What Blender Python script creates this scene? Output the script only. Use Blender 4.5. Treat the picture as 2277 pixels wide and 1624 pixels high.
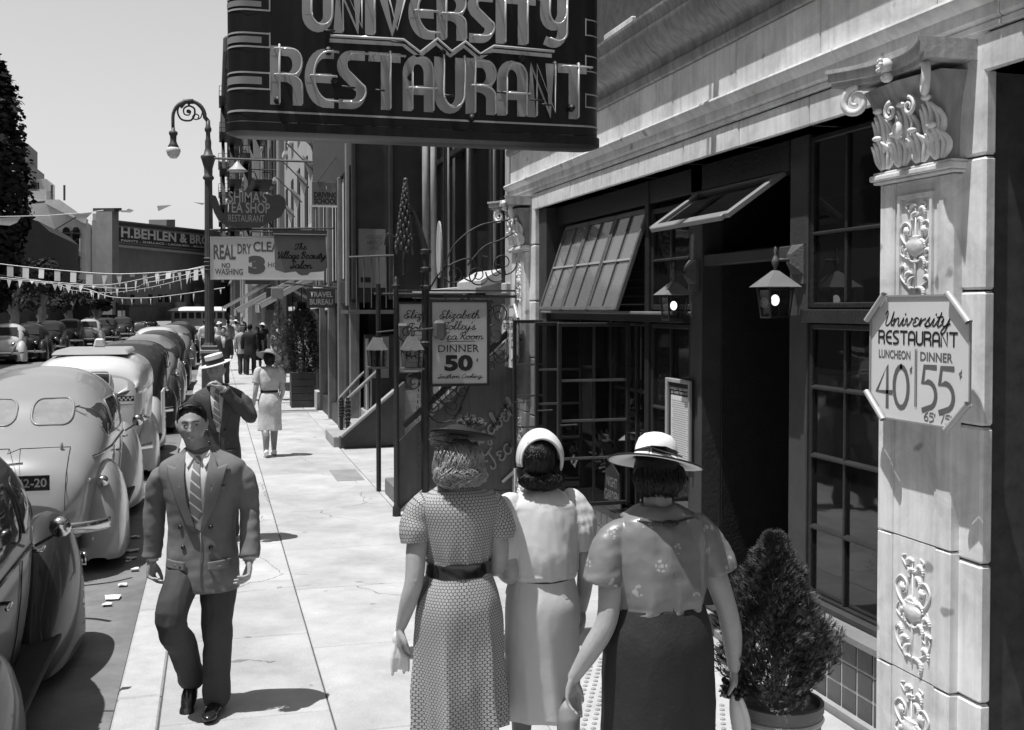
import bpy, bmesh, math, random
from mathutils import Vector, Matrix, noise
R_ = math.radians
random.seed(7)
for o in list(bpy.data.objects): bpy.data.objects.remove(o)
scn = bpy.context.scene
COL = scn.collection
# ---------------- camera ----------------
YAW, PIT, CH = R_(15.35), R_(1.49), 2.25
FV, CU, CV = 2419.0, 1138.5, 749.0
cam = bpy.data.cameras.new('camera'); co = bpy.data.objects.new('camera', cam); COL.objects.link(co)
co.location = (0, 0, CH); co.rotation_euler = (R_(90) - PIT, 0, -YAW)
cam.sensor_width = 36; cam.lens = 36 * FV / 2277; cam.shift_y = -63 / 2277
cam.clip_start = .05; cam.clip_end = 2000
scn.camera = co
scn.render.resolution_x, scn.render.resolution_y = 1024, 730
# ---------------- sky, sun, exposure ----------------
SUN_EL = R_(72); LH = Vector((.97, .22, 0)).normalized()      # LH: horizontal travel direction of the sunlight
w = bpy.data.worlds.new('World'); scn.world = w; w.use_nodes = True
nt = w.node_tree; nt.nodes.clear()
sky = nt.nodes.new('ShaderNodeTexSky'); sky.sky_type = 'NISHITA'; sky.sun_disc = False
sky.sun_elevation = SUN_EL; sky.sun_rotation = math.atan2(-LH.x, -LH.y)
sky.dust_density = .4; sky.air_density = 1.6
bw = nt.nodes.new('ShaderNodeVectorMath'); bw.operation = 'DOT_PRODUCT'; bw.inputs[1].default_value = (.15, .35, .5)   # black-and-white film: blue counts most
bg = nt.nodes.new('ShaderNodeBackground'); bg.inputs[1].default_value = .115
ow = nt.nodes.new('ShaderNodeOutputWorld')
nt.links.new(sky.outputs[0], bw.inputs[0]); nt.links.new(bw.outputs['Value'], bg.inputs[0]); nt.links.new(bg.outputs[0], ow.inputs[0])
sun = bpy.data.lights.new('sun', 'SUN'); sun.energy = 5.0; sun.angle = R_(.53); sun.color = (1, 1, 1)
so = bpy.data.objects.new('sun', sun); COL.objects.link(so)
ld = Vector((LH.x * math.cos(SUN_EL), LH.y * math.cos(SUN_EL), -math.sin(SUN_EL)))
so.rotation_euler = ld.to_track_quat('-Z', 'Y').to_euler(); so.location = (0, 0, 30)
scn.view_settings.view_transform = 'Standard'; scn.view_settings.look = 'None'
scn.view_settings.exposure = 0.18; scn.view_settings.gamma = 1
# ---------------- rays through the photograph, to find real positions ----------------
_F = Vector((math.sin(YAW) * math.cos(PIT), math.cos(YAW) * math.cos(PIT), -math.sin(PIT)))
_Rt = Vector((math.cos(YAW), -math.sin(YAW), 0)); _U = _Rt.cross(_F)
def ray(u, v): return _F + _Rt * ((u - CU) / FV) - _U * ((v - CV) / FV)
def PX(u, v, X): d = ray(u, v); t = X / d.x; return Vector((X, d.y * t, CH + d.z * t))
def PY(u, v, Y): d = ray(u, v); t = Y / d.y; return Vector((d.x * t, Y, CH + d.z * t))
def PZ(u, v, Z=0.): d = ray(u, v); t = (Z - CH) / d.z; return Vector((d.x * t, d.y * t, Z))
def XatY(u, Y): return PY(u, 686, Y).x
def YatX(u, X): return PX(u, 686, X).y
def ZatY(u, v, Y): return PY(u, v, Y).z
# ---------------- materials ----------------
MATS = {}
def mat(name, g=.3, rough=.75, var=.12, scale=4., bump=.0, bscale=60., metal=0., spec=.4, streak=0., rnd=0., coat=0.):
    if name in MATS: return MATS[name]
    m = bpy.data.materials.new(name); m.use_nodes = True; t = m.node_tree; N = t.nodes; L = t.links
    b = N['Principled BSDF']; b.inputs['Roughness'].default_value = rough; b.inputs['Metallic'].default_value = metal
    b.inputs['Specular IOR Level'].default_value = spec
    if coat: b.inputs['Coat Weight'].default_value = coat; b.inputs['Coat Roughness'].default_value = .06
    tc = N.new('ShaderNodeTexCoord'); src = tc.outputs['Object']
    nz = N.new('ShaderNodeTexNoise'); nz.inputs['Scale'].default_value = scale; nz.inputs['Detail'].default_value = 6; nz.inputs['Roughness'].default_value = .65
    L.new(src, nz.inputs[0])
    mr = N.new('ShaderNodeMapRange'); mr.inputs[1].default_value = .25; mr.inputs[2].default_value = .75
    mr.inputs[3].default_value = g * (1 - var); mr.inputs[4].default_value = g * (1 + var); L.new(nz.outputs[0], mr.inputs[0])
    out = mr.outputs[0]
    if streak:
        mp = N.new('ShaderNodeMapping'); mp.inputs['Scale'].default_value = (14, 14, .7); L.new(src, mp.inputs[0])
        n2 = N.new('ShaderNodeTexNoise'); n2.inputs['Scale'].default_value = 1.6; n2.inputs['Detail'].default_value = 5; L.new(mp.outputs[0], n2.inputs[0])
        r2 = N.new('ShaderNodeMapRange'); r2.inputs[1].default_value = .35; r2.inputs[2].default_value = .6; r2.inputs[3].default_value = 1 - streak; r2.inputs[4].default_value = 1
        L.new(n2.outputs[0], r2.inputs[0]); mu = N.new('ShaderNodeMath'); mu.operation = 'MULTIPLY'; L.new(out, mu.inputs[0]); L.new(r2.outputs[0], mu.inputs[1]); out = mu.outputs[0]
    if rnd:
        oi = N.new('ShaderNodeObjectInfo'); r3 = N.new('ShaderNodeMapRange'); r3.inputs[3].default_value = 1 - rnd; r3.inputs[4].default_value = 1 + rnd
        L.new(oi.outputs['Random'], r3.inputs[0]); mu = N.new('ShaderNodeMath'); mu.operation = 'MULTIPLY'; L.new(out, mu.inputs[0]); L.new(r3.outputs[0], mu.inputs[1]); out = mu.outputs[0]
    L.new(out, b.inputs['Base Color'])
    if bump:
        n3 = N.new('ShaderNodeTexNoise'); n3.inputs['Scale'].default_value = bscale; n3.inputs['Detail'].default_value = 5; L.new(src, n3.inputs[0])
        bp = N.new('ShaderNodeBump'); bp.inputs['Strength'].default_value = bump; bp.inputs['Distance'].default_value = .01; L.new(n3.outputs[0], bp.inputs['Height']); L.new(bp.outputs[0], b.inputs['Normal'])
    MATS[name] = m; return m
def glass_mat(name, g=.02, alpha=.35, rough=.03):
    if name in MATS: return MATS[name]
    m = bpy.data.materials.new(name); m.use_nodes = True; t = m.node_tree; N = t.nodes; L = t.links
    N.remove(N['Principled BSDF'])
    tr = N.new('ShaderNodeBsdfTransparent'); tr.inputs[0].default_value = (.75,) * 3 + (1,)
    df = N.new('ShaderNodeBsdfPrincipled'); df.inputs['Base Color'].default_value = (g, g, g, 1); df.inputs['Roughness'].default_value = rough; df.inputs['Specular IOR Level'].default_value = .8
    tc = N.new('ShaderNodeTexCoord'); nz = N.new('ShaderNodeTexNoise'); nz.inputs['Scale'].default_value = 3; L.new(tc.outputs['Object'], nz.inputs[0])
    bp = N.new('ShaderNodeBump'); bp.inputs['Strength'].default_value = .05; bp.inputs['Distance'].default_value = .02; L.new(nz.outputs[0], bp.inputs['Height']); L.new(bp.outputs[0], df.inputs['Normal'])
    mx = N.new('ShaderNodeMixShader'); mx.inputs[0].default_value = 1 - alpha
    L.new(tr.outputs[0], mx.inputs[1]); L.new(df.outputs[0], mx.inputs[2]); L.new(mx.outputs[0], N['Material Output'].inputs[0])
    MATS[name] = m; return m
# ---------------- mesh helpers ----------------
def basis(d):
    d = Vector(d).normalized(); a = Vector((0, 0, 1)) if abs(d.z) < .95 else Vector((1, 0, 0))
    x = d.cross(a).normalized(); return x, x.cross(d).normalized()
class MB:
    def __init__(s): s.v = []; s.f = []
    def add(s, vs, fs):
        n = len(s.v); s.v += [tuple(p) for p in vs]; s.f += [tuple(i + n for i in f) for f in fs]; return s
    def box(s, x0, x1, y0, y1, z0, z1):
        if x0 > x1: x0, x1 = x1, x0
        if y0 > y1: y0, y1 = y1, y0
        if z0 > z1: z0, z1 = z1, z0
        return s.add([(x, y, z) for z in (z0, z1) for y in (y0, y1) for x in (x0, x1)],
                     [(0, 2, 3, 1), (4, 5, 7, 6), (0, 1, 5, 4), (2, 6, 7, 3), (0, 4, 6, 2), (1, 3, 7, 5)])
    def bar(s, a, b, w, h, up=None):     # a box beam from a to b
        a, b = Vector(a), Vector(b); d = (b - a).normalized()
        if up is None: x, y = basis(d)
        else: y = Vector(up); x = d.cross(y).normalized(); y = x.cross(d).normalized()
        P = [c + x * sx * w / 2 + y * sy * h / 2 for c in (a, b) for sx, sy in ((-1, -1), (1, -1), (1, 1), (-1, 1))]
        return s.add(P, [(3, 2, 1, 0), (4, 5, 6, 7), (0, 1, 5, 4), (1, 2, 6, 5), (2, 3, 7, 6), (3, 0, 4, 7)])
    def quad(s, *P): return s.add(P, [tuple(range(len(P)))])
    def prism(s, poly, off):             # polygon extruded by vector off
        n = len(poly); off = Vector(off); P = [Vector(p) for p in poly]
        return s.add(P + [p + off for p in P], [tuple(range(n))[::-1], tuple(range(n, 2 * n))] + [(i, (i + 1) % n, n + (i + 1) % n, n + i) for i in range(n)])
    def tube(s, pts, r, n=8, caps=True, ell=None):
        pts = [Vector(p) for p in pts]; m = len(pts)
        rs = r if isinstance(r, (list, tuple)) else [r] * m
        V = []; fr = None
        for i, p in enumerate(pts):
            d = (pts[min(i + 1, m - 1)] - pts[max(i - 1, 0)])
            if d.length < 1e-9: d = Vector((0, 0, 1))
            d.normalize()
            if fr is None: fr = basis(d)[0]
            fr = (fr - d * fr.dot(d))
            if fr.length < 1e-6: fr = basis(d)[0]
            fr.normalize(); y = d.cross(fr)
            for k in range(n):
                a = 2 * math.pi * k / n; V.append(p + (fr * math.cos(a) + y * math.sin(a)) * rs[i])
        F = [(i * n + k, i * n + (k + 1) % n, (i + 1) * n + (k + 1) % n, (i + 1) * n + k) for i in range(m - 1) for k in range(n)]
        if caps: F += [tuple(range(n))[::-1], tuple(range((m - 1) * n, m * n))]
        return s.add(V, F)
    def lathe(s, prof, c=(0, 0, 0), n=16, axis=(0, 0, 1), sx=1, sy=1, flute=0):
        c = Vector(c); ax = Vector(axis).normalized()
        if abs(ax.z) > .999: x, y = Vector((1, 0, 0)), Vector((0, 1, 0))
        else: x, y = basis(ax)
        V = []
        for r, h in prof:
            for k in range(n):
                a = 2 * math.pi * k / n; q = r * (1 - flute * (k % 2)); V.append(c + ax * h + x * q * sx * math.cos(a) + y * q * sy * math.sin(a))
        m = len(prof)
        F = [(i * n + k, i * n + (k + 1) % n, (i + 1) * n + (k + 1) % n, (i + 1) * n + k) for i in range(m - 1) for k in range(n)]
        F += [tuple(range(n))[::-1], tuple(range((m - 1) * n, m * n))]
        return s.add(V, F)
    def ell(s, c, rx, ry, rz, n=12, m=8, rot=None):
        V = []; c = Vector(c)
        for i in range(1, m):
            t = math.pi * i / m
            for k in range(n):
                a = 2 * math.pi * k / n; p = Vector((rx * math.sin(t) * math.cos(a), ry * math.sin(t) * math.sin(a), rz * math.cos(t)))
                V.append(c + (rot @ p if rot else p))
        b = len(V); p = Vector((0, 0, rz)); V += [c + (rot @ p if rot else p), c - (rot @ p if rot else p)]
        F = [(i * n + k, (i + 1) * n + k, (i + 1) * n + (k + 1) % n, i * n + (k + 1) % n) for i in range(m - 2) for k in range(n)]
        F += [(b, k, (k + 1) % n) for k in range(n)] + [(b + 1, (m - 2) * n + (k + 1) % n, (m - 2) * n + k) for k in range(n)]
        return s.add(V, F)
    def grid(s, rows, closed=True, caps=False):   # rows of equally many points
        n = len(rows[0]); V = [p for r in rows for p in r]
        F = [(i * n + k, i * n + (k + 1) % n, (i + 1) * n + (k + 1) % n, (i + 1) * n + k) for i in range(len(rows) - 1) for k in range(n if closed else n - 1)]
        if caps: F += [tuple(range(n))[::-1], tuple(range((len(rows) - 1) * n, len(rows) * n))]
        return s.add(V, F)
    def mesh(s, name, m, smooth=False):
        me = bpy.data.meshes.new(name); me.from_pydata(s.v, [], s.f); me.update()
        if m: me.materials.append(m)
        if smooth: me.shade_smooth()
        return me
    def build(s, name, m, parent=None, smooth=False, bevel=0, loc=None, seg=1, auto=None):
        o = bpy.data.objects.new(name, s.mesh(name, m, smooth)); COL.objects.link(o)
        if parent: o.parent = parent
        if parent and loc is None:
            pw = wloc(parent)
            if pw.length > 0: o.location = -pw
        if loc is not None: o.location = loc
        if bevel:
            b = o.modifiers.new('bevel', 'BEVEL'); b.width = bevel; b.segments = seg; b.limit_method = 'ANGLE'; b.angle_limit = R_(40)
        if auto:
            bm = bmesh.new(); bm.from_mesh(o.data)
            for f in bm.faces: f.smooth = True
            for e in bm.edges:
                if len(e.link_faces) == 2 and e.calc_face_angle(0) > R_(auto): e.smooth = False
            bm.to_mesh(o.data); bm.free()
        return o
def wloc(o):
    p = Vector((0, 0, 0))
    while o: p += o.location; o = o.parent
    return p
def tag(o, label=None, cat=None, group=None, kind=None):
    if label: o['label'] = label
    if cat: o['category'] = cat
    if group: o['group'] = group
    if kind: o['kind'] = kind
    return o
def thing(name, label, cat, loc=(0, 0, 0), group=None, rz=0):
    o = bpy.data.objects.new(name, None); o.empty_display_size = .1; COL.objects.link(o); o.location = loc; o.rotation_euler = (0, 0, rz)
    return tag(o, label, cat, group)
def copy_tree(o, parent=None):
    c = o.copy(); COL.objects.link(c); c.parent = parent
    for ch in list(o.children): copy_tree(ch, c)
    return c
def dup(o, parent, loc=None, me=None):
    c = o.copy(); COL.objects.link(c); c.parent = parent
    if loc is not None: c.location = loc
    return c
def clean(me, ang=None):
    bm = bmesh.new(); bm.from_mesh(me); bmesh.ops.recalc_face_normals(bm, faces=bm.faces); bm.to_mesh(me); bm.free()
# ---------------- lettering ----------------
def text_fit(name, s, P0, right, up, w_, h_, m, parent, bold=.0, shear=0, ext=.002, off=.0015, space=1.0):
    """block lettering fitted into a w_ x h_ box whose lower left corner is P0"""
    cu = bpy.data.curves.new(name, 'FONT'); cu.body = s; cu.size = 1; cu.offset = bold; cu.shear = shear; cu.space_character = space; cu.resolution_u = 3; cu.fill_mode = 'FRONT'
    t = bpy.data.objects.new(name, cu); COL.objects.link(t)
    me = bpy.data.meshes.new_from_object(t.evaluated_get(bpy.context.evaluated_depsgraph_get()))
    bpy.data.objects.remove(t); bpy.data.curves.remove(cu)
    xs = [v.co.x for v in me.vertices]; ys = [v.co.y for v in me.vertices]
    x0, x1, y0, y1 = min(xs), max(xs), min(ys), max(ys)
    right = Vector(right).normalized(); up = Vector(up).normalized(); nr = right.cross(up); P0 = Vector(P0)
    for v in me.vertices:
        v.co = P0 + right * ((v.co.x - x0) / (x1 - x0) * w_) + up * ((v.co.y - y0) / (y1 - y0) * h_) + nr * off
    me.materials.clear(); me.materials.append(m); me.name = name
    o = bpy.data.objects.new(name, me); COL.objects.link(o)
    if parent: o.parent = parent; o.location = -wloc(parent)
    return o
def catmull(P, n=5, closed=False):
    out = []; m = len(P)
    for i in range(m - 1):
        p0, p1, p2, p3 = P[max(i - 1, 0)], P[i], P[i + 1], P[min(i + 2, m - 1)]
        for k in range(n):
            t = k / n
            out.append(tuple(.5 * (2 * b + (c - a) * t + (2 * a - 5 * b + 4 * c - d) * t * t + (3 * b - a - 3 * c + d) * t ** 3) for a, b, c, d in zip(p0, p1, p2, p3)))
    out.append(tuple(P[-1])); return out
def arc(cx, cy, rx, ry, a0, a1, n=8): return [(cx + rx * math.cos(R_(a0 + (a1 - a0) * i / n)), cy + ry * math.sin(R_(a0 + (a1 - a0) * i / n))) for i in range(n + 1)]
# deco glyphs: (advance width, strokes) in a unit-high cell
RB = [(.0, 1), (.28, 1)] + arc(.28, .74, .22, .26, 80, -80, 8) + [(.0, .48)]
DECO = {
 'R': (.52, [[(0, 0), (0, 1)], RB, [(.22, .48)] + arc(.2, .25, .3, .23, 80, 0, 5) + [(.5, 0)]]),
 'E': (.46, [[(.46, 1), (.34, 1)] + arc(.34, .5, .34, .5, 95, 265, 12) + [(.34, 0), (.46, 0)], [(.02, .5), (.42, .5)]]),
 'S': (.48, [[(.46, 1), (.25, 1)] + arc(.24, .77, .22, .23, 95, 215, 7) + [(.38, .36)] + arc(.24, .22, .22, .22, 30, -90, 7) + [(.04, 0)]]),
 'T': (.56, [[(0, 1), (.56, 1)], [(.3, 1), (.3, 0)]]),
 'A': (.5, [[(0, 0), (0, .7)] + arc(.25, .7, .25, .3, 180, 0, 10) + [(.5, 0)], [(0, .36), (.5, .36)]]),
 'U': (.5, [[(0, 1), (0, .28)] + arc(.25, .28, .25, .28, 180, 360, 10) + [(.5, 1)]]),
 'N': (.5, [[(0, 0), (0, 1), (.46, 0), (.46, 1)]]),
 'I': (.05, [[(.02, 0), (.02, 1)]]),
 'V': (.54, [[(0, 1), (.27, 0), (.54, 1)]]),
 'Y': (.54, [[(.08, 1), (.08, .75)] + arc(.3, .68, .22, .26, 180, 345, 8), [(.54, 1), (.54, .25)] + arc(.3, .22, .24, .22, 0, -120, 8)]),
 'O': (.6, [arc(.3, .5, .3, .5, 90, 450, 18)]), 'L': (.42, [[(0, 1), (0, 0), (.42, 0)]]), 'C': (.48, [arc(.42, .5, .42, .5, 80, 280, 14)]),
 'H': (.5, [[(0, 0), (0, 1)], [(.5, 0), (.5, 1)], [(0, .5), (.5, .5)]]), 'D': (.5, [[(0, 0), (0, 1), (.12, 1)] + arc(.12, .5, .38, .5, 85, -85, 12) + [(0, 0)]]),
 'P': (.46, [[(0, 0), (0, 1)], [(0, 1), (.22, 1)] + arc(.22, .74, .24, .26, 80, -80, 8) + [(0, .48)]]),
 'B': (.48, [[(0, 0), (0, 1)], [(0, 1), (.2, 1)] + arc(.2, .76, .22, .24, 80, -80, 8) + [(0, .52)], [(.2, .52)] + arc(.2, .26, .26, .26, 80, -90, 8) + [(0, 0)]]),
 'M': (.62, [[(0, 0), (.04, 1), (.31, .25), (.58, 1), (.62, 0)]]), 'G': (.5, [arc(.42, .5, .42, .5, 80, 290, 14) + [(.5, .1), (.5, .42), (.3, .42)]]),
 'W': (.7, [[(0, 1), (.17, 0), (.35, .8), (.53, 0), (.7, 1)]]), "'": (.05, [[(.03, 1), (0, .8)]]), ' ': (.25, []),
 '4': (.5, [[(.36, -.02), (.36, 1), (0, .34), (.5, .34)]]), '0': (.46, [arc(.23, .5, .23, .5, 90, 450, 18)]),
 '5': (.46, [[(.44, 1), (.08, 1), (.02, .6), (.2, .64)] + arc(.2, .32, .26, .32, 80, -60, 8) + [(.04, -.06)]]),
 '6': (.44, [[(.4, 1), (.16, .8), (.02, .45)] + arc(.22, .26, .2, .26, 170, -190, 14)]), '7': (.42, [[(0, 1), (.42, 1), (.12, 0)]]),
 'c': (.3, [arc(.16, .55, .14, .22, 60, 300, 8), [(.22, 1), (.1, .1)]]),
}
# script glyphs: control points for a flowing pen line
SCR = {
 'a': (.62, [[(.5, .5), (.3, .56), (.08, .36), (.1, .08), (.3, .02), (.48, .25), (.54, .52), (.5, .12), (.58, .02), (.72, .15)]]),
 'b': (.52, [[(0, .15), (.22, .7), (.3, 1.1), (.18, 1.1), (.1, .6), (.1, .1), (.28, 0), (.45, .2), (.42, .45), (.28, .5), (.58, .42)]]),
 'e': (.46, [[(.42, .46), (.26, .58), (.12, .44), (.26, .32), (.08, .2), (.14, .02), (.34, .02), (.52, .16)]]),
 'h': (.55, [[(0, .15), (.24, .7), (.32, 1.1), (.2, 1.12), (.12, .6), (.1, 0)], [(.1, .0), (.14, .36), (.32, .54), (.42, .4), (.4, .08), (.5, .02), (.64, .15)]]),
 'i': (.3, [[(0, .15), (.16, .54), (.14, .1), (.22, .02), (.36, .16)], [(.22, .78), (.24, .84)]]),
 'l': (.34, [[(0, .12), (.24, .7), (.32, 1.12), (.18, 1.12), (.12, .6), (.14, .08), (.24, 0), (.4, .16)]]),
 'z': (.5, [[(.04, .44), (.2, .56), (.42, .52), (.1, .08), (.3, .06), (.36, -.22), (.2, -.48), (.08, -.3), (.3, -.05), (.56, .16)]]),
 't': (.36, [[(0, .15), (.2, .6), (.26, .95), (.16, .1), (.26, .0), (.42, .15)], [(.02, .62), (.4, .66)]]),
 'o': (.5, [[(.3, .54), (.08, .4), (.08, .08), (.26, 0), (.44, .2), (.42, .46), (.28, .54), (.36, .42), (.6, .44)]]),
 'y': (.54, [[(0, .3), (.1, .54), (.1, .2), (.2, .02), (.38, .14), (.5, .54), (.44, 0), (.3, -.42), (.1, -.42), (.2, -.12), (.6, .2)]]),
 's': (.4, [[(0, .1), (.26, .62), (.22, .36), (.36, .14), (.22, 0), (.04, .06), (.2, -.02), (.46, .12)]]),
 "'": (.14, [[(.1, 1.1), (.04, .86)]]),
 'n': (.58, [[(0, .3), (.1, .52), (.1, 0)], [(.1, .0), (.18, .4), (.36, .54), (.42, .36), (.42, .08), (.52, .02), (.66, .16)]]),
 'm': (.84, [[(0, .3), (.1, .52), (.1, 0)], [(.1, .0), (.16, .4), (.3, .54), (.38, .36), (.38, 0)], [(.38, 0), (.44, .4), (.58, .54), (.68, .36), (.68, .08), (.78, .02), (.9, .16)]]),
 'r': (.42, [[(0, .1), (.12, .56), (.1, .0), (.2, .36), (.42, .52)]]),
 'u': (.56, [[(0, .3), (.08, .54), (.08, .16), (.2, .0), (.4, .14), (.46, .54), (.44, .08), (.54, .02), (.66, .15)]]),
 'v': (.5, [[(0, .3), (.1, .54), (.2, .02), (.42, .34), (.42, .54), (.56, .44)]]),
 'g': (.52, [[(.42, .5), (.22, .56), (.06, .34), (.12, .04), (.34, .12), (.44, .52), (.4, -.1), (.26, -.44), (.08, -.36), (.24, -.08), (.58, .2)]]),
 'k': (.5, [[(0, .15), (.24, .7), (.3, 1.1), (.18, 1.12), (.1, .6), (.1, 0)], [(.44, .52), (.14, .28), (.28, .22), (.4, .02), (.56, .14)]]),
 'w': (.7, [[(0, .3), (.08, .54), (.12, .04), (.3, .1), (.36, .5), (.4, .06), (.56, .08), (.64, .5), (.76, .42)]]),
 'E': (.62, [[(.6, .96), (.5, 1.1), (.3, 1.08), (.2, .84), (.4, .6), (.18, .54), (.02, .3), (.12, .02), (.38, 0), (.5, .16), (.4, .3), (.3, .16), (.7, .2)]]),
 'J': (.5, [[(.1, .7), (.1, .96), (.36, 1.06), (.62, .98)], [(.42, 1.02), (.34, .3), (.24, -.42), (.04, -.42), (.06, -.14), (.52, .2)]]),
 'T': (.62, [[(.16, .6), (.0, .76), (.12, 1.0), (.4, .92), (.8, 1.04)], [(.52, .98), (.44, .3), (.28, 0), (.08, .04), (.1, .22)]]),
 'R': (.7, [[(.3, .95), (.22, .3), (.12, 0)], [(.04, .7), (.14, 1.02), (.44, 1.08), (.6, .84), (.44, .56), (.26, .52), (.44, .4), (.56, .04), (.72, .0), (.8, .12)]]),
 'C': (.56, [[(.56, .84), (.5, 1.04), (.28, 1.04), (.06, .6), (.1, .12), (.3, 0), (.6, .2)]]),
 'S': (.52, [[(.56, .9), (.46, 1.08), (.28, 1.0), (.28, .72), (.42, .4), (.3, .02), (.06, .02), (.06, .2), (.3, .24), (.6, .18)]]),
 'U': (.66, [[(.0, .8), (.12, 1.02), (.18, .7), (.14, .14), (.3, 0), (.5, .3), (.6, 1.0), (.58, .1), (.66, .02), (.78, .14)]]),
 'V': (.56, [[(0, .8), (.12, 1.04), (.2, .5), (.24, 0), (.5, .7), (.66, 1.06)]]),
 'B': (.58, [[(.26, .95), (.18, 0)], [(.04, .7), (.16, 1.04), (.46, 1.04), (.5, .74), (.26, .56), (.5, .44), (.46, .08), (.2, 0), (.08, .12)]]),
 ' ': (.3, []), '-': (.4, [[(0, .1), (.4, .1)]]),
}
def glyph_lines(s, table, gap=.1, slant=0., smooth=False):
    x = 0; out = []
    for ch in s:
        wd, st = table.get(ch, table[' '])
        for ln in st:
            q = catmull(ln, 5) if smooth else ln
            out.append([(x + a + b * slant, b) for a, b in q])
        x += wd + gap
    return out, x - gap
def ribbon(mb, P3, w_, nr):     # flat stroke of width w_ along 3D points, facing nr
    P3 = [Vector(p) for p in P3]; L_ = []; Rr = []
    for i, p in enumerate(P3):
        d = (P3[min(i + 1, len(P3) - 1)] - P3[max(i - 1, 0)])
        if d.length < 1e-9: d = Vector((1, 0, 0))
        t = nr.cross(d.normalized()) * w_ / 2; L_.append(p + t); Rr.append(p - t)
    n = len(P3); mb.add(L_ + Rr, [(i + n, i + 1 + n, i + 1, i) for i in range(n - 1)])
def stroke_text(name, s, P0, right, up, w_, h_, sw, m, parent, table=None, slant=0., gap=.1, smooth=None, off=.0015, tube=0, bow=0.):
    table = table or SCR; smooth = (table is SCR) if smooth is None else smooth
    ls, W = glyph_lines(s, table, gap, slant, smooth)
    right = Vector(right).normalized(); up = Vector(up).normalized(); nr = right.cross(up); P0 = Vector(P0); mb = MB()
    for k, ln in enumerate(ls):
        P3 = [P0 + right * (a / W * w_) + up * (b * h_ + bow * math.sin(math.pi * a / W)) + nr * (off + .0003 * (k % 3)) for a, b in ln]
        if tube: mb.tube(P3, tube, 6)
        else:
            d0 = (P3[0] - P3[1]); d1 = (P3[-1] - P3[-2])
            if d0.length > 0: P3[0] = P3[0] + d0.normalized() * sw * .4
            if d1.length > 0: P3[-1] = P3[-1] + d1.normalized() * sw * .4
            ribbon(mb, P3, sw, nr)
    return mb.build(name, m, parent, smooth=bool(tube))
def spiral(c, ax, ay, r0, r1, a0, turns, n=26):
    c = Vector(c); ax = Vector(ax); ay = Vector(ay)
    return [c + (ax * math.cos(R_(a0) + 2 * math.pi * turns * i / n) + ay * math.sin(R_(a0) + 2 * math.pi * turns * i / n)) * (r0 + (r1 - r0) * i / n) for i in range(n + 1)]
UX, UY, UZ = Vector((1, 0, 0)), Vector((0, 1, 0)), Vector((0, 0, 1))
# =============================================================== materials used widely
M_asph = mat('asphalt', .19, .85, .2, 3, .5, 90)
M_conc = mat('sidewalk_concrete', .43, .85, .24, 1.7, .5, 60, rnd=.08)
def stains(m, spots=5., th=.035, dark=.55, crack=.0, big=.9, bigd=.75):
    t = m.node_tree; N = t.nodes; L = t.links; b = N['Principled BSDF']; src = b.inputs['Base Color'].links[0].from_socket; ge = N.new('ShaderNodeNewGeometry')
    def M(op, x, y):
        n = N.new('ShaderNodeMath'); n.operation = op
        for i, v in enumerate((x, y)):
            if isinstance(v, (int, float)): n.inputs[i].default_value = v
            else: L.new(v, n.inputs[i])
        return n.outputs[0]
    nz = N.new('ShaderNodeTexNoise'); nz.inputs['Scale'].default_value = 6; nz.inputs['Detail'].default_value = 4; L.new(ge.outputs['Position'], nz.inputs[0])
    wp = N.new('ShaderNodeVectorMath'); wp.operation = 'MULTIPLY_ADD'; L.new(nz.outputs['Color'], wp.inputs[0]); wp.inputs[1].default_value = (.12, .12, .12); L.new(ge.outputs['Position'], wp.inputs[2])
    vo = N.new('ShaderNodeTexVoronoi'); vo.inputs['Scale'].default_value = spots; L.new(wp.outputs[0], vo.inputs[0]); r1 = N.new('ShaderNodeMapRange'); r1.inputs[1].default_value = th * spots; r1.inputs[2].default_value = th * spots * 1.8; r1.inputs[3].default_value = dark; r1.inputs[4].default_value = 1; L.new(vo.outputs[0], r1.inputs[0])
    vs = N.new('ShaderNodeSeparateColor'); L.new(vo.outputs['Color'], vs.inputs[0]); keep = M('GREATER_THAN', vs.outputs[0], .72); f1 = M('SUBTRACT', 1., M('MULTIPLY', keep, M('SUBTRACT', 1., r1.outputs[0])))
    n2 = N.new('ShaderNodeTexNoise'); n2.inputs['Scale'].default_value = big; n2.inputs['Detail'].default_value = 8; n2.inputs['Roughness'].default_value = .7; n2.inputs['Distortion'].default_value = .6; L.new(ge.outputs['Position'], n2.inputs[0])
    r2 = N.new('ShaderNodeMapRange'); r2.inputs[1].default_value = .36; r2.inputs[2].default_value = .56; r2.inputs[3].default_value = bigd; r2.inputs[4].default_value = 1; L.new(n2.outputs[0], r2.inputs[0]); out = M('MULTIPLY', M('MULTIPLY', src, f1), r2.outputs[0])
    if crack:
        v3 = N.new('ShaderNodeTexVoronoi'); v3.feature = 'DISTANCE_TO_EDGE'; v3.inputs['Scale'].default_value = .55; L.new(wp.outputs[0], v3.inputs[0]); n4 = N.new('ShaderNodeTexNoise'); n4.inputs['Scale'].default_value = .7; L.new(ge.outputs['Position'], n4.inputs[0])
        c_ = M('MULTIPLY', M('LESS_THAN', v3.outputs[0], .0028), M('GREATER_THAN', n4.outputs[0], .52)); out = M('MULTIPLY', out, M('SUBTRACT', 1., M('MULTIPLY', c_, crack)))
    L.new(out, b.inputs['Base Color'])
stains(M_conc, 3.2, .018, .6, .45, .8, .80); stains(M_asph, 4., .03, .6, 0, .6, .65)
M_kerb = mat('kerb_granite', .40, .8, .18, 6, .5, 70, rnd=.06)
M_joint = mat('joint_dirt', .07, .95, .3, 9)
M_terra = mat('terracotta_glaze', .76, .45, .13, 3, .16, 26, streak=.14, rnd=.05)
M_terrashade = M_terra
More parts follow.
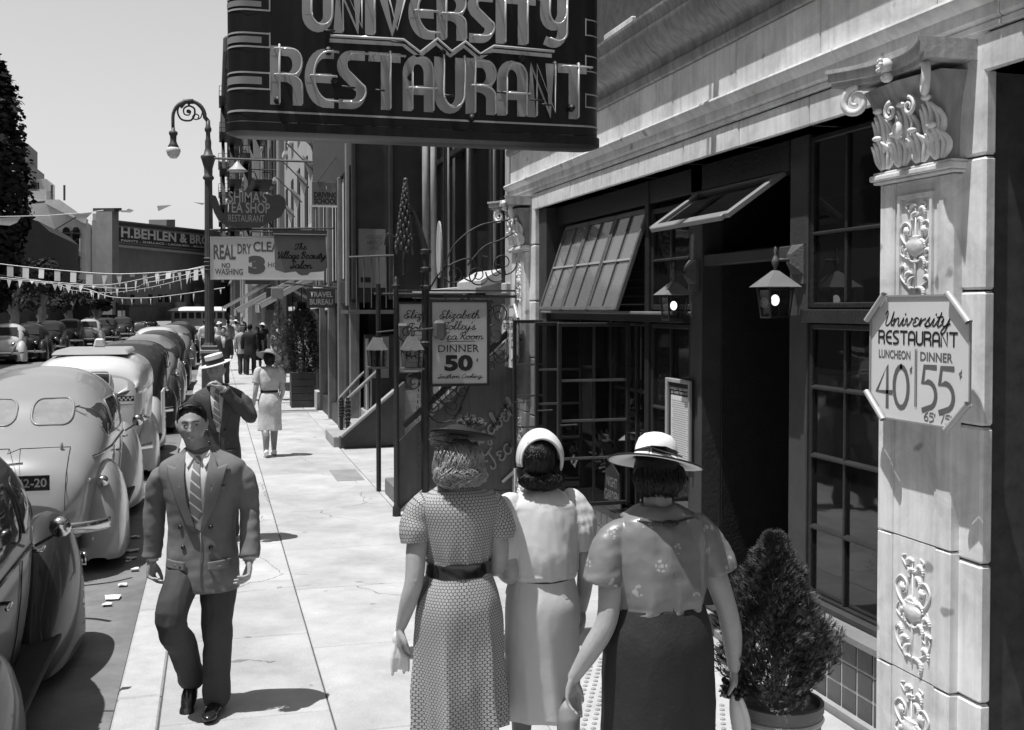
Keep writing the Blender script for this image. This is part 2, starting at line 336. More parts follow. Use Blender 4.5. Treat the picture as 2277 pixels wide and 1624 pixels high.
stains(M_terra, 6., .02, .5, 0, 2.6, .72)
M_mort = mat('dark_mortar', .06, .95, .4, 12)
M_frame = mat('dark_window_paint', .022, .45, .3, 9, .6, 50)
M_frame2 = mat('brown_woodwork', .045, .6, .25, 5, .3, 40)
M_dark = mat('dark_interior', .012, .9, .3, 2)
M_iron = mat('black_iron', .022, .5, .3, 14, .5, 80)
M_greyiron = mat('grey_painted_iron', .10, .5, .25, 9, .5, 60)
M_white = mat('sign_white_enamel', .62, .45, .06, 3)
M_black = mat('lettering_black', .015, .6, .1, 5)
M_greypaint = mat('lettering_grey', .11, .6, .1, 5)
M_glass = glass_mat('window_glass', .012, .22)
M_glassc = glass_mat('clear_glass', .02, .7)
M_brick = mat('old_brick', .16, .9, .3, 3, .5, 30, rnd=.1)
M_wood = mat('weathered_wood', .18, .8, .25, 6, .4, 50, streak=.2)
M_tile = mat('dark_glazed_tile', .055, .22, .3, 5, .15, 30, rnd=.25)
M_grout = mat('pale_grout', .42, .9, .2, 20)
# =============================================================== ground
g = MB(); g.quad((-600, -300, -.14), (600, -300, -.14), (600, 1500, -.14), (-600, 1500, -.14))
tag(g.build('street', M_asph), kind='structure')
KX = -.55
sw = tag(MB().box(KX + .2, 3.9, -6, 150, -.3, -.012).build('sidewalk', M_joint), kind='structure')
kb = tag(MB().box(KX - .01, KX + .2, -6, 150, -.3, -.03).build('kerb', M_joint), kind='structure')
# kerb stones one by one, then the paving flags
y = -1.0; k0 = None
while y < 60:
    L = 1.9
    o = MB().box(-.0, .245, .006, L - .006, -.26, 0).build('kerb_stone', M_kerb, kb, bevel=.012, loc=(KX, y, random.uniform(-.004, .002))) if k0 is None else dup(k0, kb, (KX, y, random.uniform(-.004, .002)))
    k0 = k0 or o; y += L
tag(MB().box(KX, KX + .245, y, 150, -.26, 0).build('kerb_run', M_kerb, kb))
xs = [KX + .25, .62, 1.95, 3.3]
fl = {}
ys = [-1.5, .1, 1.6, 3.1, 4.55, 6.1, 7.6, 9.15, 10.6, 12.2, 13.7, 15.3, 16.9, 18.4, 20., 21.6, 23.2, 24.8, 26.4, 28., 29.8, 31.6, 33.4, 35.2, 37., 39., 41.]
for i in range(3):
    for j in range(len(ys) - 1):
        dy = (0, -.35, .25)[i]
        W, L = xs[i + 1] - xs[i], ys[j + 1] - ys[j]
        key = (i, round(L, 2))
        loc = (xs[i], ys[j] + dy, random.uniform(-.003, .002))
        if key in fl: dup(fl[key], sw, loc)
        else: fl[key] = MB().box(.004, W - .004, .004, L - .004, -.05, 0).build('paving_slab', M_conc, sw, bevel=.006, loc=loc)
far = MB()
for i in range(3):
    yy = 41.26
    while yy < 150: far.box(xs[i] + .005, xs[i + 1] - .005, yy, yy + 1.8, -.05, -.001); yy += 1.81
tag(far.build('far_paving', M_conc, sw), kind='stuff')
# patched darker flags by the stoop
M_patch = mat('dark_patch_concrete', .24, .9, .2, 3, .4, 60)
tag(MB().box(*[f for f in (PZ(760, 1030).x - .25, 1.9)], 14.2, 15.2, 0., .004).build('paving_patch', M_patch, sw))
tag(MB().box(1.2, 2.2, 23.9, 24.5, 0., .004).build('paving_patch', M_patch, sw))
# opposite pavement
tag(MB().box(-13, -9.6, -20, 150, -.3, -.0).build('far_pavement', mat('far_concrete', .3, .9, .15, 1)), kind='structure')
# litter in the gutter
M_paper = mat('scrap_paper', .6, .8, .15, 8)
for k, (u, v) in enumerate([(505, 1180), (500, 1196), (462, 1290), (408, 1325), (340, 1392), (296, 1240), (280, 1246), (264, 1300), (300, 1315), (520, 1162)]):
    p = PZ(u * .573, v, -.135) if False else PZ([292, 286, 272, 300, 250, 262, 300, 238, 282, 300][k], [1241, 1248, 1302, 1268, 1330, 1215, 1225, 1345, 1226, 1195][k], -.13)
    m = MB(); r = random.uniform(.025, .06)
    m.grid([[p + Vector((r * (i - 1) + random.uniform(-.01, .01), r * (j - 1), random.uniform(0, .02))) for i in range(3)] for j in range(3)], closed=False)
    tag(m.build('paper_scrap', M_paper), 'scrap of pale paper in the gutter, ' + ('third farthest', 'fifth farthest', 'sixth nearest', 'lying against the tallest scrap', 'second nearest', 'second farthest', 'beside the shaded kerb edge', 'nearest the camera', 'fourth farthest', 'farthest from the camera')[k], 'litter', 'paper scraps in the gutter')
# perforated iron cellar plate beside the restaurant wall
cp = thing('cellar_hatch', 'pale iron cellar hatch with raised knobs in pavement beside the restaurant door', 'hatch', (1.75, 2.9, 0))
MB().box(1.72, 2.78, 2.9, 6.6, 0, .012).build('plate', mat('worn_steel_plate', .45, .5, .15, 5, metal=.0), cp, bevel=.004)
kn = MB()
for i in range(17):
    for j in range(57):
        kn.lathe([(.016, 0), (.015, .006), (.008, .010)], (1.79 + i * .058 + (j % 2) * .029, 2.96 + j * .063, .012), 6)
tag(kn.build('knob', mat('knob_iron', .3, .5, .1, 5), cp), kind='stuff')
# =============================================================== restaurant building
XP, XF, XW = 3.25, 3.30, 3.5       # pilaster face, pier and frieze face, glazing plane
rest = thing('restaurant_building', 'restaurant front of pale terracotta with carved pilasters above dark window bays', 'building', (XF, 5, 0))
A = rest
YL, YR = 11.0, 4.82                # bay between the two pilasters (far side, near side)
# body behind everything
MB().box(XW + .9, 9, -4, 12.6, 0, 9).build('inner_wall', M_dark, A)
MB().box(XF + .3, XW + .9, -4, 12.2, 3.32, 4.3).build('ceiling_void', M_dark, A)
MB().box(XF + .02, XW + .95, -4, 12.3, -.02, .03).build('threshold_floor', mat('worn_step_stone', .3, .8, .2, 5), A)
# lintel stones
def stone_row(x, y0, y1, step, z0, z1, m, dep, name, off=0., bev=.008):
    yy = y0 + off; base = {}
    for k in range(999):
        if yy >= y1 - .05: break
        e = min(yy + step, y1); L = e - yy; kk = round(L, 3)
        if kk in base: dup(base[kk], A, (x - A.location.x + random.uniform(-.002, .002), yy - A.location.y, z0))
        else: base[kk] = MB().box(0, dep, .004, L - .004, 0, z1 - z0).build(name, m, A, bevel=bev, loc=(x - A.location.x, yy - A.location.y, z0))
        yy = e
MB().box(XF + .02, XF + .3, -4, 12.2, 3.3, 6).build('backing_wall', M_mort, A)
stone_row(XF, -4, 12.1, .86, 3.30, 3.468, M_terra, .3, 'lintel_stone', .14)
stone_row(XF, -4, 12.1, 1.02, 3.665, 4.0, M_terra, .2, 'frieze_stone', .3)
def moulding(prof, name, m, y0, y1, step, off=0):
    yy = y0 + off
    me = None
    while yy < y1 - .05:
        e = min(yy + step, y1)
        mb = MB(); mb.prism([(x, yy + .003, z) for x, z in prof], (0, e - yy - .006, 0)); o = mb.build(name, m, A, auto=30); clean(o.data)
        yy = e
moulding([(3.45, 3.478), (3.30, 3.478), (3.285, 3.482), (3.285, 3.505), (3.295, 3.51), (3.275, 3.53), (3.275, 3.585), (3.262, 3.592), (3.25, 3.61), (3.235, 3.625), (3.23, 3.64), (3.235, 3.655), (3.29, 3.665), (3.45, 3.665)], 'lower_moulding', M_terra, -4, 12.15, 1.25, .5)
moulding([(3.450, 4.0), (3.300, 4.0), (3.284, 4.01), (3.276, 4.03), (3.276, 4.07), (3.294, 4.085), (3.290, 4.13), (3.274, 4.155), (3.242, 4.175), (3.204, 4.20), (3.166, 4.245), (3.140, 4.30), (3.130, 4.345), (3.137, 4.352), (3.127, 4.40), (3.105, 4.425), (3.102, 4.445), (3.500, 4.47)], 'upper_cornice', mat('shade_dark_terracotta', .30, .6, .25, 3, .4, 26, streak=.3), -4, 12.2, 1.15, .2)  # cornice glaze darkened in its colour to carry the shade there
# brick wall above the cornice
bw_ = MB()
me = {}
z = 4.53; r = 0
while z < 5.5:
    yy = 5.5 + (.11 if r % 2 else 0)
    while yy < 12.0:
        o = dup(me['b'], A, (XF + .03 - A.location.x + random.uniform(-.003, .003), yy - A.location.y, z)) if 'b' in me else MB().box(0, .1, .0, .212, 0, .062).build('brick', M_brick_l if 'M_brick_l' in globals() else mat('pale_brick', .30, .9, .25, 4, .5, 40, rnd=.18), A, bevel=.004, loc=(XF + .03 - A.location.x, yy - A.location.y, z))
        me.setdefault('b', o); yy += .224
    z += .074; r += 1
MB().box(XF + .045, 3.6, -4, 12.2, 4.5, 9).build('upper_wall', mat('brick_mortar', .34, .9, .2, 8), A)
MB().box(XF - .02, 3.4, 8.3, 8.95, 4.50, 4.62).build('upper_sill', M_terra, A, bevel=.01)
# ---- pilasters
SC = mat('carved_terracotta', .74, .5, .12, 5, .3, 30, streak=.1)
def scroll_leaf(mb, c, s, ang, d=.012):     # a curling acanthus leaf in the (y,z) plane, proud of the face
    n = 9
    for k in range(n):
        t = k / (n - 1); a = R_(ang) + t * 1.6
        p = c + Vector((0, math.cos(a) * s * t, math.sin(a) * s * t))
        q = .30 * s * math.sin(math.pi * (t * .85 + .12))
        mb.ell(p, d, q * .75 + .003, q * .6 + .003, 6, 4)
def relief_panel(par, cy, z0, z1, w, x, m):
    """arabesque of urn, scrolls, rosettes and leaves"""
    H = z1 - z0; s = w / 2
    def P(a, b): return Vector((x, cy - a * s, z0 + b * H))    # a>0 lies to the right in view
    st = MB()
    st.tube([P(0, .04), P(0, .3), P(.03, .6), P(0, .92)], [.006, .007, .006, .003], 6)
    for sg in (-1, 1):
        def curve(pts, r=.006):
            q = catmull([tuple(P(sg * a, b)) for a, b in pts], 6); st.tube(q, [r * (1 - .5 * i / len(q)) for i in range(len(q))], 6)
        curve([(0, .1), (.35, .12), (.75, .2), (.85, .3), (.6, .36), (.5, .3), (.62, .27)])
        curve([(0, .48), (.3, .52), (.7, .6), (.85, .7), (.6, .78), (.3, .74), (.3, .66), (.52, .64), (.6, .7)], .007)
        curve([(0, .36), (.4, .4), (.8, .46), (.7, .54)])
        curve([(0, .84), (.3, .88), (.55, .95), (.35, .98)])
        st.lathe([(.02, 0), (.018, .008), (.006, .014)], P(sg * .47, .69) + Vector((-.002, 0, 0)), 8, (-1, 0, 0))
        for k in range(6):
            a = k * math.pi / 3; st.ell(P(sg * .47, .69) + Vector((-.004, .016 * math.cos(a), .016 * math.sin(a))), .005, .008, .008, 5, 4)
    st.build('stem_scroll', m, par, smooth=True)
    lf = MB()
    for sg in (-1, 1):
        for a, b, q, an in ((.25, .1, .09, 20), (.5, .2, .08, 60), (.3, .4, .08, 30), (.55, .46, .07, 80), (.2, .56, .08, 70), (.15, .8, .07, 40), (.25, .9, .07, 60), (.7, .32, .05, 110)):
            scroll_leaf(lf, P(sg * a, b), q * w * 2.3, (180 - an) if sg > 0 else an)
    for k in range(5): lf.ell(P((k - 2) * .1, .6 - abs(k - 2) * .02), .01, .012, .03, 6, 5)
    tag(lf.build('leaf_relief', m, par, smooth=True), kind='stuff')
    u = MB(); u.lathe([(.001, 0), (.03, .004), (.012, .02), (.014, .03), (.06, .05), (.075, .085), (.07, .1), (.05, .11), (.06, .125)], (x, cy, z0 + .36 * H), 14, sx=.25); u.build('urn_relief', m, par, auto=40)
def pilaster(y0, y1, pier_lo, pier_hi, xp, label, det=1):
    """carved pilaster; y0 < y1; pier behind from pier_lo to pier_hi"""
    cy = (y0 + y1) / 2; w = y1 - y0
    P = thing('pilaster', None, None, (xp, cy, 0)); P.parent = A; P.location = Vector((xp, cy, 0)) - A.location
    P['label'] = label
    hs = [0, .47, 1.10, 1.72, 2.33, 2.93, 3.5]
    for a, b in zip(hs[:-1], hs[1:]):
        pb = MB().box(XF, XF + .065, pier_lo, pier_hi, a + .004, b - .004).build('pier_block', M_terra, P, bevel=.012)
    MB().box(XF + .03, XF + .5, pier_lo + .02, pier_hi - .02, 0, 3.4).build('pier_core', M_mort, P)
    for a, b in zip([0, .47, 1.13, 2.87][:-1], [0, .47, 1.13, 2.87][1:]):
        # block with a sunk panel: frame of four pieces round a recessed field
        e = .11 * w / .57
        for yy in (y0, y1 - e): MB().box(xp, XF + .01, yy, yy + e, a + .004, b - .004).build('pilaster_stile', M_terra, P, bevel=.006)
        m = MB(); m.box(xp + .012, XF + .012, y0 + e + .001, y1 - e - .001, a + .004, b - .004); m.build('pilaster_field', M_terra, P)
        m = MB()
        for yy in (y0 + e, y1 - e - .012): m.box(xp + .004, xp + .02, yy, yy + .012, a + .006, b - .006)
        m.build('bead', M_terra, P)
    # sunk upper panel
    e = .15 * w / .57
    m = MB(); z0, z1 = 1.98, 2.80; t = .02
    m.box(xp - .004, xp + .02, y0 + e, y0 + e + t, z0, z1); m.box(xp - .004, xp + .02, y1 - e - t, y1 - e, z0, z1); m.box(xp - .004, xp + .02, y0 + e + t, y1 - e - t, z1 - t, z1)
    m.build('panel_bead', M_terra, P)
    relief_panel(P, cy, 2.30, 2.77, w * .50, xp + .006, SC)
    relief_panel(P, cy, .50, 1.06, w * .56, xp + .008, SC); relief_panel(P, cy, -.05, .43, w * .56, xp + .008, SC)
    # necking, bell of the capital, abacus
    m = MB(); zz = 2.87
    for px, za, zb in ((.03, 2.87, 2.885), (.045, 2.885, 2.915), (.03, 2.915, 2.93)):
        m.box(xp - px, XF + .02, y0 - px * .7, y1 + px * .7, za, zb)
    m.build('necking', M_terra, P, bevel=.008, seg=2)
    rows = []
    for i in range(9):
        t = i / 8; z = 2.93 + t * .40; ex = .02 + .0 * t + .10 * t ** 3; ey = .0 + .05 * t ** 3
        rows.append([(XF + .04, y0 + .02 - ey, z), (xp - ex * .7, y0 + .03 - ey, z), (xp - ex, cy, z), (xp - ex * .7, y1 - .03 + ey, z), (XF + .04, y1 - .02 + ey, z)])
    MB().grid(rows, closed=False).build('capital_bell', MATS['shade_dark_terracotta'], P, smooth=True)  # bell shares the darkened glaze, standing for shadow inside the capital
    ab = MB()
    def abx(y): t = (y - cy) / (w / 2 + .08); return xp - .13 - .11 * t * t
    for za, zb, gr in ((3.36, 3.385, -.02), (3.385, 3.43, .0), (3.43, 3.45, .015)):
        n = 12; q = []
        for i in range(n + 1):
            yy = y0 - .09 + (w + .18) * i / n; q.append((abx(yy) - gr, yy, za))
        q = q + [(XF + .02, y1 + .09, za), (XF + .02, y0 - .09, za)]
        ab.prism(q, (0, 0, zb - za))
    o = ab.build('abacus', mat('shade_toned_abacus', .42, .6, .3, 6, .3, 30, streak=.3), P, auto=35); clean(o.data)  # abacus colour toned down for the shadow over the capital
    ac = MB()
    for row, (zb, hh, cnt, pr) in enumerate(((2.94, .15, 4, .03), (3.02, .2, 3, .05))):
        for k in range(cnt):
            yy = y0 + w * (k + .5) / cnt
            for lobe in (-1, -.55, 0, .55, 1):
                P_ = [(xp - pr * .6 - .010 * (1 - abs(lobe)) - (.045 * t ** 4), yy + lobe * w * (.05 + .075 * math.sin(math.pi * .8 * t)), zb + hh * t * (1 - .22 * abs(lobe))) for t in [j_ / 7 for j_ in range(8)]]
                ac.tube(P_, [.007, .012, .015, .016, .015, .013, .011, .005], 6)
            ac.ell((xp - pr * .6 - .05, yy, zb + hh * 1.0), .018, .035, .014, 8, 5)
    tag(ac.build('acanthus_leaf', SC, P, smooth=True), kind='stuff')
    vo = MB()
    for sg in (-1, 1):
        c = Vector((xp - .15, cy + sg * (w / 2 - .01), 3.28))
        n = 30
        pts = spiral(c, Vector((-.5, sg * .86, 0)).normalized(), UZ, .075, .012, 100, -1.6, n)
        vo.tube(pts, [.022 * (1 - .6 * i / n) for i in range(n + 1)], 7)
        c2 = Vector((xp - .09, cy + sg * w * .13, 3.2)); vo.tube(spiral(c2, Vector((0, sg, 0)), UZ, .045, .008, 90, -1.4, 22), [.012 * (1 - .5 * i / 22) for i in range(23)], 6)
        if 0: vo.tube(catmull([tuple(Vector((xp - .06, cy + sg * .03, 3.06))), tuple(Vector((xp - .1, cy + sg * w * .25, 3.2))), tuple(c + Vector((0, 0, .07)))], 6), .009, 6)
    tag(vo.build('volute', SC, P, smooth=True), kind='stuff')
    fi = MB(); fi.ell((xp - .17, cy, 3.40), .035, .04, .035, 10, 7); fi.ell((xp - .16, cy, 3.345), .03, .03, .025, 8, 6)
    for k in range(12): fi.ell((xp - .2 + .01 * math.cos(k), cy + .025 * math.cos(k * 1.05), 3.40 + .025 * math.sin(k * 1.05)), .012, .01, .01, 5, 4)
    fi.ell((xp - .10, cy - .0, 3.10), .02, .03, .045, 8, 6); tag(fi.build('boss_flower', SC, P, smooth=True), kind='stuff')
    return P
pilaster(4.255, 4.82, 4.11, 4.90, XP, 'large carved pilaster nearest the camera behind the octagonal sign')
pilaster(11.30, 11.85, 11.12, 11.95, XP, 'far pilaster beside the tea room gate')
# ---- window bays of the restaurant
def timber(name, x0, x1, y0, y1, z0, z1, m=M_frame, par=None, bev=.006): return MB().box(x0, x1, y0, y1, z0, z1).build(name, m, par or A, bevel=bev)
def sash(y0, y1, z0, z1, vs, hs, x=XW, name='window', bw=.035, gl=M_glass, m=M_frame):
    """a glazed frame in the plane x, with muntins at the given y and z, and single panes"""
    W = MB(); t = .05
    W.box(x - t / 2, x + t / 2, y0, y0 + bw, z0, z1); W.box(x - t / 2, x + t / 2, y1 - bw, y1, z0, z1)
    W.box(x - t / 2, x + t / 2, y0 + bw, y1 - bw, z0, z0 + bw); W.box(x - t / 2, x + t / 2, y0 + bw, y1 - bw, z1 - bw, z1)
    P = thing(name, None, None, (x, (y0 + y1) / 2, z0)); P.parent = A; P.location = Vector((x, (y0 + y1) / 2, z0)) - A.location
    W.build('frame', m, P, bevel=.006)
    yl = [y0 + bw] + sorted(vs) + [y1 - bw]; zl = [z0 + bw] + sorted(hs) + [z1 - bw]
    for yy in vs: MB().box(x - .022, x + .012, yy - .012, yy + .012, z0 + bw, z1 - bw).build('muntin', m, P, bevel=.005)
    for zz in hs: MB().prism([(x - .034, y0 + bw, zz - .012), (x + .01, y0 + bw, zz - .012), (x + .01, y0 + bw, zz + .016), (x - .034, y0 + bw, zz)], (0, y1 - y0 - 2 * bw, 0)).build('muntin', m, P)
    for a, b in zip(yl[:-1], yl[1:]):
        for c, d in zip(zl[:-1], zl[1:]): MB().box(x - .002, x + .002, a, b, c, d).build('pane', gl, P)
    return P
# right-hand window (between door and near pilaster)
YD0, YD1 = 6.08, 7.34               # doorway
timber('door_post', 3.46, 3.62, 5.87, 6.08, 0, 3.3, M_frame2)
timber('door_post', 3.46, 3.62, 7.34, 7.54, 0, 3.3, M_frame2)
sash(4.9, 5.87, .50, 2.16, [5.49], [.94, 1.37, 1.78])
sash(4.9, 5.87, 2.25, 3.28, [5.49], [2.70])
timber('transom_bar', XW - .09, XW + .06, 4.9, 5.87, 2.165, 2.245, M_frame)
timber('sill', XF + .01, XW + .1, 4.88, 6.09, .43, .475, mat('sill_stone', .2, .7, .2, 5, .3, 40))
timber('sill_rail', XF + .13, XW + .02, 4.9, 5.87, .476, .515, M_frame2)
# glazed tiles below the sill, and below the far windows
MB().box(XF + .064, XF + .3, 4.8, 6.07, -.02, .43).build('tile_bed', M_grout, A)
t0 = None; th, tw = .135, .1505
def tiles(y0, n, z1, rows):
    global t0
    for i in range(n):
        for j in range(rows):
            loc = Vector((XF + .06, y0 + i * tw, z1 - (j + 1) * th)) - A.location
            if t0: dup(t0, A, loc)
            else: t0 = MB().box(0, .02, .006, tw - .006, .006, th - .006).build('tile', M_tile, A, bevel=.004, loc=loc)
tiles(4.86, 8, .425, 4)
MB().box(XF + .064, XF + .3, 7.54, 11.15, -.02, .43).build('tile_bed', M_grout, A)
tiles(7.545, 24, .425, 4)
timber('sill', XF + .01, XW + .1, 7.54, 11.13, .43, .50, M_frame)
# doorway: recessed dark door, lintel bar
timber('door_lintel', 3.47, 3.56, YD0 + .002, YD1 - .002, 2.56, 2.64, M_frame2)
dr = thing('door', None, None, (4.3, 6.7, 0)); dr.parent = A; dr.location = Vector((4.3, 6.7, 0)) - A.location
MB().box(4.28, 4.33, YD0, YD1, .03, 2.56).build('door_leaf', M_frame, dr); MB().tube([(4.26, 6.2, 1.0), (4.22, 6.2, 1.0), (4.22, 6.2, 1.1)], .012, 6).build('handle', mat('brass', .3, .3, .1, 5, metal=1), dr)
for yy in (YD0 - .02, YD1): timber('reveal_wall', 3.62, 4.3, yy, yy + .02, 0, 3.3, M_frame)
MB().box(3.6, 4.3, YD0, YD1, 2.64, 2.66).build('door_soffit', M_frame, A)
MB().box(3.50, 4.3, YD0, YD1, .031, .05).build('door_mat', mat('dark_mat', .04, .9, .3, 20), A)
# fixed window between doorway and open casements
sash(7.56, 8.34, .52, 2.13, [7.95], [.95, 1.45], bw=.04)
sash(7.56, 8.34, 2.24, 3.06, [7.95], [2.64], bw=.04)
timber('transom_bar', XW - .1, XW + .06, 7.54, 11.0, 2.14, 2.20, M_frame)
timber('transom_ledge', XW - .17, XW + .06, 7.54, 11.0, 2.20, 2.225, mat('ledge_paint', .16, .6, .2, 5))
timber('mullion', XW - .05, XW + .06, 8.34, 8.42, .5, 3.3)
timber('mullion', XW - .05, XW + .06, 9.20, 9.26, .5, 2.14)
timber('mullion', XW - .05, XW + .06, 10.02, 10.08, .5, 2.14)
timber('jamb', XF + .05, XW + .06, 10.86, 11.12, .5, 3.3, M_frame2)
timber('head_rail', XW - .04, XW + .1, 6.1, 11.0, 3.11, 3.3)
sash(8.42, 9.2, .52, 2.13, [8.68, 8.94], [.95, 1.55], bw=.03)
# venetian slats seen through the glass
sl = MB()
for k in range(12): sl.add([(XW + .10, 7.6, 2.28 + k * .072), (XW + .10, 11, 2.28 + k * .072), (XW + .145, 11, 2.30 + k * .072), (XW + .145, 7.6, 2.30 + k * .072)], [(0, 1, 2, 3)])
tag(sl.build('blind_slat', mat('dark_blind', .10, .7, .1, 3), A), kind='stuff')
# top-hung sashes swung outwards
M_glassr = glass_mat('reflecting_glass', .26, .42, .06)
def hung(y0, y1, xt, zt, xb, zb, nv, label, hm=(.5,), gl=M_glassr, rail=.035):
    P = thing('open_sash', None, None, (xt, (y0 + y1) / 2, zt)); P.parent = A; P.location = Vector((xt, (y0 + y1) / 2, zt)) - A.location
    P['label'] = label
    a, b = Vector((xt, 0, zt)), Vector((xb, 0, zb)); d = b - a; nrm = Vector((-d.z, 0, d.x)).normalized()
    def pt(t, y): q = a + d * t; return Vector((q.x, y, q.z))
    F = MB()
    for yy in (y0 + rail / 2, y1 - rail / 2): F.bar(pt(0, yy), pt(1, yy), rail, .035, nrm)
    for t in (.02, .985): F.bar(pt(t, y0 + rail), pt(t, y1 - rail), .035, rail * 1.1, d.normalized())
    F.build('frame', M_greyiron if gl is M_glassr else mat('sash_grey', .2, .5, .1, 5), P, bevel=.004)
    for k in range(1, nv): yy = y0 + (y1 - y0) * k / nv; MB().bar(pt(.03, yy), pt(.97, yy), .018, .03, nrm).build('muntin', M_greyiron, P)
    if nv > 1:
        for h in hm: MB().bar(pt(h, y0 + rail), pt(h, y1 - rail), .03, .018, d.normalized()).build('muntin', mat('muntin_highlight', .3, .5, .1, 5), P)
    yl = [y0 + rail + (y1 - y0 - 2 * rail) * k / max(nv, 1) for k in range(max(nv, 1) + 1)]
    for i in range(len(yl) - 1):
        tl = [.04] + (list(hm) if nv > 1 else []) + [.96]
        for t1, t2 in zip(tl[:-1], tl[1:]):
            MB().prism([pt(t1, yl[i]), pt(t2, yl[i]), pt(t2, yl[i + 1]), pt(t1, yl[i + 1])], nrm * .003).build('pane', gl, P)
    return P
for k in range(3):
    y1 = 10.62 - k * .735; hung(y1 - .72, y1, XW, 3.08, 3.21, 2.235, 2, 'open top-hung sash, %s of three' % ('farthest', 'middle', 'nearest')[k])
    MB().bar((XW - .02, y1 - .36, 2.21), (3.22, y1 - .36, 2.25), .012, .012).build('sash_stay', M_iron, A)
hung(6.2, 7.46, XW, 3.11, 3.10, 2.83, 1, 'open transom sash above the doorway', gl=M_glass, rail=.06)
# steel casements swung out square to the wall
def leaf(yh, x_out, x_in, z0, z1, nv, hs, label):
    P = thing('open_casement', None, None, (x_in, yh, z0)); P.parent = A; P.location = Vector((x_in, yh, z0)) - A.location; P['label'] = label
    F = MB(); t = .035
    F.box(x_out, x_out + t, yh - .02, yh + .02, z0, z1); F.box(x_in - t, x_in, yh - .02, yh + .02, z0, z1)
    F.box(x_out + t, x_in - t, yh - .02, yh + .02, z0, z0 + t); F.box(x_out + t, x_in - t, yh - .02, yh + .02, z1 - t, z1)
    F.build('frame', M_frame, P, bevel=.005)
    xl = [x_out + t + (x_in - x_out - 2 * t) * k / nv for k in range(nv + 1)]; zl = [z0 + t] + hs + [z1 - t]
    for xx in xl[1:-1]: MB().box(xx - .01, xx + .01, yh - .013, yh + .013, z0 + t, z1 - t).build('muntin', M_frame, P)
    for zz in hs: MB().box(x_out + t, x_in - t, yh - .022, yh + .012, zz - .01, zz + .01).build('muntin', M_greyiron, P)
    for a, b in zip(xl[:-1], xl[1:]):
        for c, d in zip(zl[:-1], zl[1:]): MB().box(a, b, yh - .002, yh + .002, c, d).build('pane', M_glassc, P)
    MB().tube([(x_out + .02, yh - .03, 1.27), (x_out + .02, yh - .07, 1.27), (x_out + .15, yh - .08, 1.275)], .009, 6).build('casement_handle', M_iron, P)
leaf(11.0, 3.03, 3.46, .57, 2.13, 1, [1.0, 1.33, 1.66], 'casement nearest the far pilaster')
leaf(10.02, 2.98, 3.46, .57, 2.12, 2, [1.0, 1.33, 1.66], 'middle open casement')
leaf(8.72, 2.79, 3.44, .57, 2.13, 2, [.98, 1.30, 1.64], 'nearest and widest open casement')
# lanterns either side of the doorway
def lantern(y, xw, z, label):
    T = thing('carriage_lantern', label, 'lantern', (xw, y, z), 'lanterns beside the restaurant door')
    m = MB(); m.prism([(xw, y - .07, z + .22), (xw, y + .07, z + .22), (xw, y + .07, z - .02), (xw, y - .07, z - .02)], (-.02, 0, 0)).build('wall_plate', M_greyiron, T)
    o = MB().add([(xw - .02, y - .07, z + .22), (xw - .02, y + .07, z + .22), (xw - .02, y + .07, z + .04), (xw - .02, y - .07, z + .04), (xw - .08, y - .025, z + .16), (xw - .08, y + .025, z + .16), (xw - .08, y + .025, z + .10), (xw - .08, y - .025, z + .10)],
                 [(4, 5, 6, 7), (0, 1, 5, 4), (1, 2, 6, 5), (2, 3, 7, 6), (3, 0, 4, 7)]).build('bracket_box', M_greyiron, T); clean(o.data)
    MB().tube([(xw - .07, y, z + .125), (xw - .17, y, z + .125)], .010, 8).build('arm', M_greyiron, T, smooth=True)
    cx = xw - .17
    MB().lathe([(.0, .2), (.006, .19), (.012, .17), (.006, .15), (.014, .13), (.022, .11), (.022, .09), (.01, .07), (.01, .02)], (cx, y, z + .01), 10).build('finial', M_greyiron, T, smooth=True)
    s = .115; r = MB()
    a = [(cx - s, y - s, z - .04), (cx + s, y - s, z - .04), (cx + s, y + s, z - .04), (cx - s, y + s, z - .04)]; q = .015
    b = [(cx - q, y - q, z + .06), (cx + q, y - q, z + .06), (cx + q, y + q, z + .06), (cx - q, y + q, z + .06)]
    r.add(a + b, [(0, 1, 5, 4), (1, 2, 6, 5), (2, 3, 7, 6), (3, 0, 4, 7), (4, 5, 6, 7), (3, 2, 1, 0)]); o = r.build('roof', mat('lantern_roof', .16, .6, .15, 8), T); clean(o.data)
    m = MB(); s1, s2 = .078, .06
    for sx, sy in ((-1, -1), (1, -1), (1, 1), (-1, 1)): m.bar((cx + sx * s1, y + sy * s1, z - .045), (cx + sx * s2, y + sy * s2, z - .22), .010, .010)
    m.box(cx - .066, cx + .066, y - .066, y + .066, z - .23, z - .22); m.box(cx - s1, cx + s1, y - s1 - .006, y - s1 + .006, z - .06, z - .048); m.build('cage', M_iron, T)
    for sx, sy in ((0, -1), (1, 0), (0, 1), (-1, 0)):
        dx, dy = sx * .074, sy * .074; px, py = (-sy, sx)
        MB().add([(cx + dx + px * .07, y + dy + py * .07, z - .06), (cx + dx - px * .07, y + dy - py * .07, z - .06), (cx + dx * .78 - px * .054, y + dy * .78 - py * .054, z - .215), (cx + dx * .78 + px * .054, y + dy * .78 + py * .054, z - .215)], [(0, 1, 2, 3)]).build('pane', M_glassc, T)
    mb = MATS.get('bulb')
    if not mb:
        mb = mat('bulb', .8, .2, 0, 1); mb.node_tree.nodes['Principled BSDF'].inputs['Emission Color'].default_value = (1, 1, 1, 1); mb.node_tree.nodes['Principled BSDF'].inputs['Emission Strength'].default_value = 2.5
    MB().ell((cx, y, z - .12), .026, .026, .034, 10, 8).build('light_bulb', mb, T, smooth=True)
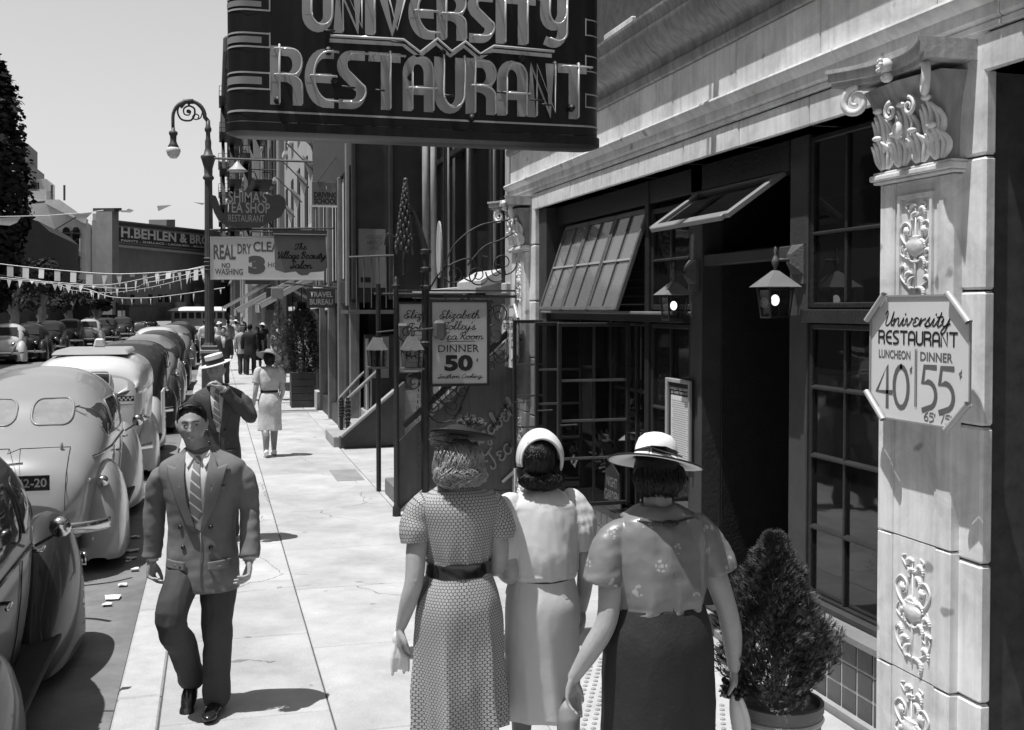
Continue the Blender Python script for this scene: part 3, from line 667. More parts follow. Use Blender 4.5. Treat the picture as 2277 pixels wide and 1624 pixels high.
lantern(5.95, 3.46, 2.42, 'carriage lantern with lit bulb right of the doorway, nearest the octagonal sign')
lantern(7.46, 3.46, 2.39, 'carriage lantern with lit bulb left of the doorway, below the open transom')
# menu case
T = thing('menu_case', 'framed menu card in a narrow case hung left of the doorway', 'menu board', (3.44, 7.65, .6))
ya, yb, za, zb = YatX(1537, 3.43), YatX(1483, 3.43), ZatY(1510, 1005, 7.75), ZatY(1510, 842, 7.75)
MB().box(3.44, 3.47, ya, yb, za - .1, zb).build('case_back', M_black, T)
m = MB(); m.box(3.415, 3.44, ya, ya + .025, za - .1, zb); m.box(3.415, 3.44, yb - .04, yb, za - .1, zb); m.box(3.415, 3.44, ya + .025, yb - .04, zb - .03, zb); m.build('case_frame', mat('case_grey', .3, .6, .1, 5), T, bevel=.004)
MB().box(3.434, 3.44, ya + .04, yb - .075, za - .08, zb - .13).build('menu_card', M_white, T)
m = MB()
for k in range(26):
    z = zb - .17 - k * .017
    if z < za - .07: break
    m.box(3.4332, 3.434, ya + .055 + random.uniform(0, .03), yb - .09 - random.uniform(0, .04), z, z + .003)
tag(m.build('menu_print', M_greypaint, T), kind='stuff')
text_fit('heading_lettering', 'UNIVERSITY RESTAURANT', (3.434, yb - .06, zb - .085), (0, -1, 0), UZ, yb - ya - .09, .02, M_white, T, off=.002)
text_fit('address_lettering', '25 WEST 8TH ST.', (3.434, yb - .08, zb - .115), (0, -1, 0), UZ, yb - ya - .13, .018, M_white, T, off=.002)
# garden sign and plants in the window
T = thing('garden_sign', 'small dark shield sign with pale letters standing inside the far window', 'sign', (3.42, 8.6, .7))
P0 = PX(1340, 1112, 3.40); 
sy, sz = P0.y, P0.z
MB().prism([(3.41, sy, sz), (3.41, sy - .42, sz - .03), (3.41, sy - .38, sz + .28), (3.41, sy - .2, sz + .36), (3.41, sy - .04, sz + .28)], (.012, 0, 0)).build('board', M_greypaint, T)
text_fit('lettering', 'NIGHT', (3.41, sy - .08, sz + .15), (0, -1, 0), UZ, .27, .09, M_white, T, .02, off=.003)
text_fit('lettering', 'GARDEN', (3.41, sy - .03, sz + .02), (0, -1, 0), UZ, .36, .1, M_white, T, .02, off=.003)
M_leafg = mat('glossy_leaf', .10, .35, .35, 6, rnd=.2)
def leafy(name, label, cat, c, rad, n, ls, m, group=None, col=None, up=.5, stem=True):
    T = thing(name, label, cat, (c[0], c[1], c[2] - rad[2]), group)
    f = MB(); rnd = random.Random(int(c[1] * 100) + n)
    for k in range(n):
        while True:
            p = Vector((rnd.uniform(-1, 1), rnd.uniform(-1, 1), rnd.uniform(-1, 1)))
            if .2 < p.length < 1: break
        q = Vector((c[0] + p.x * rad[0], c[1] + p.y * rad[1], c[2] + p.z * rad[2])); d = (p + Vector((rnd.uniform(-.6, .6), rnd.uniform(-.6, .6), rnd.uniform(-.3, .3) + up))).normalized()
        x, y_ = basis(d); a = rnd.uniform(0, 6.28); s_ = x * math.cos(a) + y_ * math.sin(a); L = ls * rnd.uniform(.6, 1.3)
        f.add([q, q + d * L * .5 + s_ * L * .22, q + d * L, q + d * L * .5 - s_ * L * .22], [(0, 1, 2, 3)])
    f.build('foliage', m, T)
    if stem:
        s = MB()
        for k in range(5): a = k * 1.3; s.tube([(c[0], c[1], c[2] - rad[2]), (c[0] + rad[0] * .5 * math.cos(a), c[1] + rad[1] * .5 * math.sin(a), c[2] + rad[2] * .3)], [.01, .004], 5)
        s.build('stem', M_wood, T)
    return T
for k, (u, v, s) in enumerate([(1440, 935, .2), (1290, 985, .16), (1350, 1010, .17), (1395, 985, .16)]):
    p = PX(u, v, 3.62); leafy('potted_plant', ['glossy broad-leaved plant in the window, tallest and nearest the menu case', 'broad-leaved plant behind the casements, farthest left', 'small plant standing low in the middle of the far window', 'leafy plant right beside the tallest one in the window'][k], 'plant', (p.x, p.y, p.z), (.10, s, s), 60, .14, M_leafg, 'plants in the restaurant window')
# =============================================================== octagonal price signs
def price_sign(y0, y1, z0, z1, label, x=XP - .10):
    W, H = y1 - y0, z1 - z0
    T = thing('price_sign', label, 'sign', (x, (y0 + y1) / 2, z0), 'octagonal price signs on the pilasters')
    c = .17 * W; k = .19 * H
    q = [(y1, z0 + k), (y1, z1 - k), (y1 - c, z1), (y0 + c, z1), (y0, z1 - k), (y0, z0 + k), (y0 + c, z0), (y1 - c, z0)]
    MB().prism([(x, a, b) for a, b in q], (.006, 0, 0)).build('panel', M_white, T, bevel=.002)
    fr = MB()
    for (a, b), (c1, d) in zip(q, q[1:] + q[:1]):
        if a != c1 and b != d: continue
        fr.bar((x - .004, a, b), (x - .004, c1, d), .008, .008)
    fr.build('rim', mat('sign_rim', .3, .4, .1, 5), T)
    for (a, b), (c1, d) in ((q[1], q[2]), (q[3], q[4]), (q[5], q[6]), (q[7], q[0])):
        A0, B0 = Vector((x, a, b)), Vector((x, c1, d)); e = (B0 - A0).normalized(); cc = Vector((0, (y0 + y1) / 2 - (a + c1) / 2, (z0 + z1) / 2 - (b + d) / 2)).normalized()
        rows = []
        for i in range(13):
            t = math.radians(-90 + i * 30 ) ; r = .019 * (1 - .03 * i)
            off = Vector((-.02, 0, 0)) - Vector((math.sin(-math.pi / 2), 0, 0)) * 0 + Vector((-1, 0, 0)) * r * math.sin(t) + cc * (-r * math.cos(t)) + cc * 0
            rows.append([A0 - e * .012 + off, B0 + e * .012 + off])
        MB().grid(rows, closed=False).build('rolled_corner', mat('rolled_tin', .42, .35, .1, 5, spec=.6), T, smooth=True)
    rt = Vector((0, -1, 0)); n_ = x
    def P(a, b): return Vector((x, y1 - a * W, z1 - b * H))
    stroke_text('script_lettering', 'University', P(.14, .24), rt, UZ, .66 * W, .115 * H, .007, M_black, T, SCR, .22, .02)
    stroke_text('word_lettering', 'RESTAURANT', P(.09, .385), rt, UZ, .79 * W, .098 * H, .011, M_black, T, DECO, 0, .16)
    text_fit('luncheon_lettering', 'LUNCHEON', P(.09, .51), rt, UZ, .34 * W, .07 * H, M_greypaint, T, .02)
    text_fit('dinner_lettering', 'DINNER', P(.53, .51), rt, UZ, .31 * W, .07 * H, M_greypaint, T, .02)
    stroke_text('price_lettering', '40', P(.07, .90), rt, UZ, .34 * W, .33 * H, .024, M_greypaint, T, DECO, 0, .09)
    stroke_text('price_lettering', '55', P(.55, .875), rt, UZ, .30 * W, .32 * H, .024, M_greypaint, T, DECO, 0, .10)
    stroke_text('cent_mark', 'c', P(.425, .63), rt, UZ, .03 * W, .07 * H, .005, M_greypaint, T, DECO)
    stroke_text('cent_mark', 'c', P(.90, .63), rt, UZ, .03 * W, .07 * H, .005, M_greypaint, T, DECO)
    stroke_text('small_price_lettering', '65', P(.575, .975), rt, UZ, .09 * W, .065 * H, .006, M_greypaint, T, DECO, 0, .12)
    stroke_text('small_price_lettering', '75', P(.73, .975), rt, UZ, .09 * W, .065 * H, .006, M_greypaint, T, DECO, 0, .12)
    stroke_text('cent_mark', 'c', P(.67, .94), rt, UZ, .015 * W, .03 * H, .003, M_greypaint, T, DECO); stroke_text('cent_mark', 'c', P(.825, .94), rt, UZ, .015 * W, .03 * H, .003, M_greypaint, T, DECO)
    m = MB(); m.box(x - .004, x - .003, y1 - .485 * W, y1 - .48 * W, z0 + .12 * H, z1 - .42 * H); m.box(x - .004, x - .003, y1 - .50 * W, y1 - .495 * W, z0 + .12 * H, z1 - .42 * H); m.build('rule_line', M_greypaint, T)
    m = MB(); m.box(x + .006, XP, y1 - .3 * W, y1 - .28 * W, z0 + .3, z0 + .32); m.box(x + .006, XP, y1 - .7 * W, y1 - .68 * W, z0 + .3, z0 + .32); m.build('standoff', M_iron, T)
XS = XP - .09
ya, yb = YatX(2160, XS), YatX(1938, XS)
zt = (ZatY(1950, 660, yb) + ZatY(2150, 655, ya)) / 2; zb_ = (ZatY(1955, 925, yb) + ZatY(2120, 957, ya)) / 2
price_sign(ya, yb, zb_, zt, 'large octagonal white price sign with curled corners on the nearest pilaster', XS)
price_sign(11.22, 11.94, 1.60, 2.28, 'octagonal white price sign on the far pilaster behind the open casement', XS)
# =============================================================== hanging neon sign
YN = 6.6; K = YN / 8.3
xl, xr = XatY(505, YN), XatY(1345, YN)
zb = PY(925, 313, YN).z; HT = 1.95 * K; TH = .17 * K
N = thing('neon_sign', 'big black hanging neon sign with two lines of deco letters over the pavement', 'sign', (xr, YN + TH, zb))
M_neonbody = mat('sign_black_enamel', .016, .38, .35, 2.5, spec=.3, streak=.35)
M_strip = mat('sign_cream_paint', .42, .4, .15, 4, streak=.15)
ym = YN + TH
def outline(z, ins=0., n=10, th=TH):
    q = [];
    for i in range(n + 1): a = math.pi / 2 + math.pi * i / n; q.append((xl + .16 * K + (.16 * K - ins) * math.cos(a), ym - (th - ins) * math.sin(a) * -1, z))
    for i in range(n + 1): a = -math.pi / 2 + math.pi * i / n; q.append((xr - .16 * K + (.16 * K - ins) * math.cos(a), ym + (th - ins) * math.sin(a), z))
    return q
m = MB(); rows = [outline(zb - .0, .05), outline(zb + .02, .0), outline(zb + .09 * K, 0), outline(zb + .10 * K, .015), outline(zb + HT, .015)]
m.grid(rows, closed=True, caps=True); o = m.build('sign_body', M_neonbody, N, auto=35); clean(o.data)
def band(name, z0, z1, pr=.004, mt=M_strip): m = MB(); m.grid([outline(z0, .015 - pr), outline(z1, .015 - pr)], closed=True); m.build(name, mt, N, auto=40)
band('cream_band', zb + .165 * K, zb + .18 * K)
# ornament bars at both ends wrapping round the edge
def wrap_bar(side, z0, z1, reach, pr, mt, name):
    m = MB(); q = []
    n = 8
    if side < 0: pts = [(xl + .16 * K + (.16 * K - .015 + pr) * math.cos(math.pi + math.pi / 2 * i / n), ym + (TH - .015 + pr) * math.sin(math.pi + math.pi / 2 * i / n)) for i in range(n + 1)] + [(xl + .16 * K + reach, ym - TH + .015 - pr)]
    else: pts = [(xr - .16 * K - reach, ym - TH + .015 - pr)] + [(xr - .16 * K + (.16 * K - .015 + pr) * math.cos(-math.pi / 2 + math.pi / 2 * i / n), ym + (TH - .015 + pr) * math.sin(-math.pi / 2 + math.pi / 2 * i / n)) for i in range(n + 1)]
    m.grid([[(a, b, z0) for a, b in pts], [(a, b, z1) for a, b in pts]], closed=False); m.build(name, mt, N, auto=40)
zc = lambda v, u: PY(u, v, YN).z
for v0, v1 in ((-8, 22), (70, 104), (158, 198)):
    za, zb2 = zc(v1, 560), zc(v0, 560)
    for z_ in (za, zb2 - .01): wrap_bar(-1, z_, z_ + .010, .155 * K, .003, M_strip, 'outline_stripe')
    MB().box(xl + .315 * K, xl + .325 * K, YN + .009, YN + .014, za, zb2 + .002).build('outline_stripe', M_strip, N)
    wrap_bar(-1, za + (zb2 - za) * .3, za + (zb2 - za) * .72, .10 * K, .003, mat('sign_bar_paint', .25, .4, .15, 4), 'ornament_bar')
for v0, v1 in ((42, 80), (123, 160), (208, 240)):
    za, zb2 = zc(v1, 1320), zc(v0, 1320)
    for z_ in (za, zb2 - .01): wrap_bar(1, z_, z_ + .008, .0, .003, M_strip, 'outline_stripe')
    MB().box(xr - .165 * K, xr - .158 * K, YN + .009, YN + .014, za, zb2 + .002).build('outline_stripe', M_strip, N)
M_lett = mat('letter_cream', .34, .45, .1, 5); M_tube = mat('neon_tube_glass', .5, .12, .1, 5, spec=.9, coat=.6)
def neon_word(word, u0, v0, u1, v1, u2, v2, table=DECO, sw=.072 * K):
    """u0,v0 lower left; u1,v1 lower right; u2,v2 upper left"""
    a, b, c = PY(u0, v0, YN), PY(u1, v1, YN), PY(u2, v2, YN)
    a.z = b.z = (a.z + b.z) / 2; w_ = (b - a).length; h_ = c.z - a.z
    ls, W = glyph_lines(word, table, .25)
    x = 0
    for ch in word:
        wd, st = table[ch]; L = MB(); Tb = MB()
        for k, ln in enumerate(st):
            P3 = [Vector((a.x + (x + p) / W * w_, YN + .011 - .0008 * k, a.z + q * h_)) for p, q in ln]
            for e, f in ((0, 1), (-1, -2)):
                d = P3[e] - P3[f]
                if d.length > 0 and len(ln) < 30 and ch not in 'V': P3[e] = P3[e] + d.normalized() * sw * .42
            ribbon(L, P3, sw, Vector((0, -1, 0)))
            T3 = [p + Vector((.03 * K, -.04, .006)) for p in P3]
            Tb.tube(T3, .0072, 6)
            for e in (0, -1): Tb.tube([T3[e], T3[e] + Vector((0, .045, -.0))], .005, 6)
        o = L.build('painted_letter', M_lett, N); sm = o.modifiers.new('thickness', 'SOLIDIFY'); sm.thickness = .003
        o = Tb.build('neon_tube', M_tube, N, smooth=True)
        x += wd + .25
neon_word('UNIVERSITY', 683, 63, 1250, 93, 683, -38)
neon_word('RESTAURANT', 612, 222, 1298, 258, 612, 112)
J = MB()   # black painted-out jumper tubes between letters
for (u, v), (u2, v2) in (((835, 200), (855, 202)), ((990, 212), (1010, 213)), ((1105, 205), (1125, 207)), ((1180, 222), (1210, 224)), ((1205, 232), (1225, 234)), ((760, 192), (790, 196)), ((720, 68), (745, 69)), ((870, 92), (905, 97)), ((1090, 120), (1060, 122))):
    a, b = PY(u, v, YN - .05), PY(u2, v2, YN - .04); J.tube([a, b], .006, 6)
for u, v in ((618, 222), (745, 180), (915, 170), (1050, 262), (1272, 240), (1163, 130), (985, 118), (731, 112)):
    p = PY(u, v, YN - .02); J.lathe([(.018, 0), (.024, .016), (.016, .036), (.019, .05)], p + Vector((0, .04, 0)), 10, (0, -1, 0))
tag(J.build('insulator', M_iron, N, smooth=True), kind='stuff')
# zigzag between the lines
pts = [(733, 83), (895, 92), (932, 120), (970, 90), (1002, 118), (1032, 96), (1065, 124), (1095, 106), (1228, 118)]
P3 = [PY(u, v, YN - .0) for u, v in pts]
m = MB(); ribbon(m, [p + Vector((0, .011, -.016)) for p in P3], .024, Vector((0, -1, 0))); m.build('painted_zigzag', M_lett, N)
MB().tube([p + Vector((.0, -.04, 0)) for p in P3], .009, 8).build('neon_tube', M_tube, N, smooth=True)
# hangers to the facade
for q in (1.15, 1.4): MB().box(xr, XF, ym - .03, ym + .03, zb + q, zb + q + .06).build('wall_bracket', M_iron, N)
m = MB(); m.tube([(xl + .4, ym, zb + HT), (XF, ym, zb + HT + 1.6)], .008, 6); m.tube([(xl + 1.3, ym, zb + HT), (XF, ym, zb + HT + 1.3)], .008, 6); m.build('guy_wire', M_iron, N)
# =============================================================== tea room: gate, signs, stoop
M_sheet = mat('painted_sheet_iron', .085, .45, .25, 2.5, .2, 20, streak=.2)
M_cream = mat('cream_signboard', .42, .5, .1, 3)
YT = 11.64
T = thing('tea_room_gate', 'black wrought iron gate frame with scrollwork arching over the tea room stairs', 'gate', (1.9, YT, 0))
m = MB(); m.lathe([(.045, 0), (.045, .1), (.03, .12), (.03, 1.35), (.026, 1.37), (.026, 2.45), (.05, 2.47), (.05, 2.5), (.02, 2.52), (.03, 2.56), (0, 2.6)], (1.9, YT, 0), 10).build('post', M_iron, T, smooth=True)
XB = XatY(945, YT)
pB = [PY(946, v, YT) for v in (1120, 1000, 880, 760, 640, 560)] + [PY(u, v, YT) for u, v in ((942, 540), (932, 505), (920, 475), (908, 458))]
MB().tube(pB, [.042] * 6 + [.03, .027, .024, .02], 10).build('post', M_iron, T, smooth=True)
for v in (640, 600, 560, 765): 
    p = PY(946, v, YT); MB().lathe([(.045, -.03), (.065, -.015), (.065, .015), (.045, .03)], p, 10).build('collar', M_iron, T)
a, b = PY(880, 656, YT), PY(1142, 652, YT)
MB().box(a.x, 3.3, YT - .02, YT + .02, a.z - .03, a.z + .0).build('cross_bar', M_iron, T); MB().box(a.x, 3.3, YT + .06, YT + .09, a.z + .04, a.z + .06).build('cross_bar', M_greyiron, T)
def scr(pts, r=.009, name='scroll'): MB().tube([PY(u, v, YT) for u, v in pts], r, 5).build(name, M_iron, T, smooth=True)
def sp(u, v, r0, r1, a0, tn, r=.009):
    c = PY(u, v, YT); k = 12.05 / 2419
    MB().tube(spiral(c, UX, UZ, r0 * k, r1 * k, a0, tn, 30), [r * (1 - .4 * i / 30) for i in range(31)], 5).build('scroll', M_iron, T, smooth=True)
cm = lambda P: catmull(P, 6)
scr(cm([(957, 640), (985, 600), (1040, 575), (1060, 600), (1050, 625), (1030, 618)])); scr(cm([(985, 600), (1010, 545), (1060, 505), (1110, 492), (1140, 490)])); scr(cm([(1040, 590), (1075, 550), (1110, 535), (1140, 520)]))
for u, v, r0, a0, tn in ((1010, 610, 22, 200, 1.6), (1062, 612, 24, -20, -1.7), (1105, 605, 26, 180, 1.6), (1120, 585, 30, 0, -1.5), (1030, 672, 16, 90, -1.4), (1088, 690, 20, 60, 1.5), (1110, 700, 24, 180, -1.5), (1100, 745, 24, 90, 1.6), (1112, 790, 20, 0, -1.5), (1090, 815, 14, 200, -1.5), (905, 740, 22, 180, 1.5), (912, 770, 26, 0, -1.6), (920, 850, 20, 90, 1.7), (1000, 880, 28, 60, 1.9), (1005, 905, 22, 0, -1.6), (1028, 870, 16, 90, 1.5), (965, 905, 18, 90, 1.6), (990, 800, 10, 0, 1.2)):
    sp(u, v, r0, 3, a0, tn)
scr(cm([(950, 920), (975, 940), (1010, 930), (1030, 890), (1050, 850), (1085, 835)])); scr(cm([(1000, 910), (965, 880), (955, 850)])); scr(cm([(1085, 720), (1090, 770), (1120, 800), (1140, 770)]))
scr(cm([(855, 545), (862, 520), (880, 528), (900, 540), (925, 520)]), .008)
# hanging chain
ch = MB()
for k in range(22):
    p = PY(931 + 2.5 * math.sin(k * .4), 764 + k * 13, YT - .05); q = UX if k % 2 else UY
    ch.tube([p + (q * math.cos(a) * .011 + UZ * math.sin(a) * .021) for a in [i * math.pi / 4 for i in range(9)]], .0035, 4, caps=False)
ch.build('chain', M_iron, T, smooth=True)
# leaf-scaled finial cone
fc = MB(); c0, c1 = PY(898, 560, YT), PY(902, 405, YT)
for k in range(80):
    t = k / 80; a = k * 2.4; r = .085 * (1 - t) ** .9 + .012; p = c0.lerp(c1, t) + Vector((r * math.cos(a), r * math.sin(a), 0))
    fc.ell(p, .016, .016, .036, 6, 4)
fc.ell(c1 + Vector((0, 0, .02)), .028, .028, .028, 8, 6)
fc.build('leaf_finial', mat('painted_iron_leaf', .06, .45, .4, 14), T, smooth=True); MB().tube([c0 - UZ * .25, c1], .02, 6).build('finial_stem', M_iron, T)
# sheet iron side of the stoop
S = thing('tea_room_stoop', 'steep stoop with dark sheet iron side painted with script, behind the gate', 'stoop', (1.95, YT + .12, 0))
def poly(uv, Y, th, name, m, par): 
    o = MB().prism([PY(u, v, Y) for u, v in uv], (0, th, 0)).build(name, m, par); clean(o.data); return o
poly([(886, 983), (947, 925), (947, 1084), (886, 1139)], YT + .03, .03, 'side_panel', M_sheet, S)
poly([(947, 925), (1160, 725), (1160, 1033), (1117, 1072), (1060, 1125), (962, 1085), (947, 1084)], YT + .16, .03, 'side_panel', M_sheet, S)
a, b = PY(897, 948, YT + .1), PY(1150, 722, YT + .1); MB().tube([a, b], .035, 8).build('handrail', M_iron, S, smooth=True)
a, b = PY(905, 972, YT + .05), PY(1150, 745, YT + .05); MB().bar(a, b, .03, .035).build('handrail_edge', mat('worn_rail', .3, .4, .2, 8), S)
a, b = PY(886, 1140, YT), PY(949, 1083, YT); MB().bar(a, b, .025, .025).build('bottom_rail', mat('pale_rail', .35, .6, .2, 8), S)
a, b = PY(1117, 1072, YT + .13), PY(1160, 1033, YT + .13); MB().bar(a, b, .03, .03).build('bottom_rail', MATS['pale_rail'], S)
for k in range(8): MB().box(2.0 + k * .22, 3.4, YT + .25, YT + 1.5, k * .19, (k + 1) * .19).build('step', mat('brownstone_step', .16, .8, .2, 5, .3, 30), S, bevel=.01)
d = (PY(1140, 890, YT) - PY(1010, 1010, YT)).normalized(); nn = UY.cross(d) * -1; nn = Vector((-d.z, 0, d.x))
stroke_text('script_lettering', 'Elizabeth', PY(1042, 1014, YT + .14), d, nn, .80, .17, .02, mat('faded_sign_paint', .2, .6, .2, 8), S, SCR, .0, .04, off=.01)
stroke_text('script_lettering', 'Tea', PY(1093, 1046, YT + .14), d, nn, .36, .19, .02, MATS['faded_sign_paint'], S, SCR, .0, .04, off=.01)
# the two tea room signboards
def board(name, label, cat, u0, v0, u1, v1, Y, m, th=.03, frame=None, par=None, grp=None, fw=.025):
    a, b = PY(u0, v1, Y), PY(u1, v0, Y)
    Tt = thing(name, label, cat, (a.x, Y, a.z), grp)
    MB().box(a.x, b.x, Y, Y + th, a.z, b.z).build('board', m, Tt, bevel=.003)
    if frame:
        f = MB(); f.box(a.x - fw, a.x, Y - .012, Y + th + .004, a.z - fw, b.z + fw); f.box(b.x, b.x + fw, Y - .012, Y + th + .004, a.z - fw, b.z + fw)
        f.box(a.x, b.x, Y - .012, Y + th + .004, a.z - fw, a.z); f.box(a.x, b.x, Y - .012, Y + th + .004, b.z, b.z + fw); f.build('frame', frame, Tt)
    return Tt, a.x, b.x - a.x, a.z, b.z - a.z
def TX(T, kind, s, x, z, w_, h_, Y, m, sw=.02, **k):
    if kind == 'b': return text_fit(k.pop('name', 'lettering'), s, (x, Y, z), UX, UZ, w_, h_, m, T, **k)
    return stroke_text(k.pop('name', 'script_lettering'), s, (x, Y, z), UX, UZ, w_, h_, sw, m, T, **k)
YS = YT - .10
t, x, W, z, H = board('tea_room_sign', 'upright cream tea room signboard with price of dinner hanging nearest under the iron gate', 'sign', 961, 672, 1083, 855, YS, M_cream, .03, M_frame)
L = lambda a, b: (x + a * W, z + (1 - b) * H)
for s, a, b, ww, hh in (('Elizabeth', .13, .20, .72, .085), ('Jolley\'s', .20, .335, .58, .085), ('Tea', .14, .46, .30, .085), ('Room', .48, .455, .44, .075)):
    px, pz = L(a, b); TX(t, 's', s, px, pz, ww * W, hh * H, YS, M_black, .0085, slant=.18, gap=.03)
px, pz = L(.26, .485); MB().box(px, px + .52 * W, YS - .004, YS - .002, pz, pz + .006).build('rule_line', M_black, t)
px, pz = L(.11, .61); TX(t, 'b', 'DINNER', px, pz, .74 * W, .085 * H, YS, M_black, bold=.0)
px, pz = L(.22, .845); TX(t, 'b', '50', px, pz, .52 * W, .20 * H, YS, M_black, bold=.05)
px, pz = L(.80, .74); TX(t, 's', 'c', px, pz, .04 * W, .05 * H, YS, M_black, .006, table=DECO, name='cent_mark')
px, pz = L(.10, .93); TX(t, 's', 'Southern', px, pz, .38 * W, .045 * H, YS, M_black, .006, slant=.25, gap=.03)
px, pz = L(.53, .93); TX(t, 's', 'Cooking-', px, pz, .40 * W, .045 * H, YS, M_black, .006, slant=.25, gap=.03)
m = MB(); m.tube([(x + .15, YS + .015, z + H + .02), (x + .15, YS + .015, z + H + .1)], .006, 5).build('hanger', M_iron, t); MB().tube([(x + W - .15, YS + .015, z + H + .02), (x + W - .15, YS + .015, z + H + .1)], .006, 5).build('hanger', M_iron, t)
YS2 = 13.3
t, x, W, z, H = board('tea_room_sign', 'second cream tea room signboard hanging behind, partly hidden by the first and the gate post', 'sign', 888, 676, 1010, 829, YS2, M_cream, .03, M_frame)
for s, a, b, ww, hh in (('Elizabeth', .08, .21, .80, .10), ('Jolley\'s', .14, .40, .62, .11)):
    px, pz = L(a, b); TX(t, 's', s, px, pz, ww * W, hh * H, YS2, M_black, .011, slant=.15, gap=.03)
px, pz = L(.22, .63); TX(t, 'b', 'TEA', px, pz, .42 * W, .11 * H, YS2, M_black); px, pz = L(.12, .80); TX(t, 'b', 'ROOM', px, pz, .70 * W, .11 * H, YS2, M_black)
px, pz = L(.28, .46); MB().box(px, px + .5 * W, YS2 - .004, YS2 - .002, pz, pz + .006).build('rule_line', M_black, t); px, pz = L(.18, .86); MB().box(px, px + .6 * W, YS2 - .004, YS2 - .002, pz, pz + .006).build('rule_line', M_black, t)
MB().tube([(x + .2, YS2, z + H), (x + .2, YS2, z + H + .12)], .006, 5).build('hanger', M_iron, t)
g2 = thing('gate_bar', 'long iron bar on a post carrying the rear tea room signboard', 'gate', (1.9, YS2, 0)); MB().tube([(1.95, YS2, 0), (1.95, YS2, 2.55)], .03, 8).build('post', M_iron, g2); MB().tube([(1.9, YS2, z + H + .12), (3.4, YS2, z + H + .12)], .02, 6).build('bar', M_iron, g2)
# small hanging lanterns of the tea room
def small_lantern(u, v0, v1, Y, label):
    a, b = PY(u, v1, Y), PY(u, v0, Y); h = b.z - a.z; c = a.x; T = thing('hanging_lantern', label, 'lantern', (c, Y, a.z), 'small lanterns by the tea room gate')
    s = h * .30
    m = MB(); q = [(c - s, Y - s, a.z + h * .55), (c + s, Y - s, a.z + h * .55), (c + s, Y + s, a.z + h * .55), (c - s, Y + s, a.z + h * .55)]; r_ = [(c - s * .35, Y - s * .35, a.z + h * .92), (c + s * .35, Y - s * .35, a.z + h * .92), (c + s * .35, Y + s * .35, a.z + h * .92), (c - s * .35, Y + s * .35, a.z + h * .92)]
    m.add(q + r_, [(0, 1, 5, 4), (1, 2, 6, 5), (2, 3, 7, 6), (3, 0, 4, 7), (4, 5, 6, 7), (3, 2, 1, 0)]); o = m.build('roof', M_greyiron, T); clean(o.data)
    m = MB()
    for sx, sy in ((-1, -1), (1, -1), (1, 1), (-1, 1)): m.bar((c + sx * s * .85, Y + sy * s * .85, a.z + h * .55), (c + sx * s * .75, Y + sy * s * .75, a.z + .02), .014, .014)
    m.box(c - s, c + s, Y - s, Y + s, a.z, a.z + .02); m.build('cage', M_greyiron, T)
    MB().box(c - s * .7, c + s * .7, Y - s * .7, Y + s * .7, a.z + .03, a.z + h * .52).build('pane', M_glassc, T)
    MB().tube([(c, Y, a.z + h * .9), (c, Y, b.z + .03), (c + s * 2.4, Y, b.z + .06)], .014, 6).build('arm', M_iron, T)
    MB().box(c + s * 2.0, c + s * 3.2, Y - .05, Y + .05, b.z - .06, b.z + .14).build('bracket_box', M_greyiron, T, bevel=.03)
small_lantern(916, 742, 834 - 12, 11.5, 'small iron lantern hung left of the tea room signs on the gate post')
small_lantern(838, 745, 828 - 9, 13.2, 'small iron lantern farther back in front of the pale basement door')
# tea room front: tall windows, columns and blinds
B = thing('tea_room_building', 'dark tea room front with tall shop windows and slender columns above the stoop', 'building', (3.5, 15, 0))
A = B
MB().box(3.95, 9, 12.62, 18.5, 0, 14).build('inner_wall', M_dark, B)
M_stone = mat('brownstone', .17, .85, .2, 4, .4, 30, streak=.15)
MB().box(3.5, 3.95, 12.3, 18.5, 0, 2.42).build('wall', M_stone, B); MB().box(3.5, 3.95, 12.3, 18.5, 6.2, 14).build('wall', M_stone, B)
MB().box(3.36, 3.6, 12.2, 12.55, 0, 7).build('corner_pier', mat('pale_pier', .42, .8, .15, 5, streak=.2), B)
MB().box(3.3, 3.55, 12.3, 18.5, 2.42, 2.55).build('sill', mat('pale_sill', .4, .8, .15, 5), B, bevel=.01)
M_col = mat('pale_column_paint', .40, .6, .15, 6, streak=.25)
for k, (u, w_) in enumerate(((1118, .05), (1100, .035), (1042, .04), (998, .03), (965, .09), (948, .11), (929, .06), (913, .035), (902, .03))):
    yy = YatX(u, 3.45); MB().tube([(3.45, yy, 2.5), (3.45, yy, 6.3)], w_ * .6, 8).build('column', M_col if k not in (0, 8) else M_frame, B, smooth=True)
for a, b in ((12.6, 13.9), (13.95, 15.2), (15.4, 16.9), (17.0, 18.4)):
    P = thing('window', None, None, (3.6, a, 2.55)); P.parent = B; P.location = Vector((3.6, a, 2.55)) - B.location
    f = MB(); f.box(3.55, 3.65, a, a + .07, 2.55, 6.2); f.box(3.55, 3.65, b - .07, b, 2.55, 6.2); f.box(3.55, 3.65, a + .07, b - .07, 4.6, 4.68); f.build('frame', M_frame, P); MB().box(3.598, 3.602, a + .07, b - .07, 2.55, 4.6).build('pane', M_glass, P); MB().box(3.598, 3.602, a + .07, b - .07, 4.68, 6.2).build('pane', M_glass, P)
for k, (u, v) in enumerate(((1015, 590), (1060, 612), (900, 618), (985, 625))):
    p = PX(u, v, 3.62); MB().box(3.66, 3.67, p.y, p.y + .35, p.z - .05, p.z + .4).build('window_card', M_cream, B)
# pale awning box above stoop
MB().prism([(3.3, 12.5, 2.56), (3.05, 12.5, 2.50), (3.05, 12.5, 2.58), (3.3, 12.5, 2.72)], (0, 1.3, 0)).build('shelf_awning', mat('pale_canvas', .45, .9, .15, 5), B)
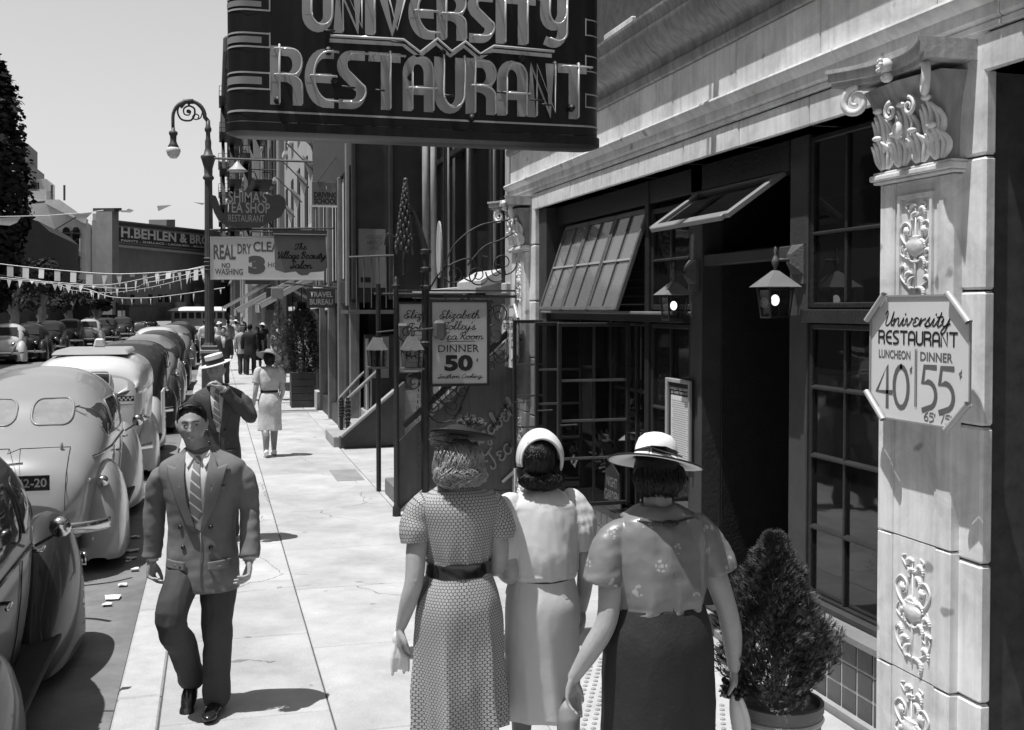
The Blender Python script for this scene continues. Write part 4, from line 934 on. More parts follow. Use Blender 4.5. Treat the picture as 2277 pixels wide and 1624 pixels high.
# white railings of the areaway seen between posts
for k in range(4): MB().box(2.9 + k * .0, 2.94, 12.5 + k * .55, 12.58 + k * .55, 0, 2.3).build('area_post', M_col, B)
MB().box(3.48, 3.5, 13.8, 14.3, .2, 2.3).build('basement_door', mat('grey_door', .3, .6, .15, 5), B)
# oval barber-style board by the stoop
o = thing('oval_board', 'pale oval board standing on edge behind the iron gate post', 'sign', (2.35, 12.4, 2.4)); a = PY(975, 555, 14.5)
MB().lathe([(.16, 0), (.16, .02), (.14, .03)], a, 20, (1, 0, 0), sx=1, sy=2.4).build('board', M_col, o)
# =============================================================== travel bureau shop (projects to X = 2.3)
XS2 = 2.3
Bs = thing('travel_bureau_building', 'dark shop building projecting over the stoop with posters in its upper windows', 'building', (XS2, 18.6, 0))
M_dk = mat('dark_shopfront_paint', .04, .5, .3, 4, .3, 40)
y0s, y1s = 18.6, 26.2
MB().box(2.6, 9, y0s + .3, y1s, 0, 9).build('inner_wall', M_dark, Bs)
MB().box(XS2 + .05, 4, y0s, y0s + .3, 2.5, 9).build('end_wall', M_dk, Bs)
a = PY(775, 500, y0s).x
for u in (783, 866): xx = XatY(u, y0s - .1); MB().box(xx, xx + .07, y0s - .12, y0s, 2.4, 6.5).build('pilaster_strip', M_dk, Bs, bevel=.01)
MB().box(XatY(771, y0s), XatY(775, y0s) + .01, y0s - .03, y0s + .2, 2.3, 6.5).build('corner_post', mat('grey_corner', .2, .7, .2, 5), Bs)
for z0_, z1_ in ((0, .35), (2.35, 2.75), (4.7, 9)):
    MB().box(XS2, XS2 + .3, y0s + .01, y1s, z0_, z1_).build('fascia', M_dk, Bs, bevel=.01)
for k in range(5):
    yy = y0s + .1 + k * 1.84; MB().box(XS2 - .04, XS2 + .12, yy, yy + .16, 0, 4.7).build('shop_pilaster', mat('grey_pilaster', .2, .6, .2, 5, streak=.3), Bs, bevel=.01)
    if k < 4:
        MB().box(XS2 + .04, XS2 + .05, yy + .2, yy + 1.8, 2.8, 4.65).build('window_poster', mat('pale_poster', .5, .8, .2, 2.5), Bs)
        for q in range(2): MB().box(XS2 + .0, XS2 + .04, yy + .65 + q * .55, yy + .7 + q * .55, 2.75, 4.7).build('muntin', M_dk, Bs)
        MB().box(XS2 + .1, XS2 + .11, yy + .2, yy + 1.8, .4, 2.3).build('shop_pane', M_glass, Bs)
MB().box(XS2 - .1, XS2, 24.3, 25.5, 0, .4).build('stall_riser', mat('pale_riser', .4, .7, .15, 5), Bs, bevel=.01)
poster = thing('travel_poster', 'pale shipping line poster in the dark upper window above the stoop railing', 'poster', (2.4, y0s - .05, 2.6))
def lab(T, s, u0, v0, u1, v1, Y, m, k='b', **kw):
    a, b = PY(u0, v1, Y), PY(u1, v0, Y); return TX(T, k, s, a.x, a.z, b.x - a.x, b.z - a.z, Y, m, **kw)
a, b = PY(797, 640, y0s - .02), PY(857, 510, y0s - .02); MB().box(a.x, b.x, y0s - .04, y0s - .02, a.z, b.z).build('sheet', mat('poster_grey', .2, .6, .2, 3), poster)
for s, v in (('HOLLAND', 523), ('AMERICA', 535), ('LINE', 547)): lab(poster, s, 815 if s != 'LINE' else 822, v, 850 if s != 'LINE' else 842, v + 9, y0s - .04, M_greypaint, bold=.02)
a, b = PY(802, 628, y0s - .04), PY(826, 617, y0s - .04); MB().box(a.x, b.x, y0s - .046, y0s - .041, a.z, b.z).build('dark_label', M_black, poster)
# railing in front of the poster and shelf
R2 = thing('balcony_railing', 'thin iron balcony railing in front of the shipping poster above the stoop', 'railing', (2.3, y0s - .9, 2.4))
ra, rb_ = PY(776, 572, y0s - .9), PY(875, 568, y0s - .9)
MB().tube([ra, rb_], .018, 6).build('top_rail', M_greyiron, R2)
for k in range(7): p = ra.lerp(rb_, k / 6); MB().tube([p, Vector((p.x, p.y, ZatY(820, 685, y0s - .9)))], .01, 5).build('baluster', M_greyiron, R2)
zsh = ZatY(820, 690, y0s - .9); MB().box(ra.x - .03, 3.4, y0s - 1.0, y0s, zsh - .06, zsh).build('balcony_floor', M_greyiron, R2)
# second stoop with stone side and railings
S2 = thing('brownstone_stoop', 'dark brownstone stoop with iron railings rising beside the travel bureau', 'stoop', (1.97, 17.5, 0))
def polyS(uv, Y, th, name, m, par=S2): return poly(uv, Y, th, name, m, par)
M_bs = mat('dark_brownstone', .075, .85, .25, 4, .4, 30)
polyS([(757, 998), (757, 972), (877, 870), (877, 870), (900, 850), (900, 985), (877, 990)], 17.5, .18, 'side_wall', M_bs)
p0 = PY(757, 972, 17.5); MB().box(XatY(733, 17.9) - .0, p0.x, 17.5, 18.9, 0, p0.z).build('bottom_step', mat('worn_step_stone', .3, .8, .2, 5), S2, bevel=.01) if False else None
MB().box(1.86, 3.2, 17.69, 19.0, 0, .17).build('step', MATS['worn_step_stone'], S2, bevel=.01)
for k in range(1, 6): MB().box(1.95 + k * .24, 3.3, 17.69, 18.9, k * .18 - .01, (k + 1) * .18).build('step', MATS['worn_step_stone'], S2, bevel=.01)
a, b = PY(757, 971, 17.45), PY(877, 868, 17.45); MB().bar(a, b, .035, .2, (0, 1, 0)).build('coping', mat('brownstone_coping', .3, .8, .2, 5), S2)
for Y_, d in ((17.6, 0), (18.7, -14)):
    n0 = PY(773 + d, 890, Y_); MB().box(n0.x - .03, n0.x + .03, Y_ - .03, Y_ + .03, .1, n0.z + .04).build('newel', M_iron, S2)
    tw_ = MB(); 
    for q in range(2): tw_.tube([(n0.x + .04 * math.cos(i * .8 + q * 3.14), Y_ + .04 * math.sin(i * .8 + q * 3.14), .4 + i * (n0.z - .4) / 22) for i in range(23)], .014, 5)
    tw_.build('twisted_bar', M_iron, S2, smooth=True)
    pts = [PY(768 + d, 905, Y_), PY(770 + d, 890, Y_), PY(800, 862, Y_), PY(843, 822 if d == 0 else 800, Y_), PY(848, 815, Y_), PY(847, 752, Y_)] if d == 0 else [PY(752, 895, Y_), PY(756, 885, Y_), PY(800, 838, Y_), PY(842, 800, Y_)]
    MB().tube(pts, .028, 8).build('handrail', mat('rail_grey', .22, .45, .2, 6), S2, smooth=True)
    for u in (800, 825): p = PY(u, 862 - (u - 800) * .8, Y_); MB().tube([p, (p.x, p.y, max(.3, p.z - 1.0))], .014, 5).build('baluster', MATS['rail_grey'], S2)
xx = XatY(878, 18.4)
Dw = thing('porch_bay', 'dark porch wall with a pale glazed door carrying notices at the top of the stoop', 'building', (2.4, 18.2, 0))
a, b = PY(846, 980, 18.3), PY(880, 745, 18.3); MB().box(PY(812, 900, 18.35).x, 3.5, 18.35, 18.5, 0, PY(812, 745, 18.3).z).build('wall', M_bs, Dw)
a, b = PY(829, 842, 18.28), PY(866, 748, 18.28); MB().box(a.x, b.x, 18.3, 18.35, a.z, b.z).build('door', mat('grey_door', .3, .6, .15, 5), Dw, bevel=.01)
for u0, v0, u1, v1 in ((835, 760, 850, 775), (833, 782, 858, 792), (832, 800, 846, 812), (850, 798, 860, 804)):
    a, b = PY(u0, v1, 18.28), PY(u1, v0, 18.28); MB().box(a.x, b.x, 18.285, 18.298, a.z, b.z).build('notice', mat('notice_print', .14, .7, .3, 20), Dw)
MB().box(PY(812, 700, 18.3).x, PY(818, 700, 18.3).x, 18.2, 18.3, .1, PY(815, 752, 18.3).z).build('porch_post', M_col, Dw, bevel=.01)
# planter box with clipped conifer
Pb = thing('planter_box', 'dark square wooden planter box at the shopfront edge of the pavement', 'planter', (2.0, 25.2, 0))
a, b = PZ(647, 905), PY(703, 830, 25.0); w0, w1 = PY(648, 905, 25.0).x, PY(703, 905, 25.0).x; zt_ = PY(675, 828, 25.0).z
for k in range(5): MB().box(w0, w1, 25.0, 25.05, k * zt_ / 5 + .004, (k + 1) * zt_ / 5 - .004).build('board', M_dk, Pb, bevel=.006)
for xx_ in (w0, w1 - .05): MB().box(xx_, xx_ + .05, 25.05, 25.55, 0, zt_).build('side_board', M_dk, Pb)
MB().box(w0 + .05, w1 - .05, 25.06, 25.55, .05, zt_ - .05).build('soil', mat('soil', .03, .95, .3, 20), Pb)
M_con = mat('conifer_foliage', .02, .7, .35, 6, rnd=.1)
def conifer(name, label, c, rfun, h, n, ls, m, seed=1, trunk=True, grp=None, core=None):
    T = thing(name, label, 'shrub' if h < 2.2 else 'tree', c, grp); rnd = random.Random(seed); f = MB(); c = Vector(c)
    for k in range(n):
        t = rnd.random() ** .85; a = rnd.uniform(0, 6.283); lump = 1 + .22 * math.sin(a * 3 + t * 9) + .14 * math.sin(a * 7 - t * 15)
        r = rfun(t) * lump * (rnd.uniform(.35, 1.05) ** .6)
        q = c + Vector((r * math.cos(a), r * math.sin(a), t * h)); d = Vector((math.cos(a) * .8, math.sin(a) * .8, .9 + rnd.uniform(-.3, .5))).normalized(); d = (d + Vector((rnd.uniform(-.5, .5), rnd.uniform(-.5, .5), rnd.uniform(-.4, .3)))).normalized()
        x, y_ = basis(d); b = rnd.uniform(0, 6.28); s_ = x * math.cos(b) + y_ * math.sin(b); L_ = ls * rnd.uniform(.6, 1.4)
        # a feathery spray: a stem blade with three side blades
        f.add([q, q + d * L_ * .5 + s_ * L_ * .12, q + d * L_, q + d * L_ * .5 - s_ * L_ * .12], [(0, 1, 2, 3)])
        for sg in (-1, 1):
            e = (d + s_ * sg * 1.0).normalized(); p = q + d * L_ * .3; f.add([p, p + e * L_ * .5 + d * L_ * .07, p + e * L_ * .55], [(0, 1, 2)])
            p = q + d * L_ * .6; f.add([p, p + e * L_ * .34 + d * L_ * .06, p + e * L_ * .4], [(0, 1, 2)])
    f.build('foliage', m, T)
    s = MB(); s.tube([c + Vector((0, 0, -.1)), c + Vector((.02, 0, h * .4)), c + Vector((0, .01, h * .9))], [.035 * h, .02 * h, .004], 7)
    for k in range(14):
        a = k * 2.4; t = .1 + .05 * k; s.tube([c + Vector((0, 0, t * h)), c + Vector((rfun(t) * .7 * math.cos(a), rfun(t) * .7 * math.sin(a), t * h + .15 * h))], [.012 * h, .003], 4)
    s.build('trunk', M_wood, T)
    return T
cx_ = (w0 + w1) / 2
conifer('clipped_conifer', 'tall dark clipped conifer growing in the square planter box', (cx_, 25.3, zt_ - .06), lambda t: .34 * (1 - (2 * t - .8) ** 2 * .35) * (1 if t < .8 else (1 - t) / .2 * .7 + .3), 1.62, 6500, .07, M_con, 3)
# trellis mass beside the tree
leafy('climbing_plant', 'pale dusty climbing plant just left of the clipped conifer', 'plant', (1.55, 27.2, 1.3), (.14, .2, 1.15), 700, .1, mat('dusty_leaf', .17, .7, .3, 6), up=.1)
# =============================================================== hanging shop signs farther along
t, x, W, z, H = board('travel_bureau_sign', 'small black hanging sign reading travel bureau beside the dark shop corner', 'sign', 683, 641, 745, 685, 21.0, M_dk, .06)
M_dimlet = mat('dim_lettering', .30, .6, .1, 5)
lab(t, 'TRAVEL', 689, 649, 740, 661, 21.0, M_dimlet, bold=.03); lab(t, 'BUREAU', 689, 665, 740, 678, 21.0, M_dimlet, bold=.03)
a = PY(715, 630, 21.0); MB().tube([(1.3, 21.03, a.z), (XS2 + .1, 21.03, a.z - .1)], .02, 6).build('hanger_bar', M_iron, t)
for u in (695, 735): p = PY(u, 641, 21.03); MB().tube([p, p + UZ * .1], .008, 5).build('hanger', M_iron, t)
for k, (u0, v0, u1, v1, Y) in enumerate(((690, 636, 726, 688, 22.3), (722, 634, 760, 690, 22.8))):
    a, b = PY(u0, v1, Y), PY(u1, v0, Y); q = thing('cloth_banner', ('small pale cloth banner behind the travel bureau sign', 'larger sunlit pale cloth banner right behind the travel bureau sign')[k], 'banner', (a.x, Y, a.z))
    MB().add([(a.x, Y, a.z), (b.x, Y - .25, a.z + .05), (b.x - .1, Y - .1, b.z), (a.x + .05, Y + .05, b.z)], [(0, 1, 2, 3)]).build('cloth', mat('pale_canvas', .45, .9, .15, 5), q).modifiers.new('s', 'SOLIDIFY').thickness = .01
t, x, W, z, H = board('driving_school_sign', 'square grey hanging sign reading auto driving school high above the shops', 'sign', 694, 406, 757, 457, 21.2, mat('grey_signboard', .13, .6, .15, 3), .05)
lab(t, 'AUTO', 708, 411, 737, 424, 21.2, M_greypaint, bold=.04); lab(t, 'DRIVING', 698, 428, 750, 440, 21.2, M_black, bold=.05); lab(t, 'SCHOOL', 698, 442, 750, 454, 21.2, M_black, bold=.05)
MB().box(x, x + W, 21.16, 21.2, z - .03, z).build('bottom_trim', M_white, t); MB().tube([(x + .1, 21.2, z + H), (XS2 + .3, 21.2, z + H + .9)], .01, 5).build('stay_wire', M_iron, t)
# beauty salon shield
t = thing('beauty_salon_sign', 'grey shield shaped hanging sign of the beauty salon overlapping the dry cleaning sign', 'sign', (1.2, 22, 3))
o = MB().prism([PY(u, v, 22.0) for u, v in ((609, 516), (724, 514), (727, 597), (718, 604), (690, 606), (684, 612), (672, 613), (664, 610), (658, 604), (634, 607), (612, 600))], (0, .05, 0)).build('board', mat('shield_grey', .15, .5, .15, 3), t); clean(o.data)
a, b = PY(607, 524, 21.95), PY(726, 513, 21.95); MB().box(a.x, b.x, 21.9, 22.08, a.z, b.z).build('top_cap', M_dk, t); MB().box(a.x, b.x, 21.89, 21.9, a.z + .02, a.z + .04).build('trim_line', M_dimlet, t)
lab(t, 'The', 655, 543, 680, 555, 22.0, M_black, 's', sw=.02, slant=.2); lab(t, 'Village', 616, 562, 664, 575, 22.0, M_black, 's', sw=.022, slant=.2, gap=.03); lab(t, 'Beauty', 668, 562, 722, 575, 22.0, M_black, 's', sw=.022, slant=.2, gap=.03); lab(t, 'Salon', 645, 583, 692, 597, 22.0, M_black, 's', sw=.024, slant=.2, gap=.04)
MB().tube([PY(560, 509, 22.05), PY(772, 508, 22.05)], .02, 6).build('hanger_bar', M_iron, t)
# dry cleaning board
YD = 24.0
t, x, W, z, H = board('dry_cleaning_sign', 'wide white dry cleaning signboard hung beside the lamp post', 'sign', 470, 533, 727, 620, YD, M_white, .08, mat('sign_edge', .5, .6, .1, 4), fw=.02)
for k, (s, u0, u1, v0, v1) in enumerate((('REAL', 475, 524, 545, 577), ('DRY', 528, 559, 543, 565), ('CLEANING', 563, 680, 539, 560))): lab(t, s, u0, v0, u1, v1, YD, M_greypaint, bold=.03)
lab(t, 'NO', 493, 585, 512, 596, YD, M_greypaint, bold=.03); lab(t, 'WASHING', 478, 598, 540, 611, YD, M_greypaint, bold=.02); lab(t, '3', 552, 569, 590, 610, YD, M_greypaint, bold=.09); lab(t, 'HOUR', 596, 584, 640, 595, YD, M_greypaint, bold=.01)
MB().tube([PY(466, 529, YD + .04), PY(700, 526, YD + .04)], .025, 6).build('hanger_bar', M_iron, t)
# teapot sign
YP = 26.0
t = thing('teapot_sign', 'dark teapot shaped hanging sign of the tea shop restaurant', 'sign', (0, YP, 4))
spout = [(466, 432), (480, 436), (486, 450), (490, 466), (497, 476), (500, 462), (506, 445), (522, 432), (545, 424), (552, 412), (560, 424), (585, 428), (604, 436), (620, 432), (634, 442), (636, 462), (625, 482), (606, 490), (590, 500), (575, 508), (530, 508), (500, 500), (486, 490), (476, 472), (470, 452)]
o = MB().prism([PY(u, v, YP) for u, v in spout], (0, .12, 0)).build('teapot_board', mat('teapot_dark', .055, .5, .2, 3), t); clean(o.data)
lab(t, "SHIMA'S", 508, 427, 593, 451 - 1, YP, M_dimlet, bold=.01); lab(t, 'TEA SHOP', 501, 452, 600, 473, YP, M_dimlet, bold=.01); lab(t, 'RESTAURANT', 508, 479, 588, 493, YP, M_dimlet)
MB().tube([PY(466, 512, YP + .05), PY(700, 508, YP + .05)], .03, 6).build('hanger_bar', M_iron, t); MB().tube([PY(598, 496, YP + .05), PY(610, 509, YP + .05)], .02, 5).build('foot_bracket', M_iron, t)
# bar with gooseneck lamp
t = thing('gooseneck_lamp', 'bell shaped enamel lamp hanging from a long iron bar right of the lamp post', 'lamp', (.6, 26.9, 6))
MB().tube([PY(468, 352, 26.9), PY(697, 360, 26.9)], .03, 6).build('bar', M_greyiron, t); c = PY(528, 380, 26.9)
MB().lathe([(.02, .28), (.03, .22), (.06, .18), (.12, .1), (.2, .03), (.25, 0), (.24, -.01)], c, 16).build('shade', mat('enamel_grey', .4, .4, .1, 5), t, smooth=True); MB().tube([c + UZ * .25, c + UZ * .38], .02, 6).build('stem', M_iron, t)
# =============================================================== buildings farther along the right-hand side
def block(name, label, x0, x1, y0, y1, h, m, face=None, cols=0, rows=0, zb=4.2, winw=.9, winh=1.5, lit=True, dz=3.1, sill=True):
    """a far building seen obliquely along its street face x0"""
    Bt = thing(name, label, 'building', (x0, y0, 0)); MB().box(x0, x1, y0, y1, 0, h).build('wall', m, Bt)
    return Bt
def side_windows(Bt, x, ys_, zs_, w_, h_, m=M_dark, sillm=None, out=-1):
    fr = None
    for yy in ys_:
        for z in zs_:
            if fr is None:
                fr = MB().box(min(0, out * .03), max(0, out * .03), 0, w_, 0, h_).build('window', m, Bt, loc=(x - Bt.location.x, yy - Bt.location.y, z))
                si = MB().box(min(0, out * .15), max(0, out * .15), -.1, w_ + .1, -.15, -.01).build('sill', sillm or M_terra, Bt, loc=(x - Bt.location.x, yy - Bt.location.y, z))
            else: dup(fr, Bt, (x - Bt.location.x, yy - Bt.location.y, z)); dup(si, Bt, (x - Bt.location.x, yy - Bt.location.y, z))
M_pw = mat('pale_painted_wall', .42, .85, .12, 2, .2, 30, streak=.15)
M_mid = mat('grey_brick_wall', .19, .9, .2, 1.5, .3, 20)
M_dk2 = mat('sooty_wall', .06, .9, .3, 1.5)
b3 = block('pale_shop_building', 'pale painted building with tall windows behind the driving school sign', 2.75, 9, 26.4, 44, 16, M_pw)
side_windows(b3, 2.75, [27.5, 30.2, 33, 36, 39, 42], [4.6, 8.2, 11.8], .95, 2.2)
for k, yy in enumerate([27, 31, 35, 39]): MB().box(2.68, 2.76, yy, yy + 3.4, .6, 2.9).build('shop_window', M_glass, b3)
MB().box(2.62, 2.75, 26.4, 44, 3.3, 3.9).build('shop_fascia', M_dk, b3); MB().box(2.71, 2.76, 26.4, 44, 0, 3.3).build('shopfront', M_dk, b3)
b4 = block('fire_escape_building', 'dark tenement hung with fire escapes above the teapot sign', 2.55, 9, 44, 74, 22, M_mid)
side_windows(b4, 2.55, [45.5 + 2.4 * k for k in range(12)], [4.6, 7.6, 10.6, 13.6, 16.6], 1.1, 1.9)
b5 = block('corner_tenement', 'tall dark corner tenement with heavy cornice at the end of the shop row', 1.75, 9, 95, 138, 23.6, M_dk2)
side_windows(b5, 1.75, [96 + 3.2 * k for k in range(13)], [5, 8.2, 11.4, 14.6, 17.8], 1.3, 1.9, M_dark)
MB().box(.95, 2, 94, 139, 23.4, 24.9).build('cornice', M_dk2, b5, bevel=.2)
for k in range(14): MB().box(1.2, 1.8, 95 + k * 3.1, 95.5 + k * 3.1, 22.4, 23.4).build('cornice_bracket', M_dk2, b5)
MB().box(2.48, 2.55, 44, 74, 0, 3.6).build('shopfront', M_dk, b4)
b6 = block('brick_loft_building', 'grey brick loft building between the two tenements', 2.2, 9, 74, 95, 21, mat('loft_brick', .28, .9, .2, 1.5))
side_windows(b6, 2.2, [75.5 + 3 * k for k in range(6)], [5, 8.2, 11.4, 14.6], 1.3, 1.9)
def fire_escape(Bt, x, y0, y1, zs_, dep=.9):
    F = MB()
    for z in zs_:
        F.box(x - dep, x, y0, y1, z, z + .05)
        for h in (.45, .9): F.tube([(x, y0, z + h), (x - dep, y0, z + h), (x - dep, y1, z + h), (x, y1, z + h)], .025, 4)
        n = int((y1 - y0) / .35)
        for k in range(n + 1): F.bar((x - dep, y0 + (y1 - y0) * k / n, z), (x - dep, y0 + (y1 - y0) * k / n, z + .9), .02, .02)
        for k in range(4): F.bar((x - dep * k / 3, y0, z), (x - dep * k / 3, y0, z + .9), .02, .02)
    for a, b in zip(zs_[:-1], zs_[1:]):
        F.bar((x - dep * .7, y0 + .4, a), (x - dep * .7, y1 - .6, b), .3, .06)
    o = F.build('fire_escape', M_iron, Bt); tag(o, kind='stuff')
fire_escape(b4, 2.55, 46, 50.5, [4.5, 7.5, 10.5, 13.5, 16.5], 1.0); fire_escape(b4, 2.55, 60, 65, [4.5, 7.5, 10.5, 13.5, 16.5], 1.0)
fire_escape(b4, 2.55, 53, 57, [4.5, 7.5, 10.5, 13.5, 16.5], .8); fire_escape(b6, 2.2, 88, 93, [5, 8.2, 11.4, 14.6, 17.8], 1.0)
for k in range(13): MB().box(2.50, 2.55, 44.3 + 2.4 * k, 44.95 + 2.4 * k, 3.7, 21).build('sunlit_wall_strip', M_pw, b4)  # paler strips stand in for sunlit wall between the windows
fire_escape(b5, 1.75, 100, 106, [5, 8.2, 11.4, 14.6, 17.8, 21], 1.1); fire_escape(b5, 1.75, 120, 127, [5, 8.2, 11.4, 14.6, 17.8], 1.1)
fire_escape(b6, 2.2, 80, 86, [5, 8.2, 11.4, 14.6, 17.8], 1.1)
# awnings over the pavement
M_stripe = mat('awning_pale', .5, .9, .1, 5); M_stripe2 = mat('awning_grey', .12, .9, .2, 5); M_awd = mat('awning_dark', .07, .9, .2, 5)
def awning(y0, y1, xw, xo, zt, zb_, label, m=M_awd):
    T = thing('shop_awning', label, 'awning', (xw, y0, zb_), 'awnings over the shops')
    n = 7
    for k in range(n):
        a, b = y0 + (y1 - y0) * k / n, y0 + (y1 - y0) * (k + 1) / n
        MB().prism([(xw, a, zt), (xw, b, zt), (xo, b, zb_), (xo, a, zb_)], (0, 0, .015)).build('canvas_stripe', M_stripe2 if k % 2 == 0 else m, T)
        MB().prism([(xo, a, zb_), (xo, b, zb_), (xo + .01, b, zb_ - .22), (xo + .01, a, zb_ - .22)], (.01, 0, 0)).build('valance', m if k % 2 == 0 else M_stripe, T)
    MB().prism([(xw, y0 - .015, zt), (xo, y0 - .015, zb_), (xo + .06, y0 - .015, zb_ - .10), (xw, y0 - .015, zt - .13)], (0, -.02, 0)).build('gable_edge', M_stripe, T)
awning(30, 33.5, 2.75, 1.2, 2.95 + .25, 2.35, 'striped shop awning nearest the planter, low over the pavement')
awning(38, 43, 2.75, .75, 3.3, 2.2, 'pale edged sloping awning farther down the pavement')
awning(50, 56, 2.55, 0.4, 3.5, 2.3, 'far striped awning just right of the lamp post foot', M_awd)
# shop signs and clutter above the far pavement
for k, (u0, v0, u1, v1, Y, g_, lb) in enumerate(((545, 610, 600, 632, 36, .045, 'small dark hanging signboard under the dry cleaning sign'), (603, 640, 630, 665, 29, .3, 'tiny pale signboard on a slanted bar above the striped awning'), (592, 640, 612, 690, 33, .05, 'narrow dark board hanging over the far pavement'), (636, 520, 690, 600, 28.0, .2, 'grey panel sign behind the beauty salon shield'))):
    a, b = PY(u0, v1, Y), PY(u1, v0, Y); T = thing('hanging_board', lb, 'sign', (a.x, Y, a.z)); MB().box(a.x, b.x, Y, Y + .06, a.z, b.z).build('board', mat('board_%s' % ('black', 'pale', 'sooty', 'grey')[k], g_, .6, .2, 4), T, bevel=.01)
    MB().tube([(a.x + .1, Y + .03, b.z), (3, Y + .03, b.z + .2)], .015, 4).build('bar', M_iron, T)
# drapery and pennants on the pale building
for k in range(5):
    a = PX(640 + k * 14, 470 - k * 34, 2.5); f = thing('bunting_drape', ('lowest', 'second lowest', 'middle', 'second highest', 'highest')[k] + ' drape of pale bunting on the wall behind the driving school sign', 'flag', (2.5, a.y, a.z), 'bunting drapes on the pale building')
    MB().prism([(2.7, a.y, a.z), (2.35, a.y - .3, a.z + .25), (2.6, a.y - .1, a.z - .45)], (.0, .02, 0)).build('cloth', M_stripe, f); MB().tube([(2.75, a.y, a.z - .2), (1.9, a.y - .7, a.z + .5)], .02, 5).build('pole', M_wood, f)
# =============================================================== street lamp
LX, LY = -.09, 27.0
La = thing('street_lamp', 'tall cast iron street lamp with a curled crook and white globe at the kerb', 'street lamp', (LX, LY, 0))
zz = lambda v: ZatY(467, v, LY); kx = lambda du: du / 2419 * (LY * .964)
M_cast = mat('cast_iron_grey', .075, .5, .25, 6, .3, 60)
MB().box(LX - .26, LX + .26, LY - .26, LY + .26, 0, .18).build('foot', M_cast, La, bevel=.02)
MB().box(LX - .19, LX + .19, LY - .19, LY + .19, .18, zz(785)).build('pedestal', M_cast, La, bevel=.03)
MB().box(LX - .22, LX + .22, LY - .22, LY + .22, zz(785), zz(778)).build('pedestal_cap', mat('worn_rim', .35, .5, .1, 5), La, bevel=.01); MB().box(LX - .2, LX + .2, LY - .2, LY + .2, zz(778), zz(768)).build('pedestal_neck', M_cast, La, bevel=.03)
MB().lathe([(.15, zz(768)), (.12, zz(762)), (.115, zz(740)), (.105, zz(600)), (.09, zz(420)), (.088, zz(400))], (LX, LY, 0), 24, flute=.09).build('fluted_shaft', M_cast, La)
MB().lathe([(.088, zz(402)), (.13, zz(398)), (.13, zz(394)), (.095, zz(390)), (.10, zz(375)), (.15, zz(358)), (.18, zz(350)), (.17, zz(347)), (.11, zz(344)), (.07, zz(330)), (.075, zz(316)), (.055, zz(308)), (.05, zz(296)), (.08, zz(291)), (.08, zz(286)), (.055, zz(282)), (.05, zz(268))], (LX, LY, 0), 16).build('capital', M_cast, La, smooth=True)
c = PY(420, 262, LY)
xp_ = LX
pts = [Vector((LX, LY, zz(270)))] + [PY(420 + 35.5 * math.cos(R_(a)), 261 - 36 * math.sin(R_(a)), LY) for a in range(0, 181, 12)] + [PY(384.5, 275, LY), PY(385, 288, LY)]
MB().tube(pts, [.05] * 6 + [.045] * 8 + [.04] * (len(pts) - 14), 10).build('crook', M_cast, La, smooth=True)
MB().tube([PY(400, 238, LY), PY(411, 226, LY), PY(430, 226, LY)], .062, 8).build('crook_sleeve', M_cast, La, smooth=True)
s1 = [PY(u, v, LY) for u, v in catmull([(450, 250), (446, 262), (436, 266), (428, 262), (434, 254), (442, 258), (440, 264)], 5)]; MB().tube(s1, .016, 6).build('scroll', M_cast, La, smooth=True)
s2 = [PY(u, v, LY) for u, v in catmull([(433, 256), (424, 268), (404, 266), (395, 250), (400, 234), (416, 229)], 6)]; MB().tube(s2, .024, 6).build('scroll', M_cast, La, smooth=True)
s3 = [PY(u, v, LY) for u, v in catmull([(433, 256), (432, 242), (420, 236), (409, 242), (410, 254), (420, 256), (424, 248), (418, 245)], 6)]; MB().tube(s3, [.026 - .0003 * i for i in range(len(s3))], 6).build('scroll', M_cast, La, smooth=True)
m = MB(); m.ell(PY(419, 248, LY), .05, .04, .05, 8, 6); m.ell(PY(420, 232, LY), .03, .03, .03, 8, 6); m.build('scroll_boss', M_cast, La, smooth=True)
q = PY(385.5, 320, LY)
MB().lathe([(.04, zz(288)), (.045, zz(294)), (.1, zz(297)), (.1, zz(302)), (.075, zz(306)), (.07, zz(316)), (.085, zz(322)), (.13, zz(330)), (.12, zz(332)), (.0, zz(332))], (q.x, LY, 0), 16).build('lamp_hood', M_cast, La, smooth=True)
MB().lathe([(.12, zz(331)), (.16, zz(334)), (.165, zz(340)), (.13, zz(349)), (.07, zz(355)), (0, zz(356))], (q.x, LY, 0), 18).build('globe', mat('opal_glass', .7, .15, .05, 3, spec=.6), La, smooth=True)
for v in (395, 575, 583, 592, 600): MB().lathe([(.10, -.02), (.13, 0), (.10, .02)], (LX, LY, zz(v)), 12).build('collar', M_cast, La)
# =============================================================== far end of the street
def poly_y(uv, Y, th, name, m, par): o = MB().prism([PY(u, v, Y) for u, v in uv], (0, th, 0)).build(name, m, par); clean(o.data); return o
Bh = thing('paint_store_building', 'long low brick building end wall with the big painted paint maker name board', 'building', (-8, 115, 0))
M_beh = mat('end_wall_brick', .22, .9, .15, .8, .3, 6)
def PB(u, v): # the wall turns slightly away to the right
    u0, u1 = 240., 600.; t = (u - u0) / (u1 - u0); d = ray(u, v); A0 = PY(240, 686, 104); B0 = PY(600, 686, 146); n_ = Vector((B0.y - A0.y, -(B0.x - A0.x), 0)); s = (A0.x * n_.x + A0.y * n_.y) / (d.x * n_.x + d.y * n_.y); return Vector((d.x * s, d.y * s, CH + d.z * s))
nB = (PB(600, 686) - PB(240, 686)).normalized(); nB = Vector((-nB.y, nB.x, 0))
def pb(uv, off, th, name, m, par=Bh): o = MB().prism([PB(u, v) + nB * off for u, v in uv], nB * th).build(name, m, par); clean(o.data); return o
pb([(240, 716), (240, 490), (470, 513), (600, 526), (600, 711)], 0, 1.5, 'wall', M_beh)
